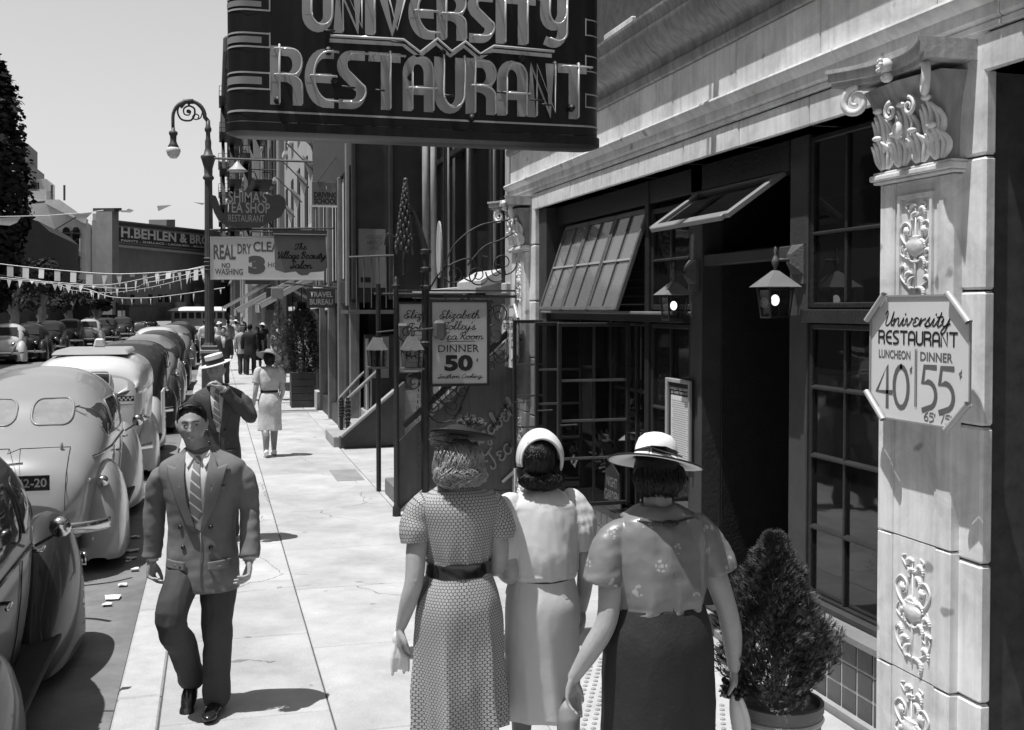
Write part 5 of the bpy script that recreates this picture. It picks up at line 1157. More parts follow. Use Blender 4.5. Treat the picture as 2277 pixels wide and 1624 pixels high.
pb([(235, 470), (250, 470), (250, 700), (235, 700)], -.6, 1.5, 'end_pier', mat('pier_brick', .24, .9, .2, 1), Bh); pb([(235, 463), (252, 463), (252, 471), (235, 471)], -.8, 2, 'pier_cap', M_dk2)
pb([(430, 505), (430, 488), (448, 488), (448, 508)], 3, 2, 'chimney', M_beh)
pb([(244, 492), (470, 517), (470, 514), (244, 489)], -.3, .5, 'coping', mat('pale_coping', .2, .8, .2, 2))
M_bord = mat('painted_border', .4, .8, .2, 2)
pb([(246, 500), (470, 523), (470, 562), (246, 541)], -.2, .15, 'board_border', M_bord)
pb([(252, 506), (468, 528), (468, 558), (252, 537)], -.35, .12, 'board_field', mat('board_black', .045, .6, .2, 4))
pb([(248, 549), (470, 570), (470, 565), (248, 543)], -.4, .3, 'board_ledge', M_bord)
e = (PB(456, 550) - PB(256, 532)).normalized(); nr = e.cross(UZ)
def far_text(s, u0, v0, u1, v1, hv, m, bold):
    a, b = PB(u0, v0) - nB * .38, PB(u1, v1) - nB * .38; ee = (b - a); c_ = PB(u0, v0 - hv) - nB * .38
    text_fit('lettering', s, a, ee, ee.normalized().cross(Vector((0, 0, 1))).cross(ee.normalized()) if False else UZ, ee.length, (c_ - a).length, m, Bh, bold, off=.02)
far_text('H.BEHLEN & BRO.', 260, 528, 462, 546, 24, M_bord if False else mat('board_letter', .78, .8, .1, 2), .03)
far_text('PAINTS - SHELLACS - LACQUERS - BRUSHES', 260, 538, 456, 553.5, 6, MATS['board_letter'], .03)
for k, u in enumerate((290, 330, 352, 366, 400, 425, 442)): pb([(u, 672), (u, 655), (u + 7, 656), (u + 7, 673)], -.1, .2, 'window', M_dark)
pb([(246, 712), (246, 682), (470, 684), (470, 712)], -.5, .4, 'shop_hoarding', mat('hoarding_grey', .13, .8, .3, 1.5))
for u0, v0, u1, v1, g_ in ((375, 672, 395, 684, .3), (418, 676, 428, 690, .5), (418, 640, 455, 680, .09), (425, 668, 460, 680, .25)): pb([(u0, v1), (u0, v0), (u1, v0), (u1, v1)], -.9, .2, 'wall_poster', mat('poster_%d' % int(g_ * 100), g_, .8, .3, 3))
# market building with round arched windows
Mk = thing('market_building', 'pale stone corner building with heavy cornice and round topped windows left of the painted board', 'building', (-22, 130, 0))
M_mk = mat('market_stone', .5, .9, .25, .6, .3, 5); YM = 128
poly_y([(62, 690), (62, 455), (110, 450), (190, 492), (190, 690)], YM, 10, 'wall', M_mk, Mk)
poly_y([(100, 452), (100, 444), (132, 444), (192, 486), (190, 498)], YM - 1, 2, 'cornice', mat('market_cornice', .62, .9, .2, 1), Mk)
poly_y([(62, 450), (62, 425), (88, 425), (88, 420), (103, 422), (103, 446)], YM + 1, 6, 'attic', M_mk, Mk)
for u0, v0 in ((147, 514), (169, 514), (147, 576), (169, 576), (124, 520), (147, 640)):
    q = [(u0 - 8, v0 + 34), (u0 - 8, v0)] + [(u0 - 8 * math.cos(R_(a)), v0 - 9 * math.sin(R_(a))) for a in range(0, 181, 30)] + [(u0 + 8, v0 + 34)]
    poly_y(q, YM - .2, .3, 'window', M_dark, Mk)
poly_y([(137, 564), (147, 541), (157, 564)], YM - .3, .3, 'pediment', M_dk2, Mk)
fe = MB()
for k in range(6): a = PY(108, 520 + k * 26, YM - 1); fe.box(a.x, a.x + 3.2, YM - 1.4, YM - .2, a.z, a.z + .15); fe.bar(a, a + Vector((3, 0, 2.0)), .1, .1)
tag(fe.build('fire_escape', M_iron, Mk), kind='stuff')
for u in (115, 143): MB().tube([PY(u, 446, YM), PY(u, 412, YM)], .12, 5).build('flag_pole', M_dk2, Mk)
Tw = thing('stepped_tower', 'stepped grey apartment tower rising above the market cornice at far left', 'building', (-30, 150, 0))
M_tw = mat('tower_brick', .16, .9, .2, .6)
for (u0, v0, u1, v1, g) in ((40, 320, 62, 690, 0), (55, 372, 78, 690, 0), (66, 398, 103, 690, 1)): poly_y([(u0, v1), (u0, v0), (u1, v0), (u1, v1)], 152 + g, 8, 'setback', M_tw if not g else mat('tower_pale', .6, .9, .2, .6), Tw)
for k in range(5): poly_y([(90 + k * 5, 440), (90 + k * 5, 426), (93 + k * 5, 426), (93 + k * 5, 440)], 151, .5, 'window', M_dark, Tw)
for k in range(4): poly_y([(68 + k * 5, 420), (68 + k * 5, 406), (71 + k * 5, 406), (71 + k * 5, 420)], 151, .5, 'window', M_dark, Tw)
Nb = thing('narrow_building', 'narrow brick house with pale trimmed windows beside the paint maker board', 'building', (-17, 134, 0))
poly_y([(190, 690), (190, 520), (206, 520), (206, 475), (236, 475), (236, 690)], 134, 8, 'wall', mat('narrow_brick', .35, .9, .25, .7), Nb)
for v in (480, 515, 552, 592, 625):
    poly_y([(210, v + 26), (210, v), (216, v), (216, v + 26)], 133.8, .2, 'window_trim', M_pw, Nb)
    poly_y([(220, v + 24), (220, v), (231, v), (231, v + 24)], 133.8, .2, 'window', M_dark, Nb)
poly_y([(214, 476), (214, 470), (226, 470), (226, 476)], 134, 2, 'chimney', M_pw, Nb)
# dark shops on the left-hand side of the street
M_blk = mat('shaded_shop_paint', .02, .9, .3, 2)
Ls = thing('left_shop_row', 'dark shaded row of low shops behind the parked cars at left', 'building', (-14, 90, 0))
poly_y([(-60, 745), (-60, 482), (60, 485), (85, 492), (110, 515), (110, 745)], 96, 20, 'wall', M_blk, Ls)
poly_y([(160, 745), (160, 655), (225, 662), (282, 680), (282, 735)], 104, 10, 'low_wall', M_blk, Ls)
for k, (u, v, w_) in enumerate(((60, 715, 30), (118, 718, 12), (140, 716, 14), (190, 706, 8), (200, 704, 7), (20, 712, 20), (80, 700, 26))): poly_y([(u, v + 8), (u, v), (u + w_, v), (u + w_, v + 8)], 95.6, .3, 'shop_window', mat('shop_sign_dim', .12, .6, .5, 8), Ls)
for k, (u, v) in enumerate(((178, 540), (36, 570), (66, 600))): pass
poly_y([(36, 650), (36, 622), (52, 622), (52, 650)], 95.5, .3, 'window', mat('dim_window', .03, .4, .3, 5), Ls)
poly_y([(176, 560), (176, 530), (179, 530), (179, 560)], 95.5, .3, 'light_trim', M_bord, Ls)
for k in range(7):
    u0 = 168 + k * 16
    T = None
M_treed = mat('dark_tree_foliage', .014, .85, .4, 1.5)
def broadleaf(label, c, rad, n, ls, seed, lumps=12):
    T = thing('street_tree', label, 'tree', (c[0], c[1], 0)); rnd = random.Random(seed); f = MB(); cs = []
    for k in range(lumps):
        a = rnd.uniform(0, 6.28); e = rnd.uniform(-1, 1); cs.append((Vector((c[0] + rad[0] * .6 * math.cos(a) * (1 - e * e * .5), c[1] + rad[1] * .6 * math.sin(a), c[2] + rad[2] * e * .75)), rnd.uniform(.35, .6)))
    for k in range(n):
        p0, s = rnd.choice(cs); d = Vector((rnd.gauss(0, 1), rnd.gauss(0, 1), rnd.gauss(0, 1))).normalized(); r = rnd.uniform(.6, 1) ** .5 * s
        q = p0 + Vector((d.x * rad[0] * r, d.y * rad[1] * r, d.z * rad[2] * r)); x, y_ = basis((d + Vector((rnd.uniform(-.7, .7), rnd.uniform(-.7, .7), .4))).normalized()); L_ = ls * rnd.uniform(.6, 1.4)
        f.add([q - x * L_, q + y_ * L_ * .6, q + x * L_, q - y_ * L_ * .6], [(0, 1, 2, 3)])
    f.build('crown', M_treed, T); s = MB(); s.tube([(c[0], c[1], 0), (c[0] + .1, c[1], c[2] * .5), (c[0], c[1], c[2])], [.35, .28, .12], 8)
    for p0, r in cs[:8]: s.tube([(c[0], c[1], c[2] * .45), p0], [.15, .04], 5)
    s.build('trunk', M_wood, T); return T
p = PY(-28, 400, 70); broadleaf('tall dark tree at the left edge against the sky', (p.x - .6, 70, 9.6), (2.7, 2.6, 7.2), 12000, .24, 5, 26)
for k, (u, v, rx, rz, Y) in enumerate(((90, 620, 1.6, 1.6, 88), (150, 655, 1.8, 1.3, 92), (215, 668, 1.5, 1.0, 95), (30, 640, 2, 1.6, 85))):
    p = PY(u, v, Y); broadleaf(('small dark round tree above the parked cars, second from left', 'low dark tree in front of the round arched windows', 'smallest dark tree beside the painted board pier', 'dark leafy tree over the pale coupe at far left')[k], (p.x, Y, p.z), (rx, rx, rz), 1100, .17, 20 + k, 8)
# signboard of the far crossing
Fs = thing('kerb_signpost', 'white upright signboard on a post at the far left kerb before the crossing', 'sign', (-8, 100, 0)); a, b = PY(262, 722, 100), PY(278, 691, 100)
MB().box(a.x, b.x, 100, 100.1, a.z, b.z).build('board', M_pw, Fs); MB().tube([(a.x + .35, 100.05, 0), (a.x + .35, 100.05, b.z + 1.6)], .07, 6).build('post', M_iron, Fs); MB().box(a.x + .1, a.x + .75, 99.9, 100.1, b.z + .5, b.z + 2.2).build('signal_box', M_dk, Fs)
# =============================================================== strings of pennants over the street
M_flag = mat('white_pennant', .62, .9, .08, 5)
def bunting(label, pts, n, size, shapes, seed, thick=.012):
    pts = [Vector((-13.5, pts[0].y + 1, pts[0].z + .8))] + list(pts); T = thing('bunting_string', label, 'bunting', tuple(pts[1]), 'bunting strings over the street'); c_ = [Vector(q) for q in catmull([tuple(p) for p in pts], 14)]
    MB().tube(c_, thick, 4).build('cord', M_flag, T); rnd = random.Random(seed); L_ = len(c_) - 1
    for k in range(n):
        t = (k + .5) / n * L_; i = int(t); p = c_[i].lerp(c_[min(i + 1, L_)], t - i); q = (c_[min(i + 1, L_)] - c_[i]).normalized(); s = size * rnd.uniform(.85, 1.1); w_ = rnd.uniform(-.3, .3)
        tipx = rnd.uniform(-.3, .3); dz = -s * (1.0 if rnd.random() > .3 else rnd.uniform(.25, .6))
        if shapes == 'tri' or (shapes == 'sq' and k > 11 and k % 3): P_ = [p - q * s * .45, p + q * s * .45, p + q * s * tipx + Vector((0, w_ * s, dz))]
        else: P_ = [p - q * s * .45, p + q * s * .45, p + q * s * .4 + Vector((0, w_ * s, dz)), p - q * s * .5 + Vector((0, w_ * s, dz))]
        n_ = len(P_); MB().add([*P_, *[a + Vector((0, .012, 0)) for a in P_]], [tuple(range(n_)), tuple(range(n_, 2 * n_))[::-1]] + [(i2, (i2 + 1) % n_, n_ + (i2 + 1) % n_, n_ + i2) for i2 in range(n_)]).build('pennant', M_flag, T)
bunting('upper front bunting string of square and pointed flags meeting the lamp post', [PY(-120, 570, 38), PY(0, 587, 36), PY(120, 600, 34), PY(240, 609, 32), PY(340, 607, 30), PY(420, 600, 28), PY(464, 592, 27)], 24, .33, 'sq', 3)
bunting('second bunting string of triangles sagging lowest at the board pier', [PY(-100, 605, 46), PY(0, 617, 44), PY(110, 627, 42), PY(230, 634, 40), PY(330, 618, 35), PY(464, 590, 27.2)], 26, .34, 'tri', 4)
bunting('third thin bunting string, lowest over the cars', [PY(110, 630, 66), PY(165, 646, 62), PY(240, 651, 56), PY(330, 640, 46), PY(464, 606, 27.3)], 30, .30, 'tri', 5)
bunting('faint farthest bunting string in front of the hoarding', [PY(180, 640, 80), PY(245, 660, 76), PY(320, 663, 70), PY(400, 655, 60), PY(500, 640, 50)], 18, .45, 'tri', 6, .02)
bunting('another thin bunting string rising steeply to the lamp post', [PY(235, 640, 52), PY(330, 628, 42), PY(400, 614, 34), PY(464, 598, 27.4)], 9, .3, 'tri', 9)
T = thing('bunting_string', 'highest bunting string with big loose flags crossing the sky', 'bunting', (-5, 22, 5), 'bunting strings over the street')
cp_ = [Vector((-13.5, 30, 6.2)), PY(-120, 470, 26), PY(0, 482, 25), PY(100, 480, 25), (PY(190, 473, 25)), PY(230, 468, 25)]; MB().tube(cp_, .008, 4).build('cord', M_flag, T)
for uv in (((-5, 485), (47, 482), (38, 495), (22, 502), (-5, 500)), ((162, 477), (205, 473), (182, 496)), ((264, 468), (270, 472), (290, 473), (298, 468), (286, 464), (280, 468)), ((349, 458), (382, 456), (352, 470)), ((430, 450), (456, 452), (450, 456))):
    o = MB().prism([PY(u, v, 25) for u, v in uv], (0, .012, 0)).build('pennant', M_flag, T); clean(o.data)
# unseen side of the street and houses behind the camera, so that light and reflections are a street's
Op = thing('opposite_terrace', 'brick terrace along the opposite pavement facing the restaurant', 'building', (-13.5, -15, 0)); MB().box(-22, -13.5, -25, 76, 0, 17).build('wall', M_mid, Op)
side_windows(Op, -13.5, [-20 + 5 * k for k in range(17)], [1, 5, 9, 13], 1.3, 2.2, out=1)
Av = thing('unseen_sky_block', 'unseen tall brick block added behind the viewer to cut sky light', 'building', (-5, -62, 0)); MB().box(-30, 22, -75, -62, 0, 34).build('wall', M_mid, Av)  # added out of view to hold back sky fill from behind
Bk = thing('rear_building', 'brick building across the pavement end behind the viewer', 'building', (2, -30, 0)); MB().box(3.3, 12, -40, -4.2, 0, 16).build('wall', M_mid, Bk)
# =============================================================== motor cars of the 1930s
M_chrome = mat('chrome', .55, .18, .1, 5, metal=1.); M_tyre = mat('tyre_rubber', .025, .8, .2, 8)
M_cglass = glass_mat('car_glass', .05, .25, .03); M_cdark = mat('car_interior', .02, .9, .2, 5)
def paint(name, g): return mat(name, g, .32 if g > .1 else .5, .06, 2, spec=.5 if g > .1 else .2, coat=.6 if g > .1 else .35)
class CarShape:
    def __init__(s, prof, wid, zb, p, q, floor=.36): s.prof, s.wid, s.zb, s.p, s.q, s.floor = prof, wid, zb, p, q, floor; s.L = prof[-1][0]
    def _i(s, T, y):
        if y <= T[0][0]: return T[0][1]
        for (a, b), (c, d) in zip(T[:-1], T[1:]):
            if y <= c: t = (y - a) / (c - a); t = t * t * (3 - 2 * t) * .4 + t * .6; return b + (d - b) * t
        return T[-1][1]
    def H(s, y): return s._i(s.prof, y)
    def W(s, y): return s._i(s.wid, y)
    def hw(s, y, z):      # half width at height z
        H, W = s.H(y), s.W(y); zb = min(s.zb, s.floor + (H - s.floor) * .62)
        if z >= H: return 0.
        if z >= zb: t = (z - zb) / (H - zb); return W * max(0, 1 - t ** s.p) ** (1 / s.q)
        t = (zb - z) / (zb - s.floor); return W * (1 - .10 * t * t)
    def section(s, y, n=15):
        H = s.H(y); zb = min(s.zb, s.floor + (H - s.floor) * .62); P = []
        for k in range(5): z = s.floor + (zb - s.floor) * k / 5; P.append((s.hw(y, z), z))
        for k in range(n + 1):
            a = math.pi / 2 * k / n; t = math.sin(a) ** (2 / s.p); z = zb + (H - zb) * t; P.append((s.W(y) * max(0, 1 - t ** s.p) ** (1 / s.q), z))
        P[-1] = (0, H); return P
    def body(s, m, par, step=.09):
        rows = []; y = 0; ys_ = []
        while y < s.L: ys_.append(y); y += step
        ys_.append(s.L)
        for y in ys_:
            P = s.section(y); rows.append([(-x, y, z) for x, z in P] + [(x, y, z) for x, z in P[::-1][1:]])
        mb = MB(); mb.grid(rows, closed=True, caps=False)
        n = len(rows[0])
        for r, fl in ((rows[0], 1), (rows[-1], 0)):
            c0 = len(mb.v); mb.v.append((0, r[0][1] + (-.02 if fl else .02), sum(p[2] for p in r) / n)); b0 = 0 if fl else (len(rows) - 1) * n
            mb.f += [((b0 + k), (b0 + (k + 1) % n), c0) if not fl else ((b0 + (k + 1) % n), (b0 + k), c0) for k in range(n)]
        o = mb.build('body', m, par, smooth=True, loc=(0, 0, 0)); clean(o.data); return o
    def ysurf(s, x, z):    # rear surface
        lo, hi = 0., s.L * .5
        if s.hw(0, z) >= abs(x): return 0.
        for _ in range(24):
            mid = (lo + hi) / 2
            if s.hw(mid, z) >= abs(x): hi = mid
            else: lo = mid
        return hi
def rrect(cx, cz, w, h, r, n=5):
    P = []
    for sx, sz, a0 in ((1, 1, 0), (-1, 1, 90), (-1, -1, 180), (1, -1, 270)):
        for k in range(n + 1): a = R_(a0 + 90 * k / n); P.append((cx + sx * (w / 2 - r) + r * math.cos(a), cz + sz * (h / 2 - r) + r * math.sin(a)))
    return P
def patch(fn, outline, rings=6):
    cx = sum(p[0] for p in outline) / len(outline); cz = sum(p[1] for p in outline) / len(outline); rows = []
    for k in range(rings + 1):
        t = 1 - k / rings * .999; rows.append([fn(cx + (a - cx) * t, cz + (b - cz) * t) for a, b in outline])
    return rows
def fender(x, y0, y1, zt, w_, m, par, side, tail=.5, skirt=0, z0=.12, inner=.0, name='fender'):
    """teardrop wing: rows along y, sections half-elliptic standing on z0"""
    rows = []; n = 26
    for i in range(n + 1):
        t = i / n; y = y0 + (y1 - y0) * t; e = max(0., 1 - abs(2 * t ** tail - 1) ** 2.4) ** .5
        h = (zt - z0) * e + .02; ww = w_ * (.35 + .65 * e)
        r = []
        for k in range(13):
            a = math.pi * k / 12; r.append((x + side * (ww * .5 * (-math.cos(a)) * (1 - .0 * math.sin(a))), y, z0 + h * max(0, math.sin(a)) ** .62 if 0 < k < 12 else z0 + (0 if k else 0)))
        rows.append(r)
    o = MB().grid(rows, closed=False).build(name, m, par, smooth=True, loc=(0, 0, 0)); clean(o.data); return o
def car(label, x, y, body_m, style='fast', group=None, z=-.14, full=True, rz=0, plate=None, top_m=None, light=False):
    Cn = thing('parked_car', label, 'car', (x, y, z), group, rz)
    if style == 'fast':
        S = CarShape([(0, .62), (.05, .82), (.15, .98), (.38, 1.12), (.7, 1.27), (1.1, 1.52), (1.55, 1.68), (2.1, 1.74), (2.7, 1.71), (2.95, 1.60), (3.3, 1.20), (3.5, 1.13), (4.2, 1.07), (4.5, .96), (4.62, .72)],
                     [(0, .40), (.06, .54), (.2, .64), (.6, .72), (1.2, .77), (2.6, .77), (3.2, .68), (3.6, .52), (4.3, .36), (4.62, .22)], 1.04, 2.5, 2.4)
        fzt, fw = .92, .46
    elif style == 'taxi':
        S = CarShape([(0, .80), (.04, 1.2), (.08, 1.48), (.2, 1.63), (.5, 1.71), (1.2, 1.74), (2.3, 1.72), (2.62, 1.62), (2.95, 1.22), (3.1, 1.16), (4.1, 1.12), (4.35, 1.0), (4.4, .72)],
                     [(0, .62), (.08, .66), (.3, .71), (.8, .74), (2.5, .74), (2.95, .64), (3.3, .48), (4.1, .34), (4.4, .28)], 1.12, 4.5, 3.0)
        fzt, fw = .82, .40
    else:   # boxy older saloon
        S = CarShape([(0, .70), (.04, 1.0), (.12, 1.38), (.28, 1.6), (.6, 1.72), (1.3, 1.76), (2.3, 1.74), (2.6, 1.64), (2.9, 1.24), (3.05, 1.16), (4.1, 1.12), (4.3, 1.0), (4.36, .7)],
                     [(0, .50), (.08, .6), (.3, .68), (.8, .72), (2.5, .72), (2.95, .62), (3.3, .46), (4.1, .33), (4.36, .26)], 1.1, 4., 2.6)
        fzt, fw = .84, .42
    Bd = S.body(body_m, Cn, .09 if full else .18)
    off = .006
    def side_fn(sd): return lambda yy, zz_: (sd * (S.hw(yy, zz_) + off), yy, zz_)
    rear = lambda xx, zz_: (xx, S.ysurf(xx, zz_) - off, zz_)
    def ringtube(fn, ol, r, m_, nm, par=Cn): pts = [fn(a, b) for a, b in ol]; MB().tube(pts + pts[:2], r, 5, caps=False).build(nm, m_, par, smooth=True, loc=(0, 0, 0))
    zc = S.zb + .22
    if style == 'fast': sides = [(1.18, .46, .28), (1.87, .74, .31), (2.62, .58, .30)]
    elif style == 'taxi': sides = [(1.0, .62, .30), (1.8, .72, .32), (2.45, .36, .28)]
    else: sides = [(.85, .5, .3), (1.55, .7, .32), (2.25, .6, .30)]
    for sd in (-1, 1):
        for cy, ww, hh in sides:
            ol = rrect(cy, zc + (.02 if style == 'fast' else .06), ww, hh, .07 if style == 'fast' else .05, 3)
            MB().grid(patch(side_fn(sd), ol, 4)).build('side_window', M_cglass if full else M_cdark, Cn, smooth=True, loc=(0, 0, 0))
            if full: ringtube(side_fn(sd), ol, .008, body_m, 'window_rim')
    if style == 'fast':
        for sx in (-1, 1):
            ol = rrect(sx * .255, 1.385, .37, .215, .085, 5) if full else rrect(sx * .25, 1.33, .36, .2, .07, 2)
            ol = [(a, b - .05 * max(0, (abs(a) - .3))) for a, b in ol]
            MB().grid(patch(rear, ol)).build('rear_window', mat('rear_pane', .28, .08, .2, 6, spec=.8), Cn, smooth=True, loc=(0, 0, 0)); 
            if full: ringtube(rear, ol, .014, body_m, 'window_rim')
    else:
        ol = rrect(0, 1.42 if style == 'taxi' else 1.42, .62 if style == 'taxi' else .5, .2, .06, 5)
        MB().grid(patch(rear, ol)).build('rear_window', mat('rear_pane_dark', .03, .08, .2, 6, spec=.8), Cn, smooth=True, loc=(0, 0, 0)); ringtube(rear, ol, .016, body_m, 'window_rim')
    # windscreen
    yw = (2.95, 3.3) if style == 'fast' else ((2.62, 2.95) if style == 'taxi' else (2.6, 2.9)); 
    w_ = [(sx * .5, yw[1] + .03, S.H(yw[1]) + .02) for sx in (-1, 1)] + [(sx * .46, yw[0] + .05, S.H(yw[0]) - .03) for sx in (1, -1)]
    MB().add(w_, [(0, 1, 2, 3)]).build('windscreen', M_cdark, Cn, loc=(0, 0, 0))
    wy = (.95, 3.72) if style == 'fast' else (.8, 3.6)
    for sd in (-1, 1):
        fender(sd * .72, wy[0] - .62, wy[0] + .82, fzt, fw, body_m, Cn, sd, .72, name='rear_fender')
        fender(sd * .68, wy[1] - .85, wy[1] + .62, fzt + .06, fw + .02, body_m, Cn, sd, 1.35, name='front_fender')
        for yy in wy:
            Wt = MB().lathe([(.18, -.08), (.30, -.085), (.345, -.06), (.355, 0), (.345, .06), (.30, .085), (.18, .08)], (sd * .76, yy, .345), 20, (1, 0, 0)).build('wheel', M_tyre, Cn, smooth=True, loc=(0, 0, 0))
            MB().lathe([(0, .09), (.06, .10), (.08, .085), (.18, .078), (.19, .05)], (sd * .76, yy, .345), 16, (sd, 0, 0)).build('hub_cap', M_chrome, Wt, smooth=True, loc=(0, 0, 0))
        MB().box(sd * .62, sd * .86, wy[0] + .55, wy[1] - .55, .30, .345).build('running_board', M_tyre, Cn, bevel=.01, loc=(0, 0, 0))
        hl = MB(); hl.ell((sd * .42, S.L - .30, .86), .09, .15, .09, 12, 8); hl.build('headlight', M_chrome, Cn, smooth=True, loc=(0, 0, 0))
        # tail light on its stem
        tl = (sd * .76, .42, .80) if style == 'fast' else (sd * .72, .25, .86)
        MB().lathe([(0, -.05), (.04, -.045), (.055, -.01), (.045, .05), (.012, .12)], tl, 12, (0, 1, 0)).build('tail_light', M_chrome, Cn, smooth=True, loc=(0, 0, 0))
        MB().tube([(tl[0], tl[1] + .03, tl[2] - .01), (tl[0] - sd * .04, tl[1] + .05, tl[2] - .16), (tl[0] - sd * .06, tl[1] + .12, tl[2] - .3)], .02, 6).build('light_stem', body_m, Cn, smooth=True, loc=(0, 0, 0))
        if full and style == 'fast':
            MB().tube([(sd * .80, 2.55, 1.02), (sd * .93, 2.5, 1.10)], .010, 6).build('mirror_arm', M_chrome, Cn, loc=(0, 0, 0)); MB().lathe([(0, -.03), (.05, -.02), (.062, .01), (.06, .02), (0, .02)], (sd * .94, 2.5, 1.13), 12, (0, 1, 0)).build('door_mirror', M_chrome, Cn, smooth=True, loc=(0, 0, 0))
            pts = [side_fn(sd)(yy, 1.02 - .015 * max(0, .9 - yy)) for yy in [.5 + k * .1 for k in range(30)]]; MB().tube(pts, .009, 5).build('belt_trim', M_chrome, Cn, loc=(0, 0, 0))
            for yy in (1.48, 2.26, 2.95): MB().tube([side_fn(sd)(yy, z_) for z_ in (.42, .6, .8, 1.0)], .0035, 4).build('door_gap', M_cdark, Cn, loc=(0, 0, 0))
            for yy in (1.62, 2.84):
                pth = side_fn(sd)(yy, .93); MB().tube([pth, (pth[0] + sd * .05, yy, .93), (pth[0] + sd * .05, yy + (.12 if yy > 2 else -.12), .93)], .011, 6).build('door_handle', M_chrome, Cn, smooth=True, loc=(0, 0, 0))
    # bumpers
    def bump(yb, sgn, nm):
        pts = [(-.86, yb - sgn * .20, .50), (-.7, yb - sgn * .08, .49), (-.4, yb - sgn * .015, .485), (0, yb, .48), (.4, yb - sgn * .015, .485), (.7, yb - sgn * .08, .49), (.86, yb - sgn * .20, .50)]
        pts = catmull(pts, 4); rows = [[(a, b + .022 * math.cos(t_), c + .052 * math.sin(t_)) for t_ in [i_ * math.pi / 5 for i_ in range(10)]] for a, b, c in pts]
        MB().grid(rows, closed=True, caps=True).build(nm, M_chrome, Cn, smooth=True, loc=(0, 0, 0))
        for sx in (-.42, .42): MB().ell((sx, yb + sgn * .01, .50), .035, .03, .11, 8, 8).build('overrider', M_chrome, Cn, smooth=True, loc=(0, 0, 0))
        for sx in (-.3, .3): MB().box(sx - .03, sx + .03, min(yb, yb - sgn * .4), max(yb, yb - sgn * .4), .40, .46).build('bumper_bracket', M_iron, Cn, loc=(0, 0, 0))
    bump(-.14, -1, 'rear_bumper'); bump(S.L + .12, 1, 'front_bumper')
    MB().box(-.55, .55, .15, S.L - .25, .22, .37).build('chassis', M_tyre, Cn, loc=(0, 0, 0))
    for k in range(7): MB().box(-.19 + k * .06, -.18 + k * .06, S.L - .03, S.L + .035, .55, .95).build('grille_bar', M_chrome, Cn, loc=(0, 0, 0)) if full else None
    if style == 'fast' and full:
        for sx in (-.47, .47): MB().tube([rear(sx * (1 - .0), z_) for z_ in [.62 + .04 * k for k in range(13)]], .0035, 4).build('lid_gap', M_cdark, Cn, loc=(0, 0, 0))
        MB().tube([rear(x_, 1.115 - .09 * abs(x_) ** 3) for x_ in [-.47 + .047 * k for k in range(21)]], .0035, 4).build('lid_gap', M_cdark, Cn, loc=(0, 0, 0))
        for sx in (-.4, .4): r_ = rear(sx, 1.10); MB().ell((r_[0], r_[1] - .015, r_[2] + .01), .014, .02, .05, 8, 6).build('hinge', body_m, Cn, smooth=True, loc=(0, 0, 0))
        MB().tube([rear(0, z_) for z_ in (.80, .86, .92, .98, 1.02)], .012, 6).build('lid_handle', M_chrome, Cn, smooth=True, loc=(0, 0, 0)); r_ = rear(0, 1.03); MB().tube([(-.13, r_[1] - .01, 1.035), (0, r_[1] - .03, 1.03), (.13, r_[1] - .01, 1.035)], .011, 6).build('lid_emblem', M_chrome, Cn, smooth=True, loc=(0, 0, 0))
    if plate:
        py, pz = S.ysurf(.2, .80) - .05, .80
        Pl = MB().box(.05, .35, py, py + .008, pz, pz + .13).build('number_plate', M_black, Cn, bevel=.003, loc=(0, 0, 0))
        m2 = MB(); 
        for z_ in (pz + .002, pz + .122): m2.box(.05, .35, py - .004, py, z_, z_ + .006)
        for x_ in (.05, .344): m2.box(x_, x_ + .006, py - .004, py, z_ - .12, z_)
        m2.build('plate_rim', M_chrome, Pl, loc=(0, 0, 0))
        o = text_fit('plate_number', plate, (.075, py, pz + .03), UX, UZ, .25, .075, M_dimlet, None, .02, off=.004); o.parent = Pl; o.location = (0, 0, 0)
    if style == 'taxi':
        # pale folding-style roof with raised hatch, checker band and rear bumper plate
        rows = []
        for i in range(25):
            yy = -.012 + i * .105; H_ = S.H(max(yy, 0)); P = []
            for k in range(18):
                a_ = math.pi / 2 * k / 17; z_ = 1.2 + (H_ - 1.2) * math.sin(a_); P.append((S.hw(max(yy, 0), min(z_, H_ - 1e-4)) + .012 if k < 17 else 0, z_ + .01))
            rows.append([(-a, yy, b) for a, b in P] + [(a, yy, b) for a, b in P[::-1][1:]])
        MB().grid(rows, closed=False).build('roof_skin', top_m, Cn, smooth=True, loc=(0, 0, 0)).modifiers.new('s', 'SOLIDIFY').thickness = .008
        MB().prism([(-.52, .55, 1.735), (.52, .55, 1.735), (.47, .75, 1.80), (-.47, .75, 1.80)], (0, 1.5, .0)).build('roof_hatch', mat('hatch_grey', .3, .5, .1, 4), Cn, bevel=.02, loc=(0, 0, 0))
        o = MB().prism([(-.09, 1.9, 1.8), (.09, 1.9, 1.8), (.06, 1.9, 1.93), (-.06, 1.9, 1.93)], (0, .12, 0)).build('roof_light', M_white, Cn, bevel=.02, loc=(0, 0, 0))
        ck = MB()
        for r in range(2):
            for k in range(44):
                if (k + r) % 2: continue
                x_ = -.60 + k * .0275; y_ = [S.ysurf(a, 1.14) - .008 for a in (x_, x_ + .0275)]; ck.add([(x_, y_[0], 1.125 + r * .025), (x_ + .0275, y_[1], 1.125 + r * .025), (x_ + .0275, y_[1], 1.15 + r * .025), (x_, y_[0], 1.15 + r * .025)], [(0, 1, 2, 3)])
        tag(ck.build('checker_band', M_white, Cn, loc=(0, 0, 0)), kind='stuff'); 
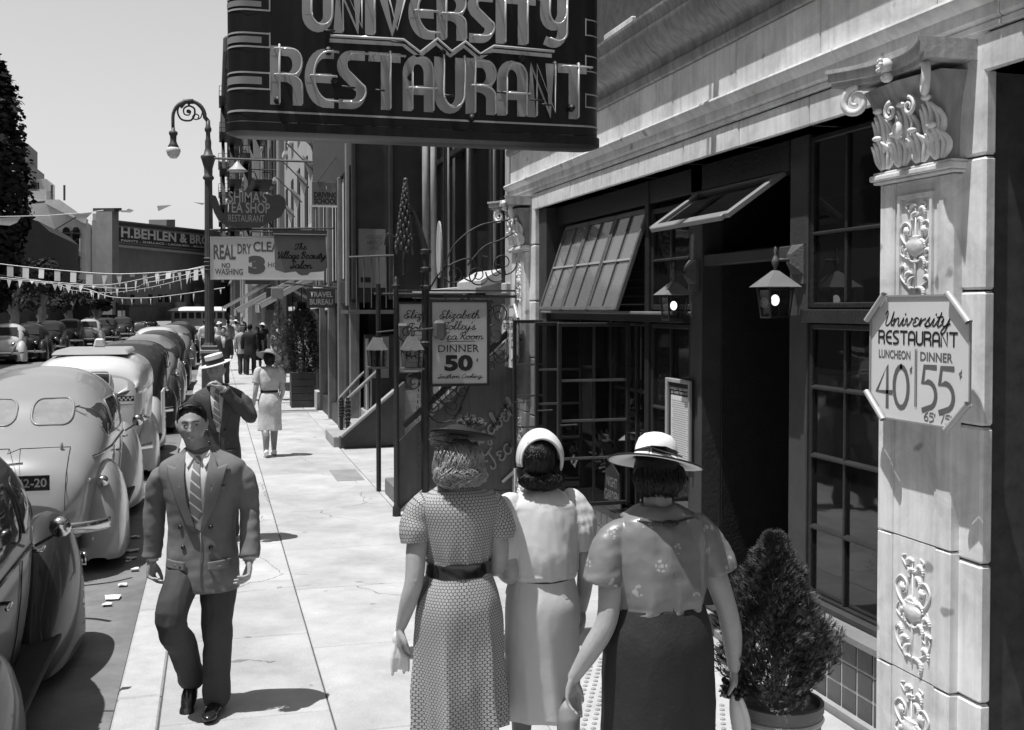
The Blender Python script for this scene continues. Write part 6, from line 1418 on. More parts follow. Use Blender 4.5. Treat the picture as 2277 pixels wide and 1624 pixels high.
        bb = MB(); rw = [[(x_, S.ysurf(x_, 1.15) - .004, 1.115), (x_, S.ysurf(x_, 1.15) - .004, 1.185)] for x_ in [-.62 + k * .04 for k in range(32)]]; bb.grid(rw, closed=False).build('checker_ground', M_black, Cn, loc=(0, 0, 0))
        MB().box(.70, .745, .02, .12, .62, 1.02).build('side_fin', M_white, Cn, bevel=.02, loc=(0, 0, 0)) if False else None
        for sd in (-1, 1): MB().box(sd * .93, sd * .955, .95, 1.75, .55, 1.18).build('open_door_panel', M_white, Cn, bevel=.01, loc=(0, 0, 0)) if sd > 0 else None
    return Cn
P_grey, P_black, P_dark, P_taxi, P_light, P_mid = paint('car_paint_pearl_grey', .27), paint('car_paint_black', .012), paint('car_paint_dark_blue', .025), paint('car_paint_pale', .38), paint('car_paint_cream', .5), paint('car_paint_mid_grey', .16)
car('dark glossy saloon nearest the camera, cut off by the left edge', -1.80, 4.2, P_dark, 'fast')
car('pearl grey fastback saloon with split oval rear windows and black number plate', -1.70, 10.05, P_grey, 'fast', plate='42-20').scale = (.95, 1, 1.03)
car('pale taxicab with a checker band and white roof parked ahead of the grey saloon', -1.68, 15.75, P_taxi, 'taxi', top_m=paint('taxi_roof_white', .58))
G = 'cars parked along the right kerb'
c4 = car('black saloon parked directly ahead of the taxicab', -1.60, 21.4, P_dark, 'box', G)
c5 = car('grey rounded saloon, second ahead of the taxicab', -1.62, 27.0, P_mid, 'fast', G, full=False)
def recolor(c, mp):
    def w_(o):
        if o.type == 'MESH' and o.data.materials:
            m = o.data.materials[0]
            if m in mp: o.material_slots[0].link = 'OBJECT'; o.material_slots[0].material = mp[m]
        for ch in o.children: w_(ch)
    w_(c)
def car_copy(src, label, x, y, mp, rz=0, group=G):
    c = copy_tree(src); c.location = (x, y, -.14); c.rotation_euler = (0, 0, rz); c['label'] = label; c['group'] = group; recolor(c, mp); return c
car_copy(c5, 'dark rounded saloon, third ahead of the taxicab', -1.6, 32.6, {P_mid: P_dark})
cx = car('white topped saloon standing bright in the middle of the kerbside line', -1.9, 38.2, P_light, 'box', G, full=False)
car_copy(c5, 'grey saloon just ahead of the white topped one', -1.6, 43.6, {})
car_copy(cx, 'black saloon behind the foot of the lamp post in the kerbside line', -1.5, 49.5, {P_light: P_black}); car_copy(c5, 'farthest dark saloon in the kerbside line', -1.6, 56, {P_mid: P_dark})
G2 = 'cars parked along the opposite kerb'
PI = math.pi
def gp(u, v): return PZ(u, v, -.14)
def left_car(src, label, u, v, mp, rz=PI + .06, grp=G2):
    p = gp(u, v); return car_copy(src, label, p.x, p.y + 2.2, mp, rz, grp)
left_car(c5, 'pale coupe facing the camera at the left edge of the photo', 12, 806, {P_mid: P_light})
left_car(c5, 'dark saloon right beside the pale coupe at left', 60, 801, {P_mid: P_black}); left_car(cx, 'tall dark car with glinting windows, third from the left edge', 105, 788, {P_light: P_black})
left_car(cx, 'dark car half hidden, fourth from the left edge', 150, 773, {P_light: P_dark}); left_car(c5, 'light roofed car with pale bonnet facing the camera in the shade', 194, 769, {P_mid: P_taxi})
left_car(cx, 'black car with bright headlamps beside the kerb signpost', 232, 764, {P_light: P_black}); left_car(cx, 'small dark car at the end of the opposite line', 268, 755, {P_light: P_dark})
G3 = 'cars standing across the far end of the street'
left_car(c5, 'dark car crosswise at the far end, left of the group', 292, 738, {P_mid: P_dark}, PI / 2, G3); left_car(c5, 'shiny car crosswise at the far end, middle of the group', 325, 738, {P_mid: P_mid}, PI / 2 + .2, G3); left_car(c5, 'black car crosswise at the far end, right of the group', 350, 735, {P_mid: P_black}, PI / 2, G3)
# white-roofed bus crossing at the end
Bu = thing('bus', 'long bus with white roof standing across the end of the street', 'bus', (-1, 112, -.14)); a, b = PY(376, 722, 112), PY(503, 696, 112)
MB().box(a.x + .2, b.x, 112, 114.4, .5, 2.0).build('body', mat('bus_grey', .2, .4, .1, 3), Bu, bevel=.1, seg=2); o = MB(); rows = []
for i in range(9): t = i / 8; ang = math.pi * t; rows.append([(x_, 113.2 - 1.3 * math.cos(ang), 2.0 + .42 * math.sin(ang) ** .7 * f) for x_, f in ((a.x - .1, .1), (a.x + .6, .8), (a.x + 1.5, 1), (b.x, 1))])
o.grid(rows, closed=False).build('roof', M_white, Bu, smooth=True)
for k in range(8): MB().box(a.x + .5 + k * .68, a.x + 1.0 + k * .68, 111.97, 112, 1.25, 1.85).build('window', M_dark, Bu)
for k in range(2): MB().lathe([(.2, -.1), (.45, -.1), (.45, .1), (.2, .1)], (a.x + 1.2 + k * 3.4, 112.05, .45), 14, (0, 1, 0)).build('wheel', M_tyre, Bu)
# =============================================================== people
def skinmat(name, g): return mat(name, g, .5, .14, 14, .12, 90, spec=.4)
SK, SK2 = skinmat('skin', .37), skinmat('tanned_skin', .33)
def fuse(mb, voxel, name, m, par, it=4, fac=.5):
    me = bpy.data.meshes.new('t'); me.from_pydata(mb.v, [], mb.f); o = bpy.data.objects.new('t', me); COL.objects.link(o)
    clean(me)
    r = o.modifiers.new('r', 'REMESH'); r.mode = 'VOXEL'; r.voxel_size = voxel; r.use_smooth_shade = True
    s = o.modifiers.new('s', 'SMOOTH'); s.iterations = it; s.factor = fac
    n = bpy.data.meshes.new_from_object(o.evaluated_get(bpy.context.evaluated_depsgraph_get())); n.materials.clear(); n.materials.append(m); n.name = name; n.shade_smooth()
    bpy.data.objects.remove(o); bpy.data.meshes.remove(me)
    q = bpy.data.objects.new(name, n); COL.objects.link(q); q.parent = par; return q
def limb(mb, P, R, n=14, k=5):
    q = catmull([tuple(p) + (r,) for p, r in zip(P, R)], k); mb.tube([p[:3] for p in q], [max(p[3], .003) for p in q], n)
    mb.ell(P[0], R[0], R[0], R[0], 12, 8); mb.ell(P[-1], R[-1], R[-1], R[-1], 12, 8)
def hand(mb, w, d, pn, th, curl=.35, s=1., spread=.0035):
    """w wrist, d pointing direction, pn palm normal, th +1/-1: side of the thumb along d x pn"""
    w, d, pn = Vector(w), Vector(d).normalized(), Vector(pn); pn = (pn - d * pn.dot(d)).normalized(); lat = d.cross(pn) * th
    for i in range(4):
        o = (1.5 - i) * .0195 * s
        a = w + lat * o * .55 + d * .005; b = w + d * .085 * s * (1 - .06 * abs(i - 1)) + lat * o
        limb(mb, [a, (a + b) / 2 - pn * .003, b], [.015 * s, .0145 * s, .0105 * s], 8, 3)
        L_ = (.070, .078, .073, .057)[i] * s; p = b; dd = d + lat * spread * (1.5 - i) * 12; dd.normalize(); pts = [p]; c = curl * (1 + .15 * i)
        for seg, fr in enumerate((.44, .32, .26)):
            ang = c * (1 if seg == 0 else 1.25); dd = (dd * math.cos(ang) + pn * math.sin(ang)).normalized(); p = p + dd * L_ * fr; pts.append(p)
            # keep bending about the same axis
        limb(mb, pts, [.0095 * s, .0088 * s, .0082 * s, .0068 * s], 8, 3)
    b = w + d * .022 * s + lat * .022 * s; t1 = b + (d * .65 + lat * .6 + pn * .3).normalized() * .042 * s; t2 = t1 + (d * .9 + lat * .12 + pn * .45).normalized() * .030 * s; t3 = t2 + (d + pn * .5).normalized() * .024 * s
    limb(mb, [b, t1, t2, t3], [.017 * s, .0135 * s, .0105 * s, .008 * s], 8, 3)
def head_mesh(mb, c, yaw=0., tilt=0., roll=0., s=1., fem=False):
    """head looking along +y before rotation"""
    rot = Matrix.Rotation(yaw, 3, 'Z') @ Matrix.Rotation(tilt, 3, 'X') @ Matrix.Rotation(roll, 3, 'Y'); n, m = 64, 56; V = []; c = Vector(c)
    def g(x, z, x0, z0, sx, sz): return math.exp(-((x - x0) / sx) ** 2 - ((z - z0) / sz) ** 2)
    rows = []
    for i in range(m + 1):
        t = math.pi * (i + .02) / (m + .04); r = []
        for k in range(n):
            a = 2 * math.pi * k / n; x, y, z = math.sin(t) * math.cos(a), math.sin(t) * math.sin(a), math.cos(t)
            X, Y, Z = x * .074, y * .094, z * .116
            if Z < .0: q = min(1, -Z / .116); X *= 1 - .34 * q ** 1.6; Y = Y * (1 - .10 * q) + .010 * q * (1 if y > 0 else -.2)
            if y > 0:
                f = y ** .5
                Y += f * (.024 * g(X, Z, 0, -.022, .011, .014) + .014 * g(X, Z, 0, .004, .0085, .022) - .012 * (g(X, Z, .031, .012, .015, .011) + g(X, Z, -.031, .012, .015, .011)) + .007 * g(X, Z, 0, .034, .05, .009)
                          + .005 * (g(X, Z, .030, .0135, .009, .006) + g(X, Z, -.030, .0135, .009, .006)) + .007 * g(X, Z, 0, -.050, .018, .005) + .007 * g(X, Z, 0, -.062, .015, .006) - .003 * g(X, Z, 0, -.056, .02, .003) + .012 * g(X, Z, 0, -.094, .018, .018)
                          + .004 * (g(X, Z, .046, -.02, .018, .018) + g(X, Z, -.046, -.02, .018, .018)) + .005 * (g(X, Z, .012, -.030, .006, .006) + g(X, Z, -.012, -.030, .006, .006)))
            r.append(c + rot @ (Vector((X, Y, Z)) * s))
        rows.append(r)
    mb.grid(rows, closed=True, caps=True)
    for sx in (-1, 1):
        mb.ell(c + rot @ (Vector((sx * .074, -.004, -.004)) * s), .010 * s, .018 * s, .031 * s, 10, 8, rot)
        mb.ell(c + rot @ (Vector((sx * .083, -.012, .008)) * s), .006 * s, .014 * s, .020 * s, 8, 6, rot)
    return rot
def sect(rx, ry, n, pw=2.25):
    out = []
    for k in range(n):
        a = 2 * math.pi * k / n; c_, s_ = math.cos(a), math.sin(a); out.append((rx * abs(c_) ** (2 / pw) * (1 if c_ > 0 else -1), ry * abs(s_) ** (2 / pw) * (1 if s_ > 0 else -1)))
    return out
def spline_rows(rows, k=6): return catmull(rows, k)
def set_uv(me, nr, n, vs, C0):
    uv = me.uv_layers.new(name='cloth'); li = 0
    for f in me.polygons:
        i, k = divmod(f.index, n)
        if i >= nr - 1: break
        for j, (a, b) in enumerate(((0, 0), (0, 1), (1, 1), (1, 0))): uv.data[f.loop_start + j].uv = ((k + b) / n * C0, vs[i + a])
def garment(rows, name, m, par, folds=(), nz=.004, seed=0, n=96, pw=2.25, k=6, thick=.004, cap=False, nsc=9, col=None):
    """rows: (z, cx, cy, rx, ry).  folds: (count, phase, zlo, zhi, amp_lo, amp_hi, drift)"""
    R = spline_rows(rows, k); G = []; C0 = 2 * math.pi * sum((q[3] + q[4]) / 2 for q in R) / len(R)
    for z, cx, cy, rx, ry in R:
        r = []
        for j, (x, y) in enumerate(sect(rx, ry, n, pw)):
            a = 2 * math.pi * j / n; f = 1.
            for cnt, ph, z0, z1, a0, a1, dr in folds:
                if (z - z0) * (z - z1) <= 0: t = (z - z0) / (z1 - z0); f += (a0 + (a1 - a0) * t) * (1.3 - 2.6 * abs(math.sin((cnt * a + ph + dr * t + .8 * math.sin(2 * a + ph)) / 2)) ** .8)
            d = noise.noise(Vector((x * nsc + seed, y * nsc, z * nsc * .6))) * nz + noise.noise(Vector((x * 30 + seed, y * 30, z * 16))) * nz * .35
            L_ = math.hypot(x, y) + 1e-6; r.append((cx + x * f + x / L_ * d, cy + y * f + y / L_ * d, z))
        G.append(r)
    if col is not None: col.grid(G, closed=True, caps=True); return
    o = MB().grid(G, closed=True, caps=cap).build(name, m, par, smooth=True, loc=(0, 0, 0)); set_uv(o.data, len(G), n, [q[0] for q in R], C0); clean(o.data)
    if thick: s = o.modifiers.new('s', 'SOLIDIFY'); s.thickness = thick; s.offset = -1
    return o
def sleeve(P, R, name, m, par, n=28, k=7, wr=.003, seed=0, ribs=0, thick=.003, flat=1., col=None):
    q = catmull([tuple(p) + (r,) for p, r in zip(P, R)], k); mb = MB(); pts = [Vector(p[:3]) for p in q]; G = []; fr = None
    for i, p in enumerate(pts):
        d = (pts[min(i + 1, len(pts) - 1)] - pts[max(i - 1, 0)]).normalized(); fr = basis(d)[0] if fr is None else (fr - d * fr.dot(d)).normalized(); y = d.cross(fr); r = []
        for j in range(n):
            a = 2 * math.pi * j / n; e_ = fr * math.cos(a) * flat + y * math.sin(a); pp = (p + e_ * q[i][3]); w_ = q[i][3] * (1 + .03 * math.sin(ribs * a) if ribs else 1) + wr * (1.5 * noise.noise(Vector((pp.x * 9 + seed, pp.y * 9, pp.z * 7))) + .7 * noise.noise(Vector((pp.x * 22, pp.y * 22 + seed, pp.z * 30))))
            r.append(p + e_ * w_)
        G.append(r)
    if col is not None: col.grid(G, closed=True, caps=True); return
    o = mb.grid(G, closed=True).build(name, m, par, smooth=True, loc=(0, 0, 0)); L0 = [0.]
    for p_, q_ in zip(pts[:-1], pts[1:]): L0.append(L0[-1] + (q_ - p_).length)
    set_uv(o.data, len(G), n, L0, 2 * math.pi * sum(q_[3] for q_ in q) / len(q)); clean(o.data)
    if thick: s = o.modifiers.new('s', 'SOLIDIFY'); s.thickness = thick; s.offset = -1
    return o
def wrinkle(o, amp=.006, sc=(9, 9, 4), amp2=.003, sc2=(26, 26, 18), seed=0, zr=None):
    me = o.data; co = [0.] * (3 * len(me.vertices)); nr = [v.normal.copy() for v in me.vertices]
    for v, n_ in zip(me.vertices, nr):
        p = v.co; a = noise.noise(Vector((p.x * sc[0] + seed, p.y * sc[1], p.z * sc[2]))); b_ = noise.noise(Vector((p.x * sc2[0], p.y * sc2[1] + seed, p.z * sc2[2])))
        v.co = p + n_ * (amp * (1 - 2.6 * abs(a)) + amp2 * b_)
    me.update()
def strands(mb, c, rx, ry, rz, n, r=.0022, t0=.05, t1=.75, ph0=0, ph1=2 * math.pi, wave=.05, wf=9, flip=0., seed=1, lo=.98, hi=1.07, rot=None):
    rnd = random.Random(seed); c = Vector(c)
    for k in range(n):
        ph = rnd.uniform(ph0, ph1); s = rnd.uniform(lo, hi); w0 = rnd.uniform(0, 6.28); ta = math.pi * rnd.uniform(t0, (t0 + t1) * .55); tb = math.pi * rnd.uniform(t1 * .8, t1); P = []
        for i in range(11):
            u = i / 10; t = ta + (tb - ta) * u; w_ = s + wave * math.sin(wf * u + w0 * .25 + ph * 2) * u; d = Vector((rx * math.sin(t) * math.cos(ph + wave * 1.5 * math.sin(wf * u * .7 + w0)), ry * math.sin(t) * math.sin(ph), rz * math.cos(t))) * w_
            if flip and u > .6: d += Vector((math.cos(ph), math.sin(ph), .35)) * flip * ((u - .6) / .4) ** 1.5
            P.append(c + (rot @ d if rot else d))
        mb.tube(P, [r * (1 - .5 * i / 10) for i in range(11)], 4)
def shoe(mb, x, y, z=0., toe=1., pitch=0., heel=.0, L_=.27, w_=.045):
    rot = Matrix.Rotation(pitch, 3, 'X'); c = Vector((x, y, z + .045))
    mb.ell(c + rot @ Vector((0, .07 * toe, -.012)), w_, L_ * .40, .034, 14, 10, rot); mb.ell(c + rot @ Vector((0, -.05 * toe, .006)), w_ * .85, .075, .046, 12, 8, rot); mb.ell(c + rot @ Vector((0, .15 * toe, -.018)), w_ * .95, .06, .026, 12, 8, rot)
M_hairD = mat('dark_hair', .008, .42, .5, 40, .5, 120, spec=.25); M_hairB = mat('fair_hair', .15, .38, .35, 30, .5, 120, spec=.6); M_shoeB = mat('black_shoe_leather', .015, .2, .2, 5, spec=.7)
M_stock = mat('stockings', .22, .5, .08, 6); M_hatW = mat('white_hat_straw', .74, .7, .06, 30, .2, 200); M_ribbon = mat('black_ribbon', .014, .5, .2, 12); M_belt = mat('patent_belt', .012, .14, .2, 5, spec=.8)
# ---- printed fabrics
def ring_print(name, a=.0150, hi=.50, lo=.085):
    m = bpy.data.materials.new(name); m.use_nodes = True; t = m.node_tree; N = t.nodes; L = t.links; b = N['Principled BSDF']; b.inputs['Roughness'].default_value = .7
    tc = N.new('ShaderNodeTexCoord'); sp_ = N.new('ShaderNodeSeparateXYZ'); L.new(tc.outputs['UV'], sp_.inputs[0])
    def M(op, x, y=None, z=None):
        n = N.new('ShaderNodeMath'); n.operation = op
        for i, v in enumerate((x, y, z)):
            if v is None: continue
            if isinstance(v, (int, float)): n.inputs[i].default_value = v
            else: L.new(v, n.inputs[i])
        return n.outputs[0]
    u = M('DIVIDE', sp_.outputs[0], a); v = M('DIVIDE', sp_.outputs[1], a * 1.732)
    def dist(o):
        fx = M('SUBTRACT', M('FRACT', M('ADD', u, o)), .5); fy = M('MULTIPLY', M('SUBTRACT', M('FRACT', M('ADD', v, o)), .5), 1.732); return M('SQRT', M('ADD', M('MULTIPLY', fx, fx), M('MULTIPLY', fy, fy)))
    d = M('MINIMUM', dist(0.), dist(.5)); ring = M('MULTIPLY', M('LESS_THAN', d, .39), M('GREATER_THAN', d, .17)); dot = M('LESS_THAN', d, .10); f = M('ADD', ring, dot)
    mx = N.new('ShaderNodeMix'); mx.data_type = 'FLOAT'; L.new(f, mx.inputs[0]); mx.inputs[2].default_value = lo; mx.inputs[3].default_value = hi; L.new(mx.outputs[0], b.inputs['Base Color']); MATS[name] = m; return m
def floral(name, g=.26):
    m = mat(name, g, .33, .15, 5, .3, 14, spec=.6); t = m.node_tree; N = t.nodes; L = t.links; b = N['Principled BSDF']; src = b.inputs['Base Color'].links[0].from_socket
    tc = N.new('ShaderNodeTexCoord'); vo = N.new('ShaderNodeTexVoronoi'); vo.inputs['Scale'].default_value = 9; L.new(tc.outputs['Object'], vo.inputs[0]); v2 = N.new('ShaderNodeTexVoronoi'); v2.inputs['Scale'].default_value = 45; L.new(tc.outputs['Object'], v2.inputs[0])
    lt = N.new('ShaderNodeMath'); lt.operation = 'LESS_THAN'; L.new(vo.outputs[0], lt.inputs[0]); lt.inputs[1].default_value = .26; l2 = N.new('ShaderNodeMath'); l2.operation = 'LESS_THAN'; L.new(v2.outputs[0], l2.inputs[0]); l2.inputs[1].default_value = .42
    mu = N.new('ShaderNodeMath'); mu.operation = 'MULTIPLY'; L.new(lt.outputs[0], mu.inputs[0]); L.new(l2.outputs[0], mu.inputs[1]); mx = N.new('ShaderNodeMix'); mx.data_type = 'FLOAT'; L.new(mu.outputs[0], mx.inputs[0]); L.new(src, mx.inputs[2]); mx.inputs[3].default_value = g * 1.9; L.new(mx.outputs[0], b.inputs['Base Color']); return m
M_print = ring_print('ring_printed_cotton'); M_flor = floral('flowered_satin', .19)
def legs(mb, h, xs_=(.08, .08), ys_=(0, 0), kb=(0, 0), thick=1., z0=.04, hipw=.09):
    for sx, x_, y_, k_ in ((-1, xs_[0], ys_[0], kb[0]), (1, xs_[1], ys_[1], kb[1])):
        limb(mb, [(sx * hipw, 0, .52 * h), (sx * (hipw + x_) / 2, y_ * .4 + .02 + k_, .29 * h), (sx * x_, y_ - .02 + k_ * .3, .2 * h), (sx * x_, y_, .05 * h)], [.085 * thick, .058 * thick, .056 * thick, .036 * thick])
# ---------------- woman in ring-printed dress
def pxy(u, zc): xc = (u - CU) / FV * zc; return (xc * math.cos(YAW) + zc * math.sin(YAW), zc * math.cos(YAW) - xc * math.sin(YAW))
x, y = pxy(1018, 4.97)
Wa = thing('person', 'woman seen from behind in ring-printed dress with fair curls under a small black hat', 'person', (x, y, 0))
b = MB(); h = 1.66
b.ell((0, 0, 1.0), .14, .11, .14); b.ell((0, 0, 1.22), .15, .10, .2); limb(b, [(-.12, 0, 1.33), (.12, 0, 1.33)], [.045, .045]); limb(b, [(0, 0, 1.36), (0, .02, 1.47), (0, .025, 1.53)], [.06, .048, .05])
limb(b, [(-.165, 0, 1.29), (-.195, -.02, 1.18), (-.212, -.045, 1.03), (-.235, -.03, .93), (-.262, .01, .81)], [.045, .048, .043, .04, .026]); b.ell((-.213, -.07, 1.03), .022, .02, .024, 8, 6)
hand(b, (-.266, .015, .80), (-.08, .12, -1), (1, .1, 0), 1, .45, 1.0)
limb(b, [(.16, 0, 1.29), (.19, .0, 1.18), (.19, .02, 1.05), (.16, .14, 1.04), (.12, .22, 1.06)], [.044, .047, .044, .04, .027]); hand(b, (.12, .22, 1.06), (-.6, .8, .1), (0, 0, -1), 1, .5)
head_mesh(b, (0, .03, 1.575), .15, -.05, 0, .95); legs(b, h, (.08, .09), (-.05, .08))
fuse(b, .0055, 'body', SK, Wa)
s = MB(); legs(s, h, (.08, .09), (-.05, .08), thick=1.03); o = fuse(s, .008, 'stockings', M_stock, Wa)
s = MB(); shoe(s, -.08, -.05); shoe(s, .09, .08); fuse(s, .006, 'shoes', M_shoeB, Wa)
garment([(.33, .005, 0, .215, .19), (.5, .0, 0, .21, .185), (.7, -.0, 0, .205, .17), (.88, 0, -.01, .196, .155), (.98, 0, -.005, .172, .135), (1.05, 0, 0, .142, .115), (1.09, 0, 0, .142, .115), (1.15, 0, 0, .155, .12), (1.24, 0, 0, .172, .12), (1.33, 0, 0, .192, .115), (1.385, 0, 0, .182, .095), (1.42, 0, .005, .12, .08), (1.445, 0, .015, .07, .07)], 'dress', M_print, Wa,
        [(7, 1.2, .33, .95, .12, .0, .6), (13, 0, .33, .8, .03, 0, .9), (13, 1, 1.09, 1.2, .03, 0, .5), (4, .4, 1.1, 1.38, .02, .01, 1)], .006, 3, 140)
garment([(1.035, 0, 0, .152, .125), (1.05, 0, 0, .150, .124), (1.08, 0, 0, .149, .123), (1.095, 0, 0, .150, .124)], 'belt', M_belt, Wa, [(4, 0, 1.03, 1.1, .012, .012, 3)], .004, 5, 60, nsc=20)
sleeve([(-.135, 0, 1.36), (-.165, 0, 1.350), (-.195, -.002, 1.29), (-.207, -.01, 1.24), (-.205, -.015, 1.195)], [.04, .058, .068, .070, .064], 'sleeve', M_print, Wa, seed=1, wr=.006)
sleeve([(.135, 0, 1.36), (.165, 0, 1.350), (.192, -.002, 1.29), (.20, -.005, 1.24), (.2, -.005, 1.195)], [.04, .058, .066, .066, .06], 'sleeve', M_print, Wa, seed=2, wr=.006)
MB().prism([(-.15, -.08, 1.05), (-.19, -.05, .95), (-.205, -.03, .83), (-.185, -.03, .86), (-.15, -.07, 1.03)], (0, .008, 0)).build('belt_ribbon', M_ribbon, Wa, loc=(0, 0, 0))
hb = MB(); hb.ell((0, -.005, 1.57), .098, .10, .09, 20, 14); hb.ell((0, -.05, 1.50), .108, .06, .055, 18, 10); hb.ell((-.08, -.01, 1.53), .045, .06, .07); hb.ell((.08, -.01, 1.53), .045, .06, .07); fuse(hb, .01, 'hair', M_hairB, Wa)
hs = MB(); strands(hs, (0, 0, 1.555), .103, .105, .105, 420, .0024, .25, .86, math.pi * .95, math.pi * 2.05, .09, 11, .035, 4, .98, 1.12); strands(hs, (0, -.05, 1.50), .11, .065, .06, 320, .0024, .1, .95, math.pi * .8, math.pi * 2.2, .16, 13, .02, 5, .95, 1.15)
tag(hs.build('curls', mat('fair_curl_strands', .32, .35, .3, 30, spec=.6), Wa, smooth=True, loc=(0, 0, 0)), kind='stuff')
rt = Matrix.Rotation(R_(9), 3, 'Y') @ Matrix.Rotation(R_(-14), 3, 'X')
ht = MB(); c = Vector((.02, 0, 1.675)); rows = []
for r_, z_ in ((0, .035), (.06, .034), (.085, .02), (.09, .0), (.13, -.006), (.155, -.002), (.156, -.006), (.13, -.012), (.088, -.012), (0, -.01)): rows.append([c + rt @ Vector((r_ * math.cos(a), r_ * .85 * math.sin(a), z_)) for a in [i * math.pi / 18 for i in range(36)]])
ht.grid(rows, closed=True).build('hat', mat('black_felt', .016, .85, .2, 20), Wa, smooth=True, loc=(0, 0, 0))
fl_ = MB(); rnd = random.Random(3)
for k in range(170):
    a = rnd.uniform(0, 6.28); r_ = rnd.uniform(0, .075); p = c + rt @ Vector((.03 + r_ * math.cos(a), r_ * math.sin(a) * .8, .035 + rnd.uniform(0, .05) * (1 - r_ * 9) + .005)); x_, y_ = basis((rnd.uniform(-1, 1), rnd.uniform(-1, 1), rnd.uniform(.2, 1))); fl_.add([p, p + x_ * .018 + y_ * .006, p + x_ * .024 + UZ * .012, p + x_ * .008 + UZ * .014], [(0, 1, 2, 3)])
tag(fl_.build('hat_flowers', mat('hat_flower_cloth', .10, .8, .6, 60), Wa, loc=(0, 0, 0)), kind='stuff')
ve = MB(); cv = c + Vector((-.105, -.045, -.005))
for k in range(120):
    a0 = rnd.uniform(0, 6.28); q = Vector((rnd.gauss(0, 1), rnd.gauss(0, 1), rnd.gauss(0, 1))).normalized(); x_, y_ = basis(q); R1 = Vector((.05, .04, .045)); pts = []
    for i in range(7): d_ = (q * math.cos(i * .14) + x_ * math.sin(i * .14)); pts.append(cv + Vector((d_.x * .055, d_.y * .045, d_.z * .048 - .01)) * (1 + .08 * math.sin(i + a0)))
    ve.tube(pts, .0011, 3)
tag(ve.build('hat_veil', mat('veil_net', .12, .8, .2, 20), Wa, loc=(0, 0, 0)), kind='stuff')
gl_ = MB()
for k in range(5): limb(gl_, [(-.285 + .004 * k, .03 + .01 * (k % 2), .73), (-.30 + .016 * k, .02, .66), (-.302 + .018 * k, .02 + .01 * (k % 2), .585 + .012 * (k % 3))], [.014, .012, .008], 8, 3)
gl_.ell((-.272, .03, .74), .03, .02, .045, 10, 8); gl = thing('gloves', 'pair of white gloves dangling from the hand of the woman in ring-printed dress', 'gloves', (x, y, 0)); fuse(gl_, .004, 'glove_pair', mat('white_glove_cloth', .7, .8, .05, 20), gl)
# ---------------- woman in plain pale dress
x, y = pxy(1205, 5.18)
Wb = thing('person', 'woman seen from behind in plain pale dress, white band round her dark rolled hair', 'person', (x, y, 0))
b = MB(); b.ell((0, 0, .98), .13, .11, .14); b.ell((0, 0, 1.2), .14, .10, .2); limb(b, [(-.13, 0, 1.28), (.13, 0, 1.28)], [.045, .045]); limb(b, [(0, 0, 1.32), (-.005, .02, 1.42), (-.01, .025, 1.47)], [.055, .045, .047])
limb(b, [(-.165, 0, 1.29), (-.18, -.03, 1.14), (-.165, -.05, 1.005), (-.17, .06, .99), (-.19, .17, 1.02)], [.055, .05, .046, .042, .028]); hand(b, (-.19, .17, 1.02), (-.5, .8, .0), (0, 0, -1), -1, .5)
limb(b, [(.165, 0, 1.29), (.20, .0, 1.15), (.215, -.02, 1.0), (.225, .03, .88), (.235, .09, .77)], [.055, .046, .042, .038, .026]); hand(b, (.237, .10, .76), (0, .15, -1), (-1, 0, 0), -1, .5)
head_mesh(b, (-.015, .03, 1.52), -.1, 0, 0, .96); legs(b, 1.6, (.075, .085), (.10, -.13)); fuse(b, .0055, 'body', SK, Wb)
s = MB(); legs(s, 1.6, (.075, .085), (.10, -.13), thick=1.03); fuse(s, .008, 'stockings', M_stock, Wb); s = MB(); shoe(s, -.075, .10); shoe(s, .085, -.13); fuse(s, .006, 'shoes', M_shoeB, Wb)
M_pale = mat('pale_crepe', .56, .8, .04, 6, .1, 60); M_pale2 = mat('pale_jersey', .60, .8, .04, 6, .08, 140)
garment([(.30, .01, 0, .178, .15), (.5, .005, 0, .178, .155), (.7, 0, -.005, .180, .155), (.84, 0, -.012, .176, .15), (.93, 0, -.005, .162, .13), (.985, 0, 0, .148, .118)], 'skirt', M_pale, Wb, [(5, 2.0, .30, .85, .07, 0, .8), (9, .3, .30, .7, .025, 0, 1.2)], .006, 9, 130)
garment([(.885, 0, -.004, .176, .142), (.92, 0, -.002, .168, .137), (.985, 0, 0, .152, .122)], 'peplum', M_pale, Wb, [(5, 0, .88, .98, .02, 0, 0)], .004, 11)
cb = MB(); garment([(.97, 0, 0, .158, .128), (1.0, 0, -.004, .166, .135), (1.06, 0, -.006, .172, .138), (1.15, 0, -.002, .175, .132), (1.25, 0, 0, .178, .12), (1.32, 0, .0, .168, .10), (1.36, 0, .005, .115, .08), (1.40, -.004, .018, .055, .056)], 'blouse', M_pale2, Wb, [(5, 1, 1.0, 1.3, .03, .02, 1.5), (11, .6, .975, 1.15, .03, 0, .5)], .006, 13, 130, nsc=7, col=cb)
MB().tube([(.0 + .158 * math.cos(a), .128 * math.sin(a), .972 + .006 * math.sin(a)) for a in [i * math.pi / 20 for i in range(41)]], .0045, 5).build('waist_cord', M_frame, Wb, loc=(0, 0, 0))
sleeve([(-.12, 0, 1.33), (-.155, 0, 1.32), (-.19, -.01, 1.25), (-.195, -.02, 1.16), (-.182, -.03, 1.08), (-.178, -.035, 1.06)], [.04, .060, .080, .084, .068, .055], 'sleeve', M_pale, Wb, n=120, seed=4, wr=.005, ribs=24, col=cb)
sleeve([(-.180, -.035, 1.066), (-.176, -.04, 1.03)], [.058, .054], 'sleeve_cuff', M_pale, Wb, seed=4, wr=.001)
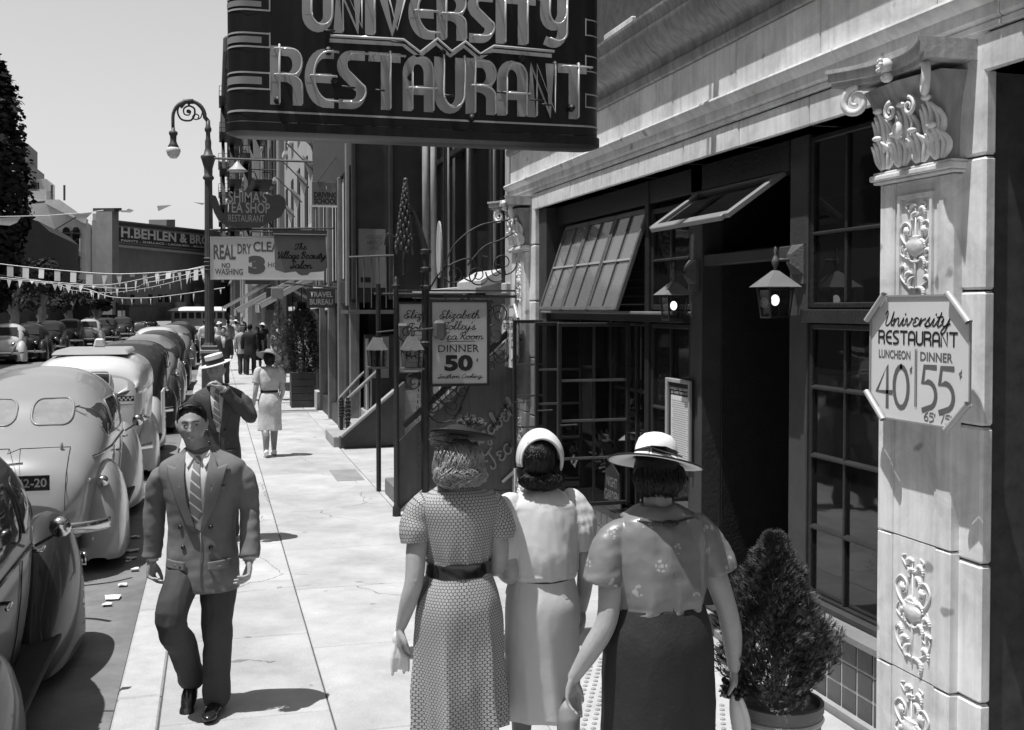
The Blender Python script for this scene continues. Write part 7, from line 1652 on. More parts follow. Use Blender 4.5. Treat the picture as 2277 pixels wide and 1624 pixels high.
sleeve([(.12, 0, 1.33), (.152, 0, 1.32), (.185, -.005, 1.25), (.195, -.01, 1.17), (.20, -.01, 1.09)], [.04, .058, .074, .074, .06], 'sleeve', M_pale, Wb, n=120, seed=6, wr=.008, ribs=18, col=cb); wrinkle(fuse(cb, .0055, 'blouse', M_pale2, Wb, 2), .006, (7, 7, 3), .002)
hc = Vector((-.015, 0, 1.52)); hb = MB(); hb.ell(hc + Vector((0, 0, .02)), .092, .098, .11, 20, 14); hb.ell(hc + Vector((-.03, -.06, .02)), .058, .05, .072, 16, 12); hb.ell(hc + Vector((.0, -.05, -.085)), .105, .055, .045, 18, 10); hb.ell(hc + Vector((.085, 0, -.04)), .03, .06, .06); hb.ell(hc + Vector((-.08, 0, -.05)), .03, .06, .05); fuse(hb, .008, 'hair', M_hairD, Wb)
hs = MB(); strands(hs, hc + Vector((-.03, -.06, .02)), .060, .053, .075, 260, .0018, .08, .92, math.pi, 2 * math.pi, .012, 3, 0, 8, .99, 1.03); strands(hs, hc + Vector((0, -.05, -.085)), .108, .058, .048, 340, .0019, .06, .95, math.pi * .8, math.pi * 2.2, .03, 4, 0, 9, .97, 1.06)
tag(hs.build('hair_strands', mat('dark_hair_strands', .008, .34, .6, 30, spec=.4), Wb, smooth=True, loc=(0, 0, 0)), kind='stuff')
# white turban band: an arch over the crown and down the right side of the bun, gathered at the nape
G = []
for i in range(37):
    t = i / 36; a = R_(196 - 250 * t); ri = .93 - .30 * math.sin(math.pi * min(1, t * 1.0)) ** 1.5 * (.45 + .75 * t); r_ = []
    if t > .85: ri += (t - .85) * 1.2
    for j in range(10):
        ro = ri + (1.0 - ri) * j / 9; cr = 1.05 + .012 * math.sin(j * 2.4 + i * .15); r_.append(hc + Vector((.098 * ro * math.cos(a) * cr + .004, (-.108 * math.sqrt(max(0, 1 - ro * ro)) + .01 * (j == 9)) * cr, .018 + .124 * ro * math.sin(a) * cr)))
    G.append(r_)
o = MB().grid(G, closed=False).build('head_band', mat('white_band_cloth', .66, .8, .05, 20), Wb, smooth=True, loc=(0, 0, 0)); o.modifiers.new('s', 'SOLIDIFY').thickness = .012
# ---------------- stout woman in flowered blouse and dark skirt
x, y = pxy(1466, 4.85)
Wc = thing('person', 'stout woman seen from behind in flowered satin blouse, dark skirt and wide white hat', 'person', (x, y, 0))
b = MB(); b.ell((0, 0, .95), .17, .14, .15); b.ell((0, 0, 1.15), .18, .12, .2); limb(b, [(-.14, 0, 1.24), (.14, 0, 1.24)], [.05, .05]); limb(b, [(0, 0, 1.28), (.0, .01, 1.39), (0, .02, 1.45)], [.072, .064, .06])
limb(b, [(-.19, 0, 1.18), (-.232, -.02, 1.07), (-.262, -.05, .89), (-.325, -.03, .76), (-.395, .01, .625)], [.055, .056, .048, .046, .029]); b.ell((-.262, -.078, .885), .026, .02, .026, 8, 6)
hand(b, (-.398, .013, .615), (-.12, .1, -1), (.6, -.6, 0), -1, .32, 1.05)
limb(b, [(.195, 0, 1.18), (.255, -.02, 1.07), (.31, -.05, .90), (.35, -.03, .76), (.385, .02, .60)], [.055, .056, .048, .046, .030]); b.ell((.315, -.078, .895), .026, .02, .026, 8, 6); hand(b, (.385, .025, .59), (.05, .1, -1), (-1, .2, 0), -1, .6)
head_mesh(b, (-.01, .035, 1.53), .3, -.1, 0, .98); legs(b, 1.6, (.1, .1), (-.1, .13), thick=1.2); fuse(b, .0055, 'body', SK, Wc); s = MB(); shoe(s, -.1, -.1); shoe(s, .1, .13); fuse(s, .006, 'shoes', M_shoeB, Wc)
M_skirt = mat('dark_crepe_skirt', .022, .75, .2, 8, .3, 60)
garment([(.24, 0, 0, .245, .20), (.45, 0, 0, .25, .205), (.65, 0, -.005, .25, .20), (.78, 0, -.01, .242, .19), (.88, 0, -.005, .22, .17), (.93, 0, 0, .205, .16)], 'skirt', M_skirt, Wc, [(4, 1, .24, .8, .05, 0, .5)], .007, 15)
cb = MB(); garment([(.905, 0, 0, .205, .162), (.93, 0, 0, .204, .162), (.99, 0, -.004, .212, .166), (1.08, 0, -.004, .218, .158), (1.18, 0, 0, .222, .145), (1.26, 0, 0, .212, .125), (1.315, 0, 0, .17, .10), (1.345, 0, .005, .11, .085), (1.365, 0, .01, .078, .075)], 'blouse', M_flor, Wc, [(7, .5, .92, 1.2, .03, 0, 1), (13, 0, .92, 1.06, .022, 0, 0), (4, 1, 1.0, 1.3, 0, .02, 1)], .006, 17, 140, nsc=8, col=cb)
sleeve([(-.13, 0, 1.27), (-.195, 0, 1.255), (-.235, -.005, 1.18), (-.262, -.01, 1.09), (-.272, -.01, 1.045)], [.045, .062, .074, .086, .092], 'sleeve', M_flor, Wc, seed=8, wr=.009, col=cb)
sleeve([(.13, 0, 1.27), (.195, 0, 1.255), (.24, -.005, 1.18), (.275, -.01, 1.10), (.285, -.01, 1.065)], [.045, .062, .076, .086, .088], 'sleeve', M_flor, Wc, seed=12, wr=.008, col=cb); wrinkle(fuse(cb, .006, 'blouse', M_flor, Wc, 4), .007, (7, 7, 2.5), .002, (18, 18, 24))
G = []
for i in range(41):
    a = 2 * math.pi * i / 40; r_ = []
    for j in range(7): t = j / 6; sc = 1 + .055 * math.sin(3 * a + .5) * t; r_.append(((.075 + .10 * t) * math.cos(a) * sc, .005 + (.072 + .055 * t) * math.sin(a) * sc, 1.375 - .055 * t ** 1.4 + .004 * math.sin(a * 5)))
    G.append(r_)
MB().grid(G, closed=False).build('collar', M_flor, Wc, smooth=True, loc=(0, 0, 0)).modifiers.new('s', 'SOLIDIFY').thickness = .006
MB().tube([(g_[-1][0] * 1.01, g_[-1][1] * 1.01, g_[-1][2] - .002) for g_ in G], .004, 5).build('collar_ribbon', M_ribbon, Wc, loc=(0, 0, 0)); m = MB(); m.ell((-.01, -.135, 1.315), .028, .012, .014); m.ell((.02, -.133, 1.312), .022, .012, .012); m.build('collar_bow', M_ribbon, Wc, smooth=True, loc=(0, 0, 0))
for sx, z0_, z1_ in ((0, .92, 1.3),): MB().tube([(.004, -.160 + .03 * max(0, z_ - 1.1) ** 1.0 * 3 * .4, z_) for z_ in [.93, 1.0, 1.1]], .0025, 4).build('back_seam', M_ribbon, Wc, loc=(0, 0, 0))
hb = MB(); hb.ell((-.01, .0, 1.53), .105, .11, .10, 20, 12); hb.ell((-.01, -.06, 1.475), .10, .05, .05, 16, 10); hb.ell((.08, .0, 1.47), .03, .05, .05); fuse(hb, .009, 'hair', M_hairD, Wc)
hs = MB(); strands(hs, (-.01, -.02, 1.50), .112, .10, .09, 330, .0022, .3, .92, math.pi * .9, math.pi * 2.1, .06, 8, .01, 12, .98, 1.08); tag(hs.build('hair_strands', MATS['dark_hair_strands'], Wc, smooth=True, loc=(0, 0, 0)), kind='stuff')
rt = Matrix.Rotation(R_(11), 3, 'Y') @ Matrix.Rotation(R_(-13), 3, 'X'); c = Vector((-.015, .0, 1.585)); rows = []
for r_, z_ in ((0, .112), (.03, .110), (.06, .100), (.082, .078), (.092, .045), (.095, .012), (.10, .0), (.135, -.012), (.175, -.022), (.205, -.024), (.208, -.03), (.175, -.03), (.13, -.02), (.098, -.01)): rows.append([c + rt @ Vector((r_ * math.cos(a) * (1.02), r_ * math.sin(a), z_ + .005 * math.sin(2 * a) * (r_ > .12))) for a in [i * math.pi / 24 for i in range(48)]])
ht = MB().grid(rows, closed=True).build('hat', M_hatW, Wc, smooth=True, loc=(0, 0, 0)); clean(ht.data)
MB().tube([c + rt @ Vector((.2115 * math.cos(a), .207 * math.sin(a), -.027 + .005 * math.sin(2 * a))) for a in [i * math.pi / 30 for i in range(61)]], .0045, 5).build('brim_edging', M_ribbon, Wc, smooth=True, loc=(0, 0, 0))
rows = [[c + rt @ Vector((r_ * math.cos(a), r_ * math.sin(a), z_)) for a in [i * math.pi / 24 for i in range(48)]] for r_, z_ in ((.0985, .0), (.097, .016), (.094, .034))]; MB().grid(rows, closed=True).build('hat_ribbon', M_ribbon, Wc, smooth=True, loc=(0, 0, 0))
for k, P in enumerate(([(-.075, -.075, .02), (-.10, -.10, .008), (-.13, -.115, -.006)], [(-.06, -.08, .02), (0, -.13, .0), (.035, -.185, -.014)], [(-.06, -.085, .025), (.0, -.11, .028), (.045, -.12, .012)])):
    q = [c + rt @ Vector(p) for p in P]; m = MB(); m.grid([[p + rt @ Vector((-.011, -.008, .004)), p + rt @ Vector((.011, .008, .004))] for p in q], closed=False); m.build('ribbon_tail', M_ribbon, Wc, smooth=True, loc=(0, 0, 0)).modifiers.new('s', 'SOLIDIFY').thickness = .004
bg_ = thing('handbag', 'dark ruffled purse with white gloves held low by the stout woman in the white hat', 'handbag', (x, y, 0)); m = MB()
rnd = random.Random(9)
for k in range(70): a = k * 2.4; r_ = .055 * math.sqrt(k / 70); m.ell((.40 + r_ * math.cos(a), .04 + r_ * math.sin(a), .49 + rnd.uniform(-.03, .03)), .014, .014, .014, 6, 4)
tag(m.build('ruffle', M_ribbon, bg_, smooth=True, loc=(0, 0, 0)), kind='stuff'); g_ = MB(); limb(g_, [(.39, .03, .46), (.405, .03, .38), (.42, .03, .28)], [.02, .034, .03], 10, 4); limb(g_, [(.41, .0, .45), (.44, .0, .36), (.45, .0, .28)], [.015, .018, .014], 8, 4); fuse(g_, .006, 'white_gloves', MATS['white_glove_cloth'], bg_)
# ---------------- men: local figure faces +y, so a man walking towards the camera is turned round
M_suit = mat('grey_worsted_suit', .15, .8, .12, 8, .1, 140); M_trs = mat('dark_worsted_trousers', .05, .8, .12, 8, .1, 140); M_shirt = mat('white_shirt', .6, .8, .05, 8)
def tie_mat():
    m = mat('striped_tie', .2, .6, .1, 8); t = m.node_tree; N = t.nodes; L = t.links; b = N['Principled BSDF']; tc = N.new('ShaderNodeTexCoord'); mp = N.new('ShaderNodeMapping'); mp.inputs['Rotation'].default_value = (0, R_(40), 0); L.new(tc.outputs['Object'], mp.inputs[0])
    w_ = N.new('ShaderNodeTexWave'); w_.inputs['Scale'].default_value = 6.5; w_.wave_type = 'BANDS'; w_.bands_direction = 'Z'; w_.inputs['Distortion'].default_value = 0; L.new(mp.outputs[0], w_.inputs[0]); gt = N.new('ShaderNodeMath'); gt.operation = 'GREATER_THAN'; gt.inputs[1].default_value = .93; L.new(w_.outputs['Fac'], gt.inputs[0])
    mx = N.new('ShaderNodeMix'); mx.data_type = 'FLOAT'; mx.inputs[2].default_value = .2; mx.inputs[3].default_value = .6; L.new(gt.outputs[0], mx.inputs[0]); L.new(mx.outputs[0], b.inputs['Base Color']); return m
M_tie = tie_mat()
def face_details(par, c, rot, s=1.):
    c = Vector(c)
    for sx in (-1, 1):
        e = c + rot @ (Vector((sx * .031, .078, .012)) * s); MB().ell(e, .0095 * s, .006 * s, .0042 * s, 10, 8, rot).build('eye', mat('eye_white', .22, .3, .05, 5), par, smooth=True, loc=(0, 0, 0))
        MB().ell(e + rot @ Vector((0, .0042, 0)), .0038 * s, .003 * s, .0038 * s, 8, 6, rot).build('iris', mat('dark_iris', .02, .2, .1, 5), par, smooth=True, loc=(0, 0, 0))
        MB().tube([c + rot @ (Vector((sx * a, y_, z_)) * s) for a, y_, z_ in ((.012, .0945, .028), (.028, .0925, .034), (.046, .081, .029))], [.0022, .0028, .0014], 6).build('eyebrow', M_hairD, par, smooth=True, loc=(0, 0, 0))
    MB().tube([c + rot @ (Vector((a, y_, z_)) * s) for a, y_, z_ in ((-.021, .088, -.058), (-.008, .0985, -.0555), (0, .100, -.0565), (.008, .0985, -.0555), (.021, .088, -.058))], [.0015, .0028, .0026, .0028, .0015], 6).build('lips', mat('lips', .2, .5, .1, 5), par, smooth=True, loc=(0, 0, 0))
def man(label, x, y, rz, h=1.76, suit=None, trs=None, arms=None, leg=None, head=(0, .02, 0, 0, 0), hat=None, det=2, shirt=True, skin=SK2, group=None, jl=.69, tie=True, shoes=None, vox=None, lean=0.):
    suit = suit or M_suit; trs = trs or M_trs; T = thing('person', label, 'person', (x, y, 0), group, rz); k = h / 1.76
    V = lambda a, b_, c: (a * k, b_ * k, c * k)
    arms = arms or [((-.215, 0, 1.39), (-.255, -.02, 1.12), (-.26, .05, .87)), ((.215, 0, 1.39), (.255, -.02, 1.12), (.26, .02, .87))]
    leg = leg or [((-.09, 0, .90), (-.10, .03, .5), (-.1, -.02, .08), 0, 0), ((.09, 0, .90), (.10, .16, .52), (.1, .22, .08), 0, 0)]
    vx = vox or (.0055 if det == 2 else .011)
    b = MB(); hx, hy, yw, ti, ro = head; hc = V(hx, hy + .01, 1.615)
    b.ell(V(0, 0, 1.0), .13 * k, .1 * k, .14 * k); b.ell(V(0, 0, 1.24), .15 * k, .1 * k, .2 * k); limb(b, [V(-.12, 0, 1.36), V(.12, 0, 1.36)], [.045, .045]); limb(b, [V(0, 0, 1.4), V(hx * .5, .01 + hy * .5, 1.49), V(hx, hy, 1.56)], [.062 * k, .056 * k, .056 * k])
    for i, (s_, e_, w_) in enumerate(arms):
        sgn = -1 if i == 0 else 1
        limb(b, [V(s_[0] * .75, s_[1], s_[2] - .06), V(*[(a + c) / 2 for a, c in zip(s_, e_)]), V(*e_), V(*[(a + c) / 2 for a, c in zip(e_, w_)]), V(*w_)], [.035 * k, .04 * k, .038 * k, .038 * k, .027 * k])
        d = (Vector(w_) - Vector(e_)).normalized(); hand(b, V(*w_), d, Vector((-sgn, .25, 0)), 1 if i == 0 else -1, .85, 1.08 * k)
    for i, (hp, kn, an, *_) in enumerate(leg): limb(b, [V(hp[0], hp[1], .86), V(*kn), V(*an)], [.055 * k, .04 * k, .034 * k])
    rot = head_mesh(b, hc, yw, ti, ro, 1.03 * k); fuse(b, vx, 'body', skin, T, 3 if det == 2 else 2)
    if det == 2: face_details(T, hc, rot, 1.03 * k)
    # trousers
    tr = MB()
    for hp, kn, an, *_ in leg: limb(tr, [V(hp[0], hp[1], .92), V(hp[0] * 1.05, hp[1], .80), V((hp[0] + kn[0]) / 2, (hp[1] + kn[1]) / 2, (hp[2] + kn[2]) / 2), V(*kn), V((an[0] + kn[0]) / 2, (an[1] + kn[1]) / 2 - .015, (an[2] + kn[2]) / 2), V(an[0], an[1], an[2] + .0)], [.09 * k, .098 * k, .098 * k, .085 * k, .08 * k, .078 * k])
    tr.ell(V(0, 0, .93), .17 * k, .12 * k, .12 * k)
    for v_i, p in enumerate(tr.v): q = Vector(p); d = noise.noise(q * 9 + Vector((5, 0, 0))) * .012 + noise.noise(Vector((q.x * 14, q.y * 14, q.z * 26))) * .008; tr.v[v_i] = (p[0] + d * .8, p[1] + d, p[2])
    fuse(tr, vx * 1.3, 'trousers', trs, T, 3)
    sm = MB()
    for hp, kn, an, pt, hz in leg: shoe(sm, an[0] * k, an[1] * k + .02, an[2] - .08, 1, pt)
    fuse(sm, vx * 1.1, 'shoes', shoes or M_shoeB, T, 2)
    rows = [(jl, 0, 0, .20, .15), (jl + .14, 0, 0, .198, .145), (1.0, 0, 0, .186, .132), (1.12, 0, 0, .192, .135), (1.25, 0, 0, .212, .145), (1.34, 0, 0, .236, .138), (1.395, 0, -.004, .232, .118), (1.428, 0, -.006, .185, .10), (1.452, 0, -.006, .13, .09), (1.475, hx * .3, 0, .09, .078), (1.49, hx * .4, 0, .07, .07)]
    rows = [(a * k, b_ * k, c * k, d * k, e * k) for a, b_, c, d, e in rows]
    if jl > .9: rows[0] = (jl * k, 0, 0, .165 * k, .13 * k)
    cj = MB(); garment(rows, 'jacket' if shirt else 'shirt', suit, T, [(4, .7, jl, 1.2, .02, .01, 1), (7, 2, jl, 1.0, .012, 0, 1)], .008, int(x * 10) + 3, 110 if det == 2 else 48, 2.5, thick=.004, cap=False, col=cj)
    for i, (s_, e_, w_) in enumerate(arms):
        s_, e_, w_ = Vector(s_), Vector(e_), Vector(w_); q = e_.lerp(w_, .93); sx = -1 if i == 0 else 1
        sleeve([V(sx * .12, 0, 1.33), V(s_.x - .022 * sx, s_.y, s_.z - .05), V(*(s_.lerp(e_, .3))), V(*(s_.lerp(e_, .65))), V(*e_), V(*(e_.lerp(w_, .45))), V(*q)], [.03 * k, .052 * k, .062 * k, .060 * k, .059 * k, .057 * k, .054 * k], 'sleeve', suit, T, seed=3 + i + int(y), wr=.008 if det == 2 else .005, n=36 if det == 2 else 18, k=9 if det == 2 else 5, col=cj)
        if det == 2 and shirt: sleeve([V(*e_.lerp(w_, .9)), V(*e_.lerp(w_, .985))], [.036 * k, .035 * k], 'shirt_cuff', M_shirt, T, wr=.001)
    oj = fuse(cj, vx * 1.1, 'jacket' if shirt else 'shirt', suit, T, 9 if det == 2 else 4)
    if det == 2: wrinkle(oj, .002, (7, 7, 4), .0022, (12, 12, 26), 3)
    if shirt:
        Rw = spline_rows(rows, 6)
        def fy(xx, zz_):
            for r0, r1 in zip(Rw[:-1], Rw[1:]):
                if r0[0] <= zz_ <= r1[0]: t = (zz_ - r0[0]) / (r1[0] - r0[0] + 1e-9); rx, ry, cy = (r0[3] + (r1[3] - r0[3]) * t), (r0[4] + (r1[4] - r0[4]) * t), r0[2] + (r1[2] - r0[2]) * t; return cy + ry * max(0, 1 - abs(xx / rx) ** 2.5) ** (1 / 2.5)
            return Rw[-1][4]
        def facet(name, poly, m, off, th=.004, rings=7):
            P = []
            for (a, b_), (c, d) in zip(poly, poly[1:] + poly[:1]):
                for i in range(8): P.append((a + (c - a) * i / 8, b_ + (d - b_) * i / 8))
            o = MB().grid(patch(lambda a, b_: (a * k, fy(a * k, b_ * k) + off, b_ * k), P, rings)).build(name, m, T, smooth=True, loc=(0, 0, 0)); o.modifiers.new('s', 'SOLIDIFY').thickness = th; return o
        vb = 1.035 if det == 2 else 1.1
        facet('shirt_front', [(-.075, 1.455), (.075, 1.455), (.055, 1.3), (.005, vb + .02), (-.03, vb), (-.055, 1.3)], M_shirt, .007, .003)
        if tie: facet('tie', [(-.016, 1.452), (.016, 1.452), (.02, 1.42), (.038, 1.14), (.0, 1.075), (-.034, 1.13), (-.018, 1.42)], M_tie, .013, .005)
        # collar wings
        for sx in (-1, 1): facet('shirt_collar', [(sx * .012, 1.452), (sx * .062, 1.478), (sx * .075, 1.44), (sx * .048, 1.385)], M_shirt, .018, .003, 4)
        # peaked lapels
        for sx in (-1, 1):
            L_ = [(sx * .068, 1.47), (sx * .095, 1.44), (sx * .115, 1.39), (sx * .168, 1.405), (sx * .150, 1.33), (sx * .10, 1.18), (sx * .045, 1.05 if det == 2 else 1.1), (sx * .012 - .012, vb), (sx * .048, 1.2), (sx * .062, 1.35)]
            facet('lapel', L_, suit, .020, .006)
        MB().tube([(xx * k, fy(xx * k, z_ * k) + .006, z_ * k) for xx, z_ in ((-.02, vb), (-.025, .95), (-.022, .85), (-.03, jl + .03))], .0035, 4).build('jacket_edge', suit, T, smooth=True, loc=(0, 0, 0))
        if det == 2:
            for xx, z_ in ((.09, 1.06), (-.075, 1.06), (.075, .95), (-.075, .95), (.085, .84), (-.075, .84)):
                MB().lathe([(0, .008), (.011, .007), (.013, 0)], (xx * k, fy(xx * k, z_ * k) + .002, z_ * k), 12, (0, 1, 0)).build('button', M_shoeB, T, smooth=True, loc=(0, 0, 0))
            facet('breast_pocket', [(-.07, 1.275), (-.16, 1.29), (-.162, 1.268), (-.072, 1.252)], suit, .010, .004, 3)
            for sx in (-1, 1): facet('hip_pocket_flap', [(sx * .06, .87), (sx * .175, .88), (sx * .178, .83), (sx * .062, .82)], suit, .010, .004, 3)
    hcv = Vector(hc)
    if hat is None:
        hb = MB(); R3 = lambda p: hcv + rot @ (Vector(p) * k)
        for p, r3 in (((0, -.016, .044), (.081, .098, .090)), ((0, .020, .100), (.058, .050, .028)), ((0, -.05, -.01), (.074, .055, .075)), ((.072, -.02, .03), (.012, .045, .05)), ((-.072, -.02, .03), (.012, .045, .05))): hb.ell(R3(p), *[q * k for q in r3], 18, 12, rot)
        fuse(hb, .007 if det == 2 else .012, 'hair', M_hairD, T, 2)
        if det == 2:
            hs = MB(); rnd = random.Random(5)
            for q in range(240):
                xx = rnd.uniform(-.06, .066); P = []
                for i in range(9): t = i / 8; P.append(R3((xx * (1 - .1 * t) + .006 * math.sin(t * 3), .068 - .15 * t - abs(xx) * .3, .102 + .032 * math.sin(math.pi * min(1, t * .9 + .12)) - xx * xx * 7 - .03 * t * t)))
                hs.tube(P, .0018, 4)
            tag(hs.build('hair_strands', MATS['dark_hair_strands'], T, smooth=True, loc=(0, 0, 0)), kind='stuff')
    elif hat == 'boater':
        hr = rot @ Matrix.Rotation(R_(0), 3, 'Y'); c = hcv + rot @ Vector((0, -.0, .07)); hr = hr @ Matrix.Rotation(R_(14 if det == 2 else 0), 3, 'Y')
        pr = ((0, .088), (.080, .088), (.084, .084), (.086, .0), (.145, 0), (.147, -.004), (.145, -.008), (.080, -.008)); o = MB().grid([[c + hr @ Vector((r_ * math.cos(a), r_ * 1.1 * math.sin(a), z_)) * k for a in [i * math.pi / 16 for i in range(32)]] for r_, z_ in pr], closed=True).build('straw_hat', M_hatW, T, auto=40, loc=(0, 0, 0)); clean(o.data)
        MB().grid([[c + hr @ Vector((.0875 * math.cos(a), .0965 * math.sin(a), z_)) * k for a in [i * math.pi / 16 for i in range(32)]] for z_ in (.003, .045)], closed=True).build('hat_band', M_ribbon, T, smooth=True, loc=(0, 0, 0))
    elif hat == 'fedora':
        c = hcv + Vector((0, 0, .06)); o = MB().lathe([(0, .105), (.05, .11), (.075, .09), (.085, .02), (.09, .0), (.15, -.005), (.152, -.01), (.08, -.01)], c, 20).build('felt_hat', M_pw if jl > .9 else M_suit, T, smooth=True, loc=(0, 0, 0))
    return T
x, y = pxy(447, 6.05)
man('man in double-breasted grey suit and striped tie walking towards the camera beside the kerb', x, y, PI - .22, 1.75, arms=[((-.225, 0, 1.385), (-.262, -.01, 1.12), (-.275, .09, .86)), ((.225, 0, 1.385), (.275, -.04, 1.12), (.288, -.02, .84))],
    leg=[((-.09, 0, .90), (-.085, .03, .5), (-.075, .02, .085), 0, 0), ((.085, 0, .90), (.125, .20, .56), (.085, -.08, .16), -.75, 0)], head=(.045, .03, .16, -.06, .03))
x, y = pxy(486, 10.5)
man('man in dark suit and white straw boater holding a hand to his mouth', x, y, PI - .15, 1.80, suit=mat('charcoal_suit', .055, .8, .1, 8, .3, 120), trs=mat('charcoal_trousers', .04, .8, .1, 8), arms=[((-.215, 0, 1.39), (-.30, .10, 1.18), (-.06, .22, 1.46)), ((.215, 0, 1.39), (.27, .0, 1.13), (.2, .2, .98))], head=(.02, .04, -.1, -.12, 0), hat='boater', shoes=None)
# ---- woman walking away in pale dress with wide straw hat, and the passers-by beyond her
def woman(label, x, y, rz, h=1.6, dress=None, hat=None, det=1, group=None, stride=.12, hair=None, bag=False, arms=None):
    T = thing('person', label, 'person', (x, y, 0), group, rz); k = h / 1.6; vx = .008 if det else .012; V = lambda a, b_, c: (a * k, b_ * k, c * k)
    b = MB(); b.ell(V(0, 0, 1.1), .14, .1, .25); limb(b, [V(-.14, 0, 1.30), V(.14, 0, 1.30)], [.05, .05]); limb(b, [V(0, 0, 1.3), V(0, .02, 1.42)], [.055, .045])
    for i, (s_, e_, w_) in enumerate(arms or [((-.165, 0, 1.27), (-.21, -.03, 1.0), (-.23, .02, .8)), ((.165, 0, 1.27), (.2, -.03, 1.02), (.19, .12, .86))]):
        limb(b, [V(*s_), V(*e_), V(*w_)], [.045, .038, .025]); hand(b, V(*w_), Vector(w_) - Vector(e_), (1 if i == 0 else -1, 0, 0), 1 if i == 0 else -1, .5, k)
    head_mesh(b, V(0, .03, 1.49), .1, 0, 0, .96); fuse(b, vx, 'body', SK, T, 2)
    s = MB(); legs(s, h, (.07, .08), (-stride, stride)); fuse(s, vx, 'stockings', M_stock, T, 2); s = MB(); shoe(s, -.07, -stride, 0, 1, -.5); shoe(s, .08, stride); fuse(s, vx, 'shoes', M_hatW if det else M_shoeB, T, 2)
    D = dress or M_pale
    garment([(a * k, b_, c, d * k, e * k) for a, b_, c, d, e in [(.40, 0, 0, .175, .165), (.6, 0, 0, .17, .15), (.8, 0, -.01, .172, .145), (.92, 0, 0, .155, .125), (.99, 0, 0, .128, .105), (1.05, 0, 0, .142, .112), (1.16, 0, 0, .165, .118), (1.27, 0, 0, .172, .10), (1.33, 0, 0, .12, .08), (1.36, 0, .01, .06, .06)]], 'dress', D, T, [(5, 1, .4 * k, .9 * k, .07, 0, .5)], .01, int(x * 9), 64 if det else 36)
    for sx in (-1, 1): sleeve([V(sx * .12, 0, 1.335), V(sx * .16, 0, 1.31), V(sx * .185, -.005, 1.22), V(sx * .195, -.01, 1.12)], [.035, .055, .062, .06], 'sleeve', D, T, wr=.004, n=18, k=4)
    if det: garment([(.975 * k, 0, 0, .134 * k, .11 * k), (1.01 * k, 0, 0, .134 * k, .11 * k)], 'belt', M_ribbon, T, n=32)
    hb = MB(); hb.ell(V(0, 0, 1.50), .092, .1, .1, 14, 10); hb.ell(V(0, -.04, 1.43), .08, .05, .05); fuse(hb, .012, 'hair', hair or M_hairD, T, 2)
    if hat: rt = Matrix.Rotation(R_(14), 3, 'Y') @ Matrix.Rotation(R_(-20 if det else -4), 3, 'X'); c = Vector(V(0, 0, 1.555)); R1 = .19 if det else .16; o = MB().grid([[c + rt @ Vector((r_ * math.cos(a), r_ * math.sin(a), z_)) for a in [i * math.pi / 14 for i in range(28)]] for r_, z_ in ((0, .07), (.06, .065), (.08, .03), (.085, 0), (R1 * .8, -.01), (R1, -.03), (R1 + .001, -.035), (R1 * .8, -.018), (.08, -.01))], closed=True).build('hat', hat, T, smooth=True, loc=(0, 0, 0)); clean(o.data)
    if bag: pass
    return T
x, y = pxy(598, 16.5)
woman('woman in pale mottled dress and wide tilted straw hat walking away down the pavement', x, y, .08, 1.60, mat('mottled_pale_dress', .5, .75, .35, 7, .4, 25), mat('grey_straw_hat', .28, .8, .15, 20), 1)
b_ = thing('handbag', 'small round pale handbag in the left hand of the woman walking away', 'handbag', (x - .27, y, .6)); MB().ell((x - .26, y + .02, .66), .055, .03, .075, 14, 10).build('bag', mat('bag_pale', .35, .5, .15, 9), b_, smooth=True); MB().tube(spiral(Vector((x - .25, y + .02, .72)), UX, UZ, .04, .04, 0, .5, 8), .006, 5).build('handle', M_ribbon, b_)
GC = 'passers-by farther along the pavement'
m_l, m_w, m_k, m_g = mat('light_linen_suit', .34, .8, .12, 8), M_shirt, mat('black_serge', .02, .8, .1, 8), M_trs
def at(u, v): p = PZ(u, v, 0); return p.x, p.y
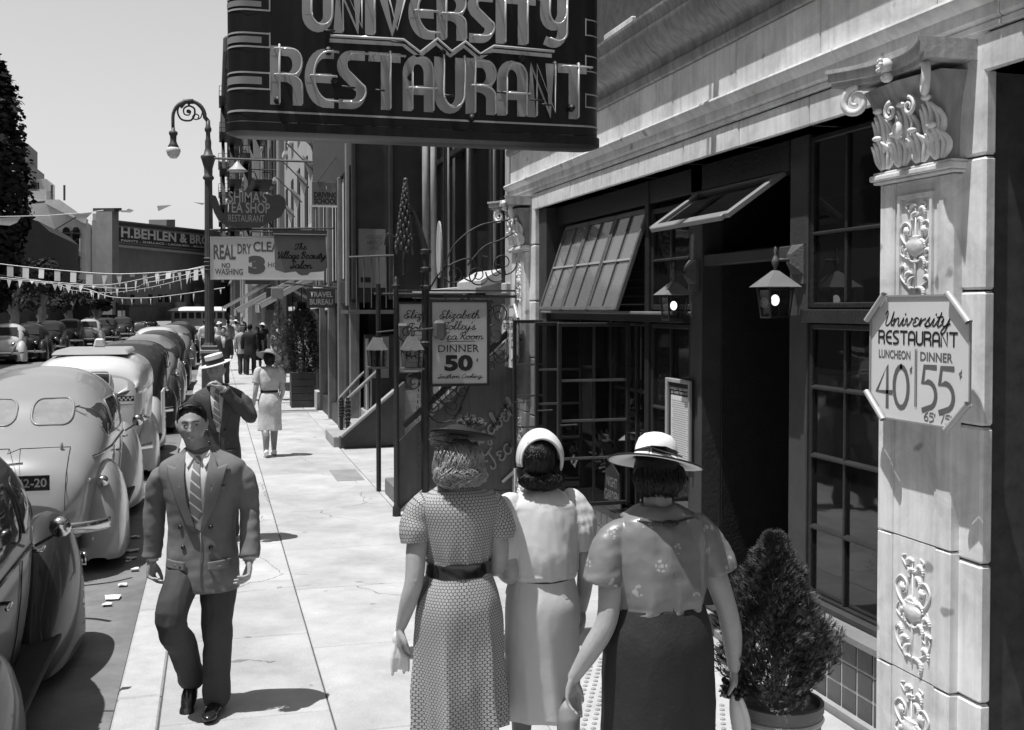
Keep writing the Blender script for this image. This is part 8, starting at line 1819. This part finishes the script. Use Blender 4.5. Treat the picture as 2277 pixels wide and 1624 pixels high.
P = [('m', 'man in light suit and white boater walking away in the middle distance', 541, 833, dict(suit=m_l, trs=m_g, hat='boater', jl=.72)),
     ('m', 'man in dark clothes close beside the light suited man with the boater', 556, 834, dict(suit=m_k, trs=m_k)),
     ('w', 'woman in white dress half hidden right of the lamp post foot', 487, 790, dict(dress=M_pale2, hat=M_hatW)),
     ('m', 'man in pale shirt walking away left of the group under the awning', 508, 790, dict(suit=m_l, trs=m_l, shirt=False, jl=.95)),
     ('w', 'small woman in dark dress right of the man with the boater', 572, 826, dict(dress=m_k, hat=None)),
     ('m', 'man in white shirt standing left of the lamp post foot by the cars', 456, 800, dict(suit=m_w, trs=m_g, shirt=False, jl=.95)),
     ('m', 'dark suited man just right of the lamp pedestal', 497, 855, dict(suit=m_g, trs=m_g)),
     ('w', 'woman in light dress under the striped awning', 525, 775, dict(dress=M_pale, hat=M_hatW)),
     ('m', 'man in dark suit and felt hat far down under the awnings', 538, 768, dict(suit=m_k, trs=m_k, hat='fedora')),
     ('w', 'woman in white hat near the planter, in shade of the shopfront', 585, 800, dict(dress=m_k, hat=M_hatW)),
     ('m', 'tiny man in pale jacket farthest down the pavement', 515, 757, dict(suit=m_l, trs=m_g, hat='fedora')),
     ('w', 'woman in pale blouse beside the planter behind the wide straw hat', 618, 838, dict(dress=mat('dusty_dress', .14, .8, .2, 8), hat=None))]
for i, (kd, lb, u, v, kw) in enumerate(P):
    x, y = at(u, v); rz = (.1, -.2, PI, 0, PI - .3, .3, PI, .2, PI, .1, 0, PI)[i]
    if kd == 'm': man(lb, x, y, rz, 1.72 + .02 * (i % 3), det=1, group=GC, tie=False, **kw)
    else: woman(lb, x, y, rz, 1.6, det=0, group=GC, **kw)
x, y = gp(210, 766).x, gp(210, 766).y; man('man in white shirt standing in the roadway among the opposite parked cars', x, y, PI, 1.7, suit=m_w, trs=m_w, det=1, shirt=False, jl=.95)
# =============================================================== bushy juniper in a round tub beside the stout woman
px, py = pxy(1737, 5.17); 
M_tub = mat('grey_tub_paint', .16, .6, .15, 5, .2, 40)
Tb = thing('round_tub', 'round grey banded plant tub in the corner below the carved pilaster', 'planter', (px, py, 0)); R0 = .205
MB().lathe([(R0 * .86, 0), (R0 * .9, .1), (R0 * .98, .30), (R0, .335), (R0 * 1.03, .34), (R0 * 1.03, .375), (R0 * .95, .375), (R0 * .93, .33), (0, .33)], (px, py, 0), 40).build('tub', M_tub, Tb, auto=30)
for z_ in (.10, .30): MB().lathe([(R0 * (.86 + z_ * .4) + .006, z_ - .012), (R0 * (.86 + z_ * .4) + .012, z_), (R0 * (.86 + z_ * .4) + .006, z_ + .012)], (px, py, 0), 40).build('hoop', mat('pale_hoop', .4, .4, .1, 5), Tb)
MB().lathe([(0, .345), (R0 * .5, .35), (R0 * .93, .335), (R0 * .93, .30), (0, .30)], (px, py, 0), 30).build('soil', mat('dry_soil', .14, .95, .5, 18, .8, 60), Tb)
M_jun = mat('juniper_foliage', .062, .65, .4, 9, rnd=.1)
conifer('potted_juniper', 'bushy dark juniper leaning in the round grey tub', (px - .03, py, .40), lambda t: .235 * math.sin(math.pi * min(1, t * .72 + .26)) ** .9 * (1 - .62 * max(0, t - .45)), .75, 12500, .044, M_jun, 11)
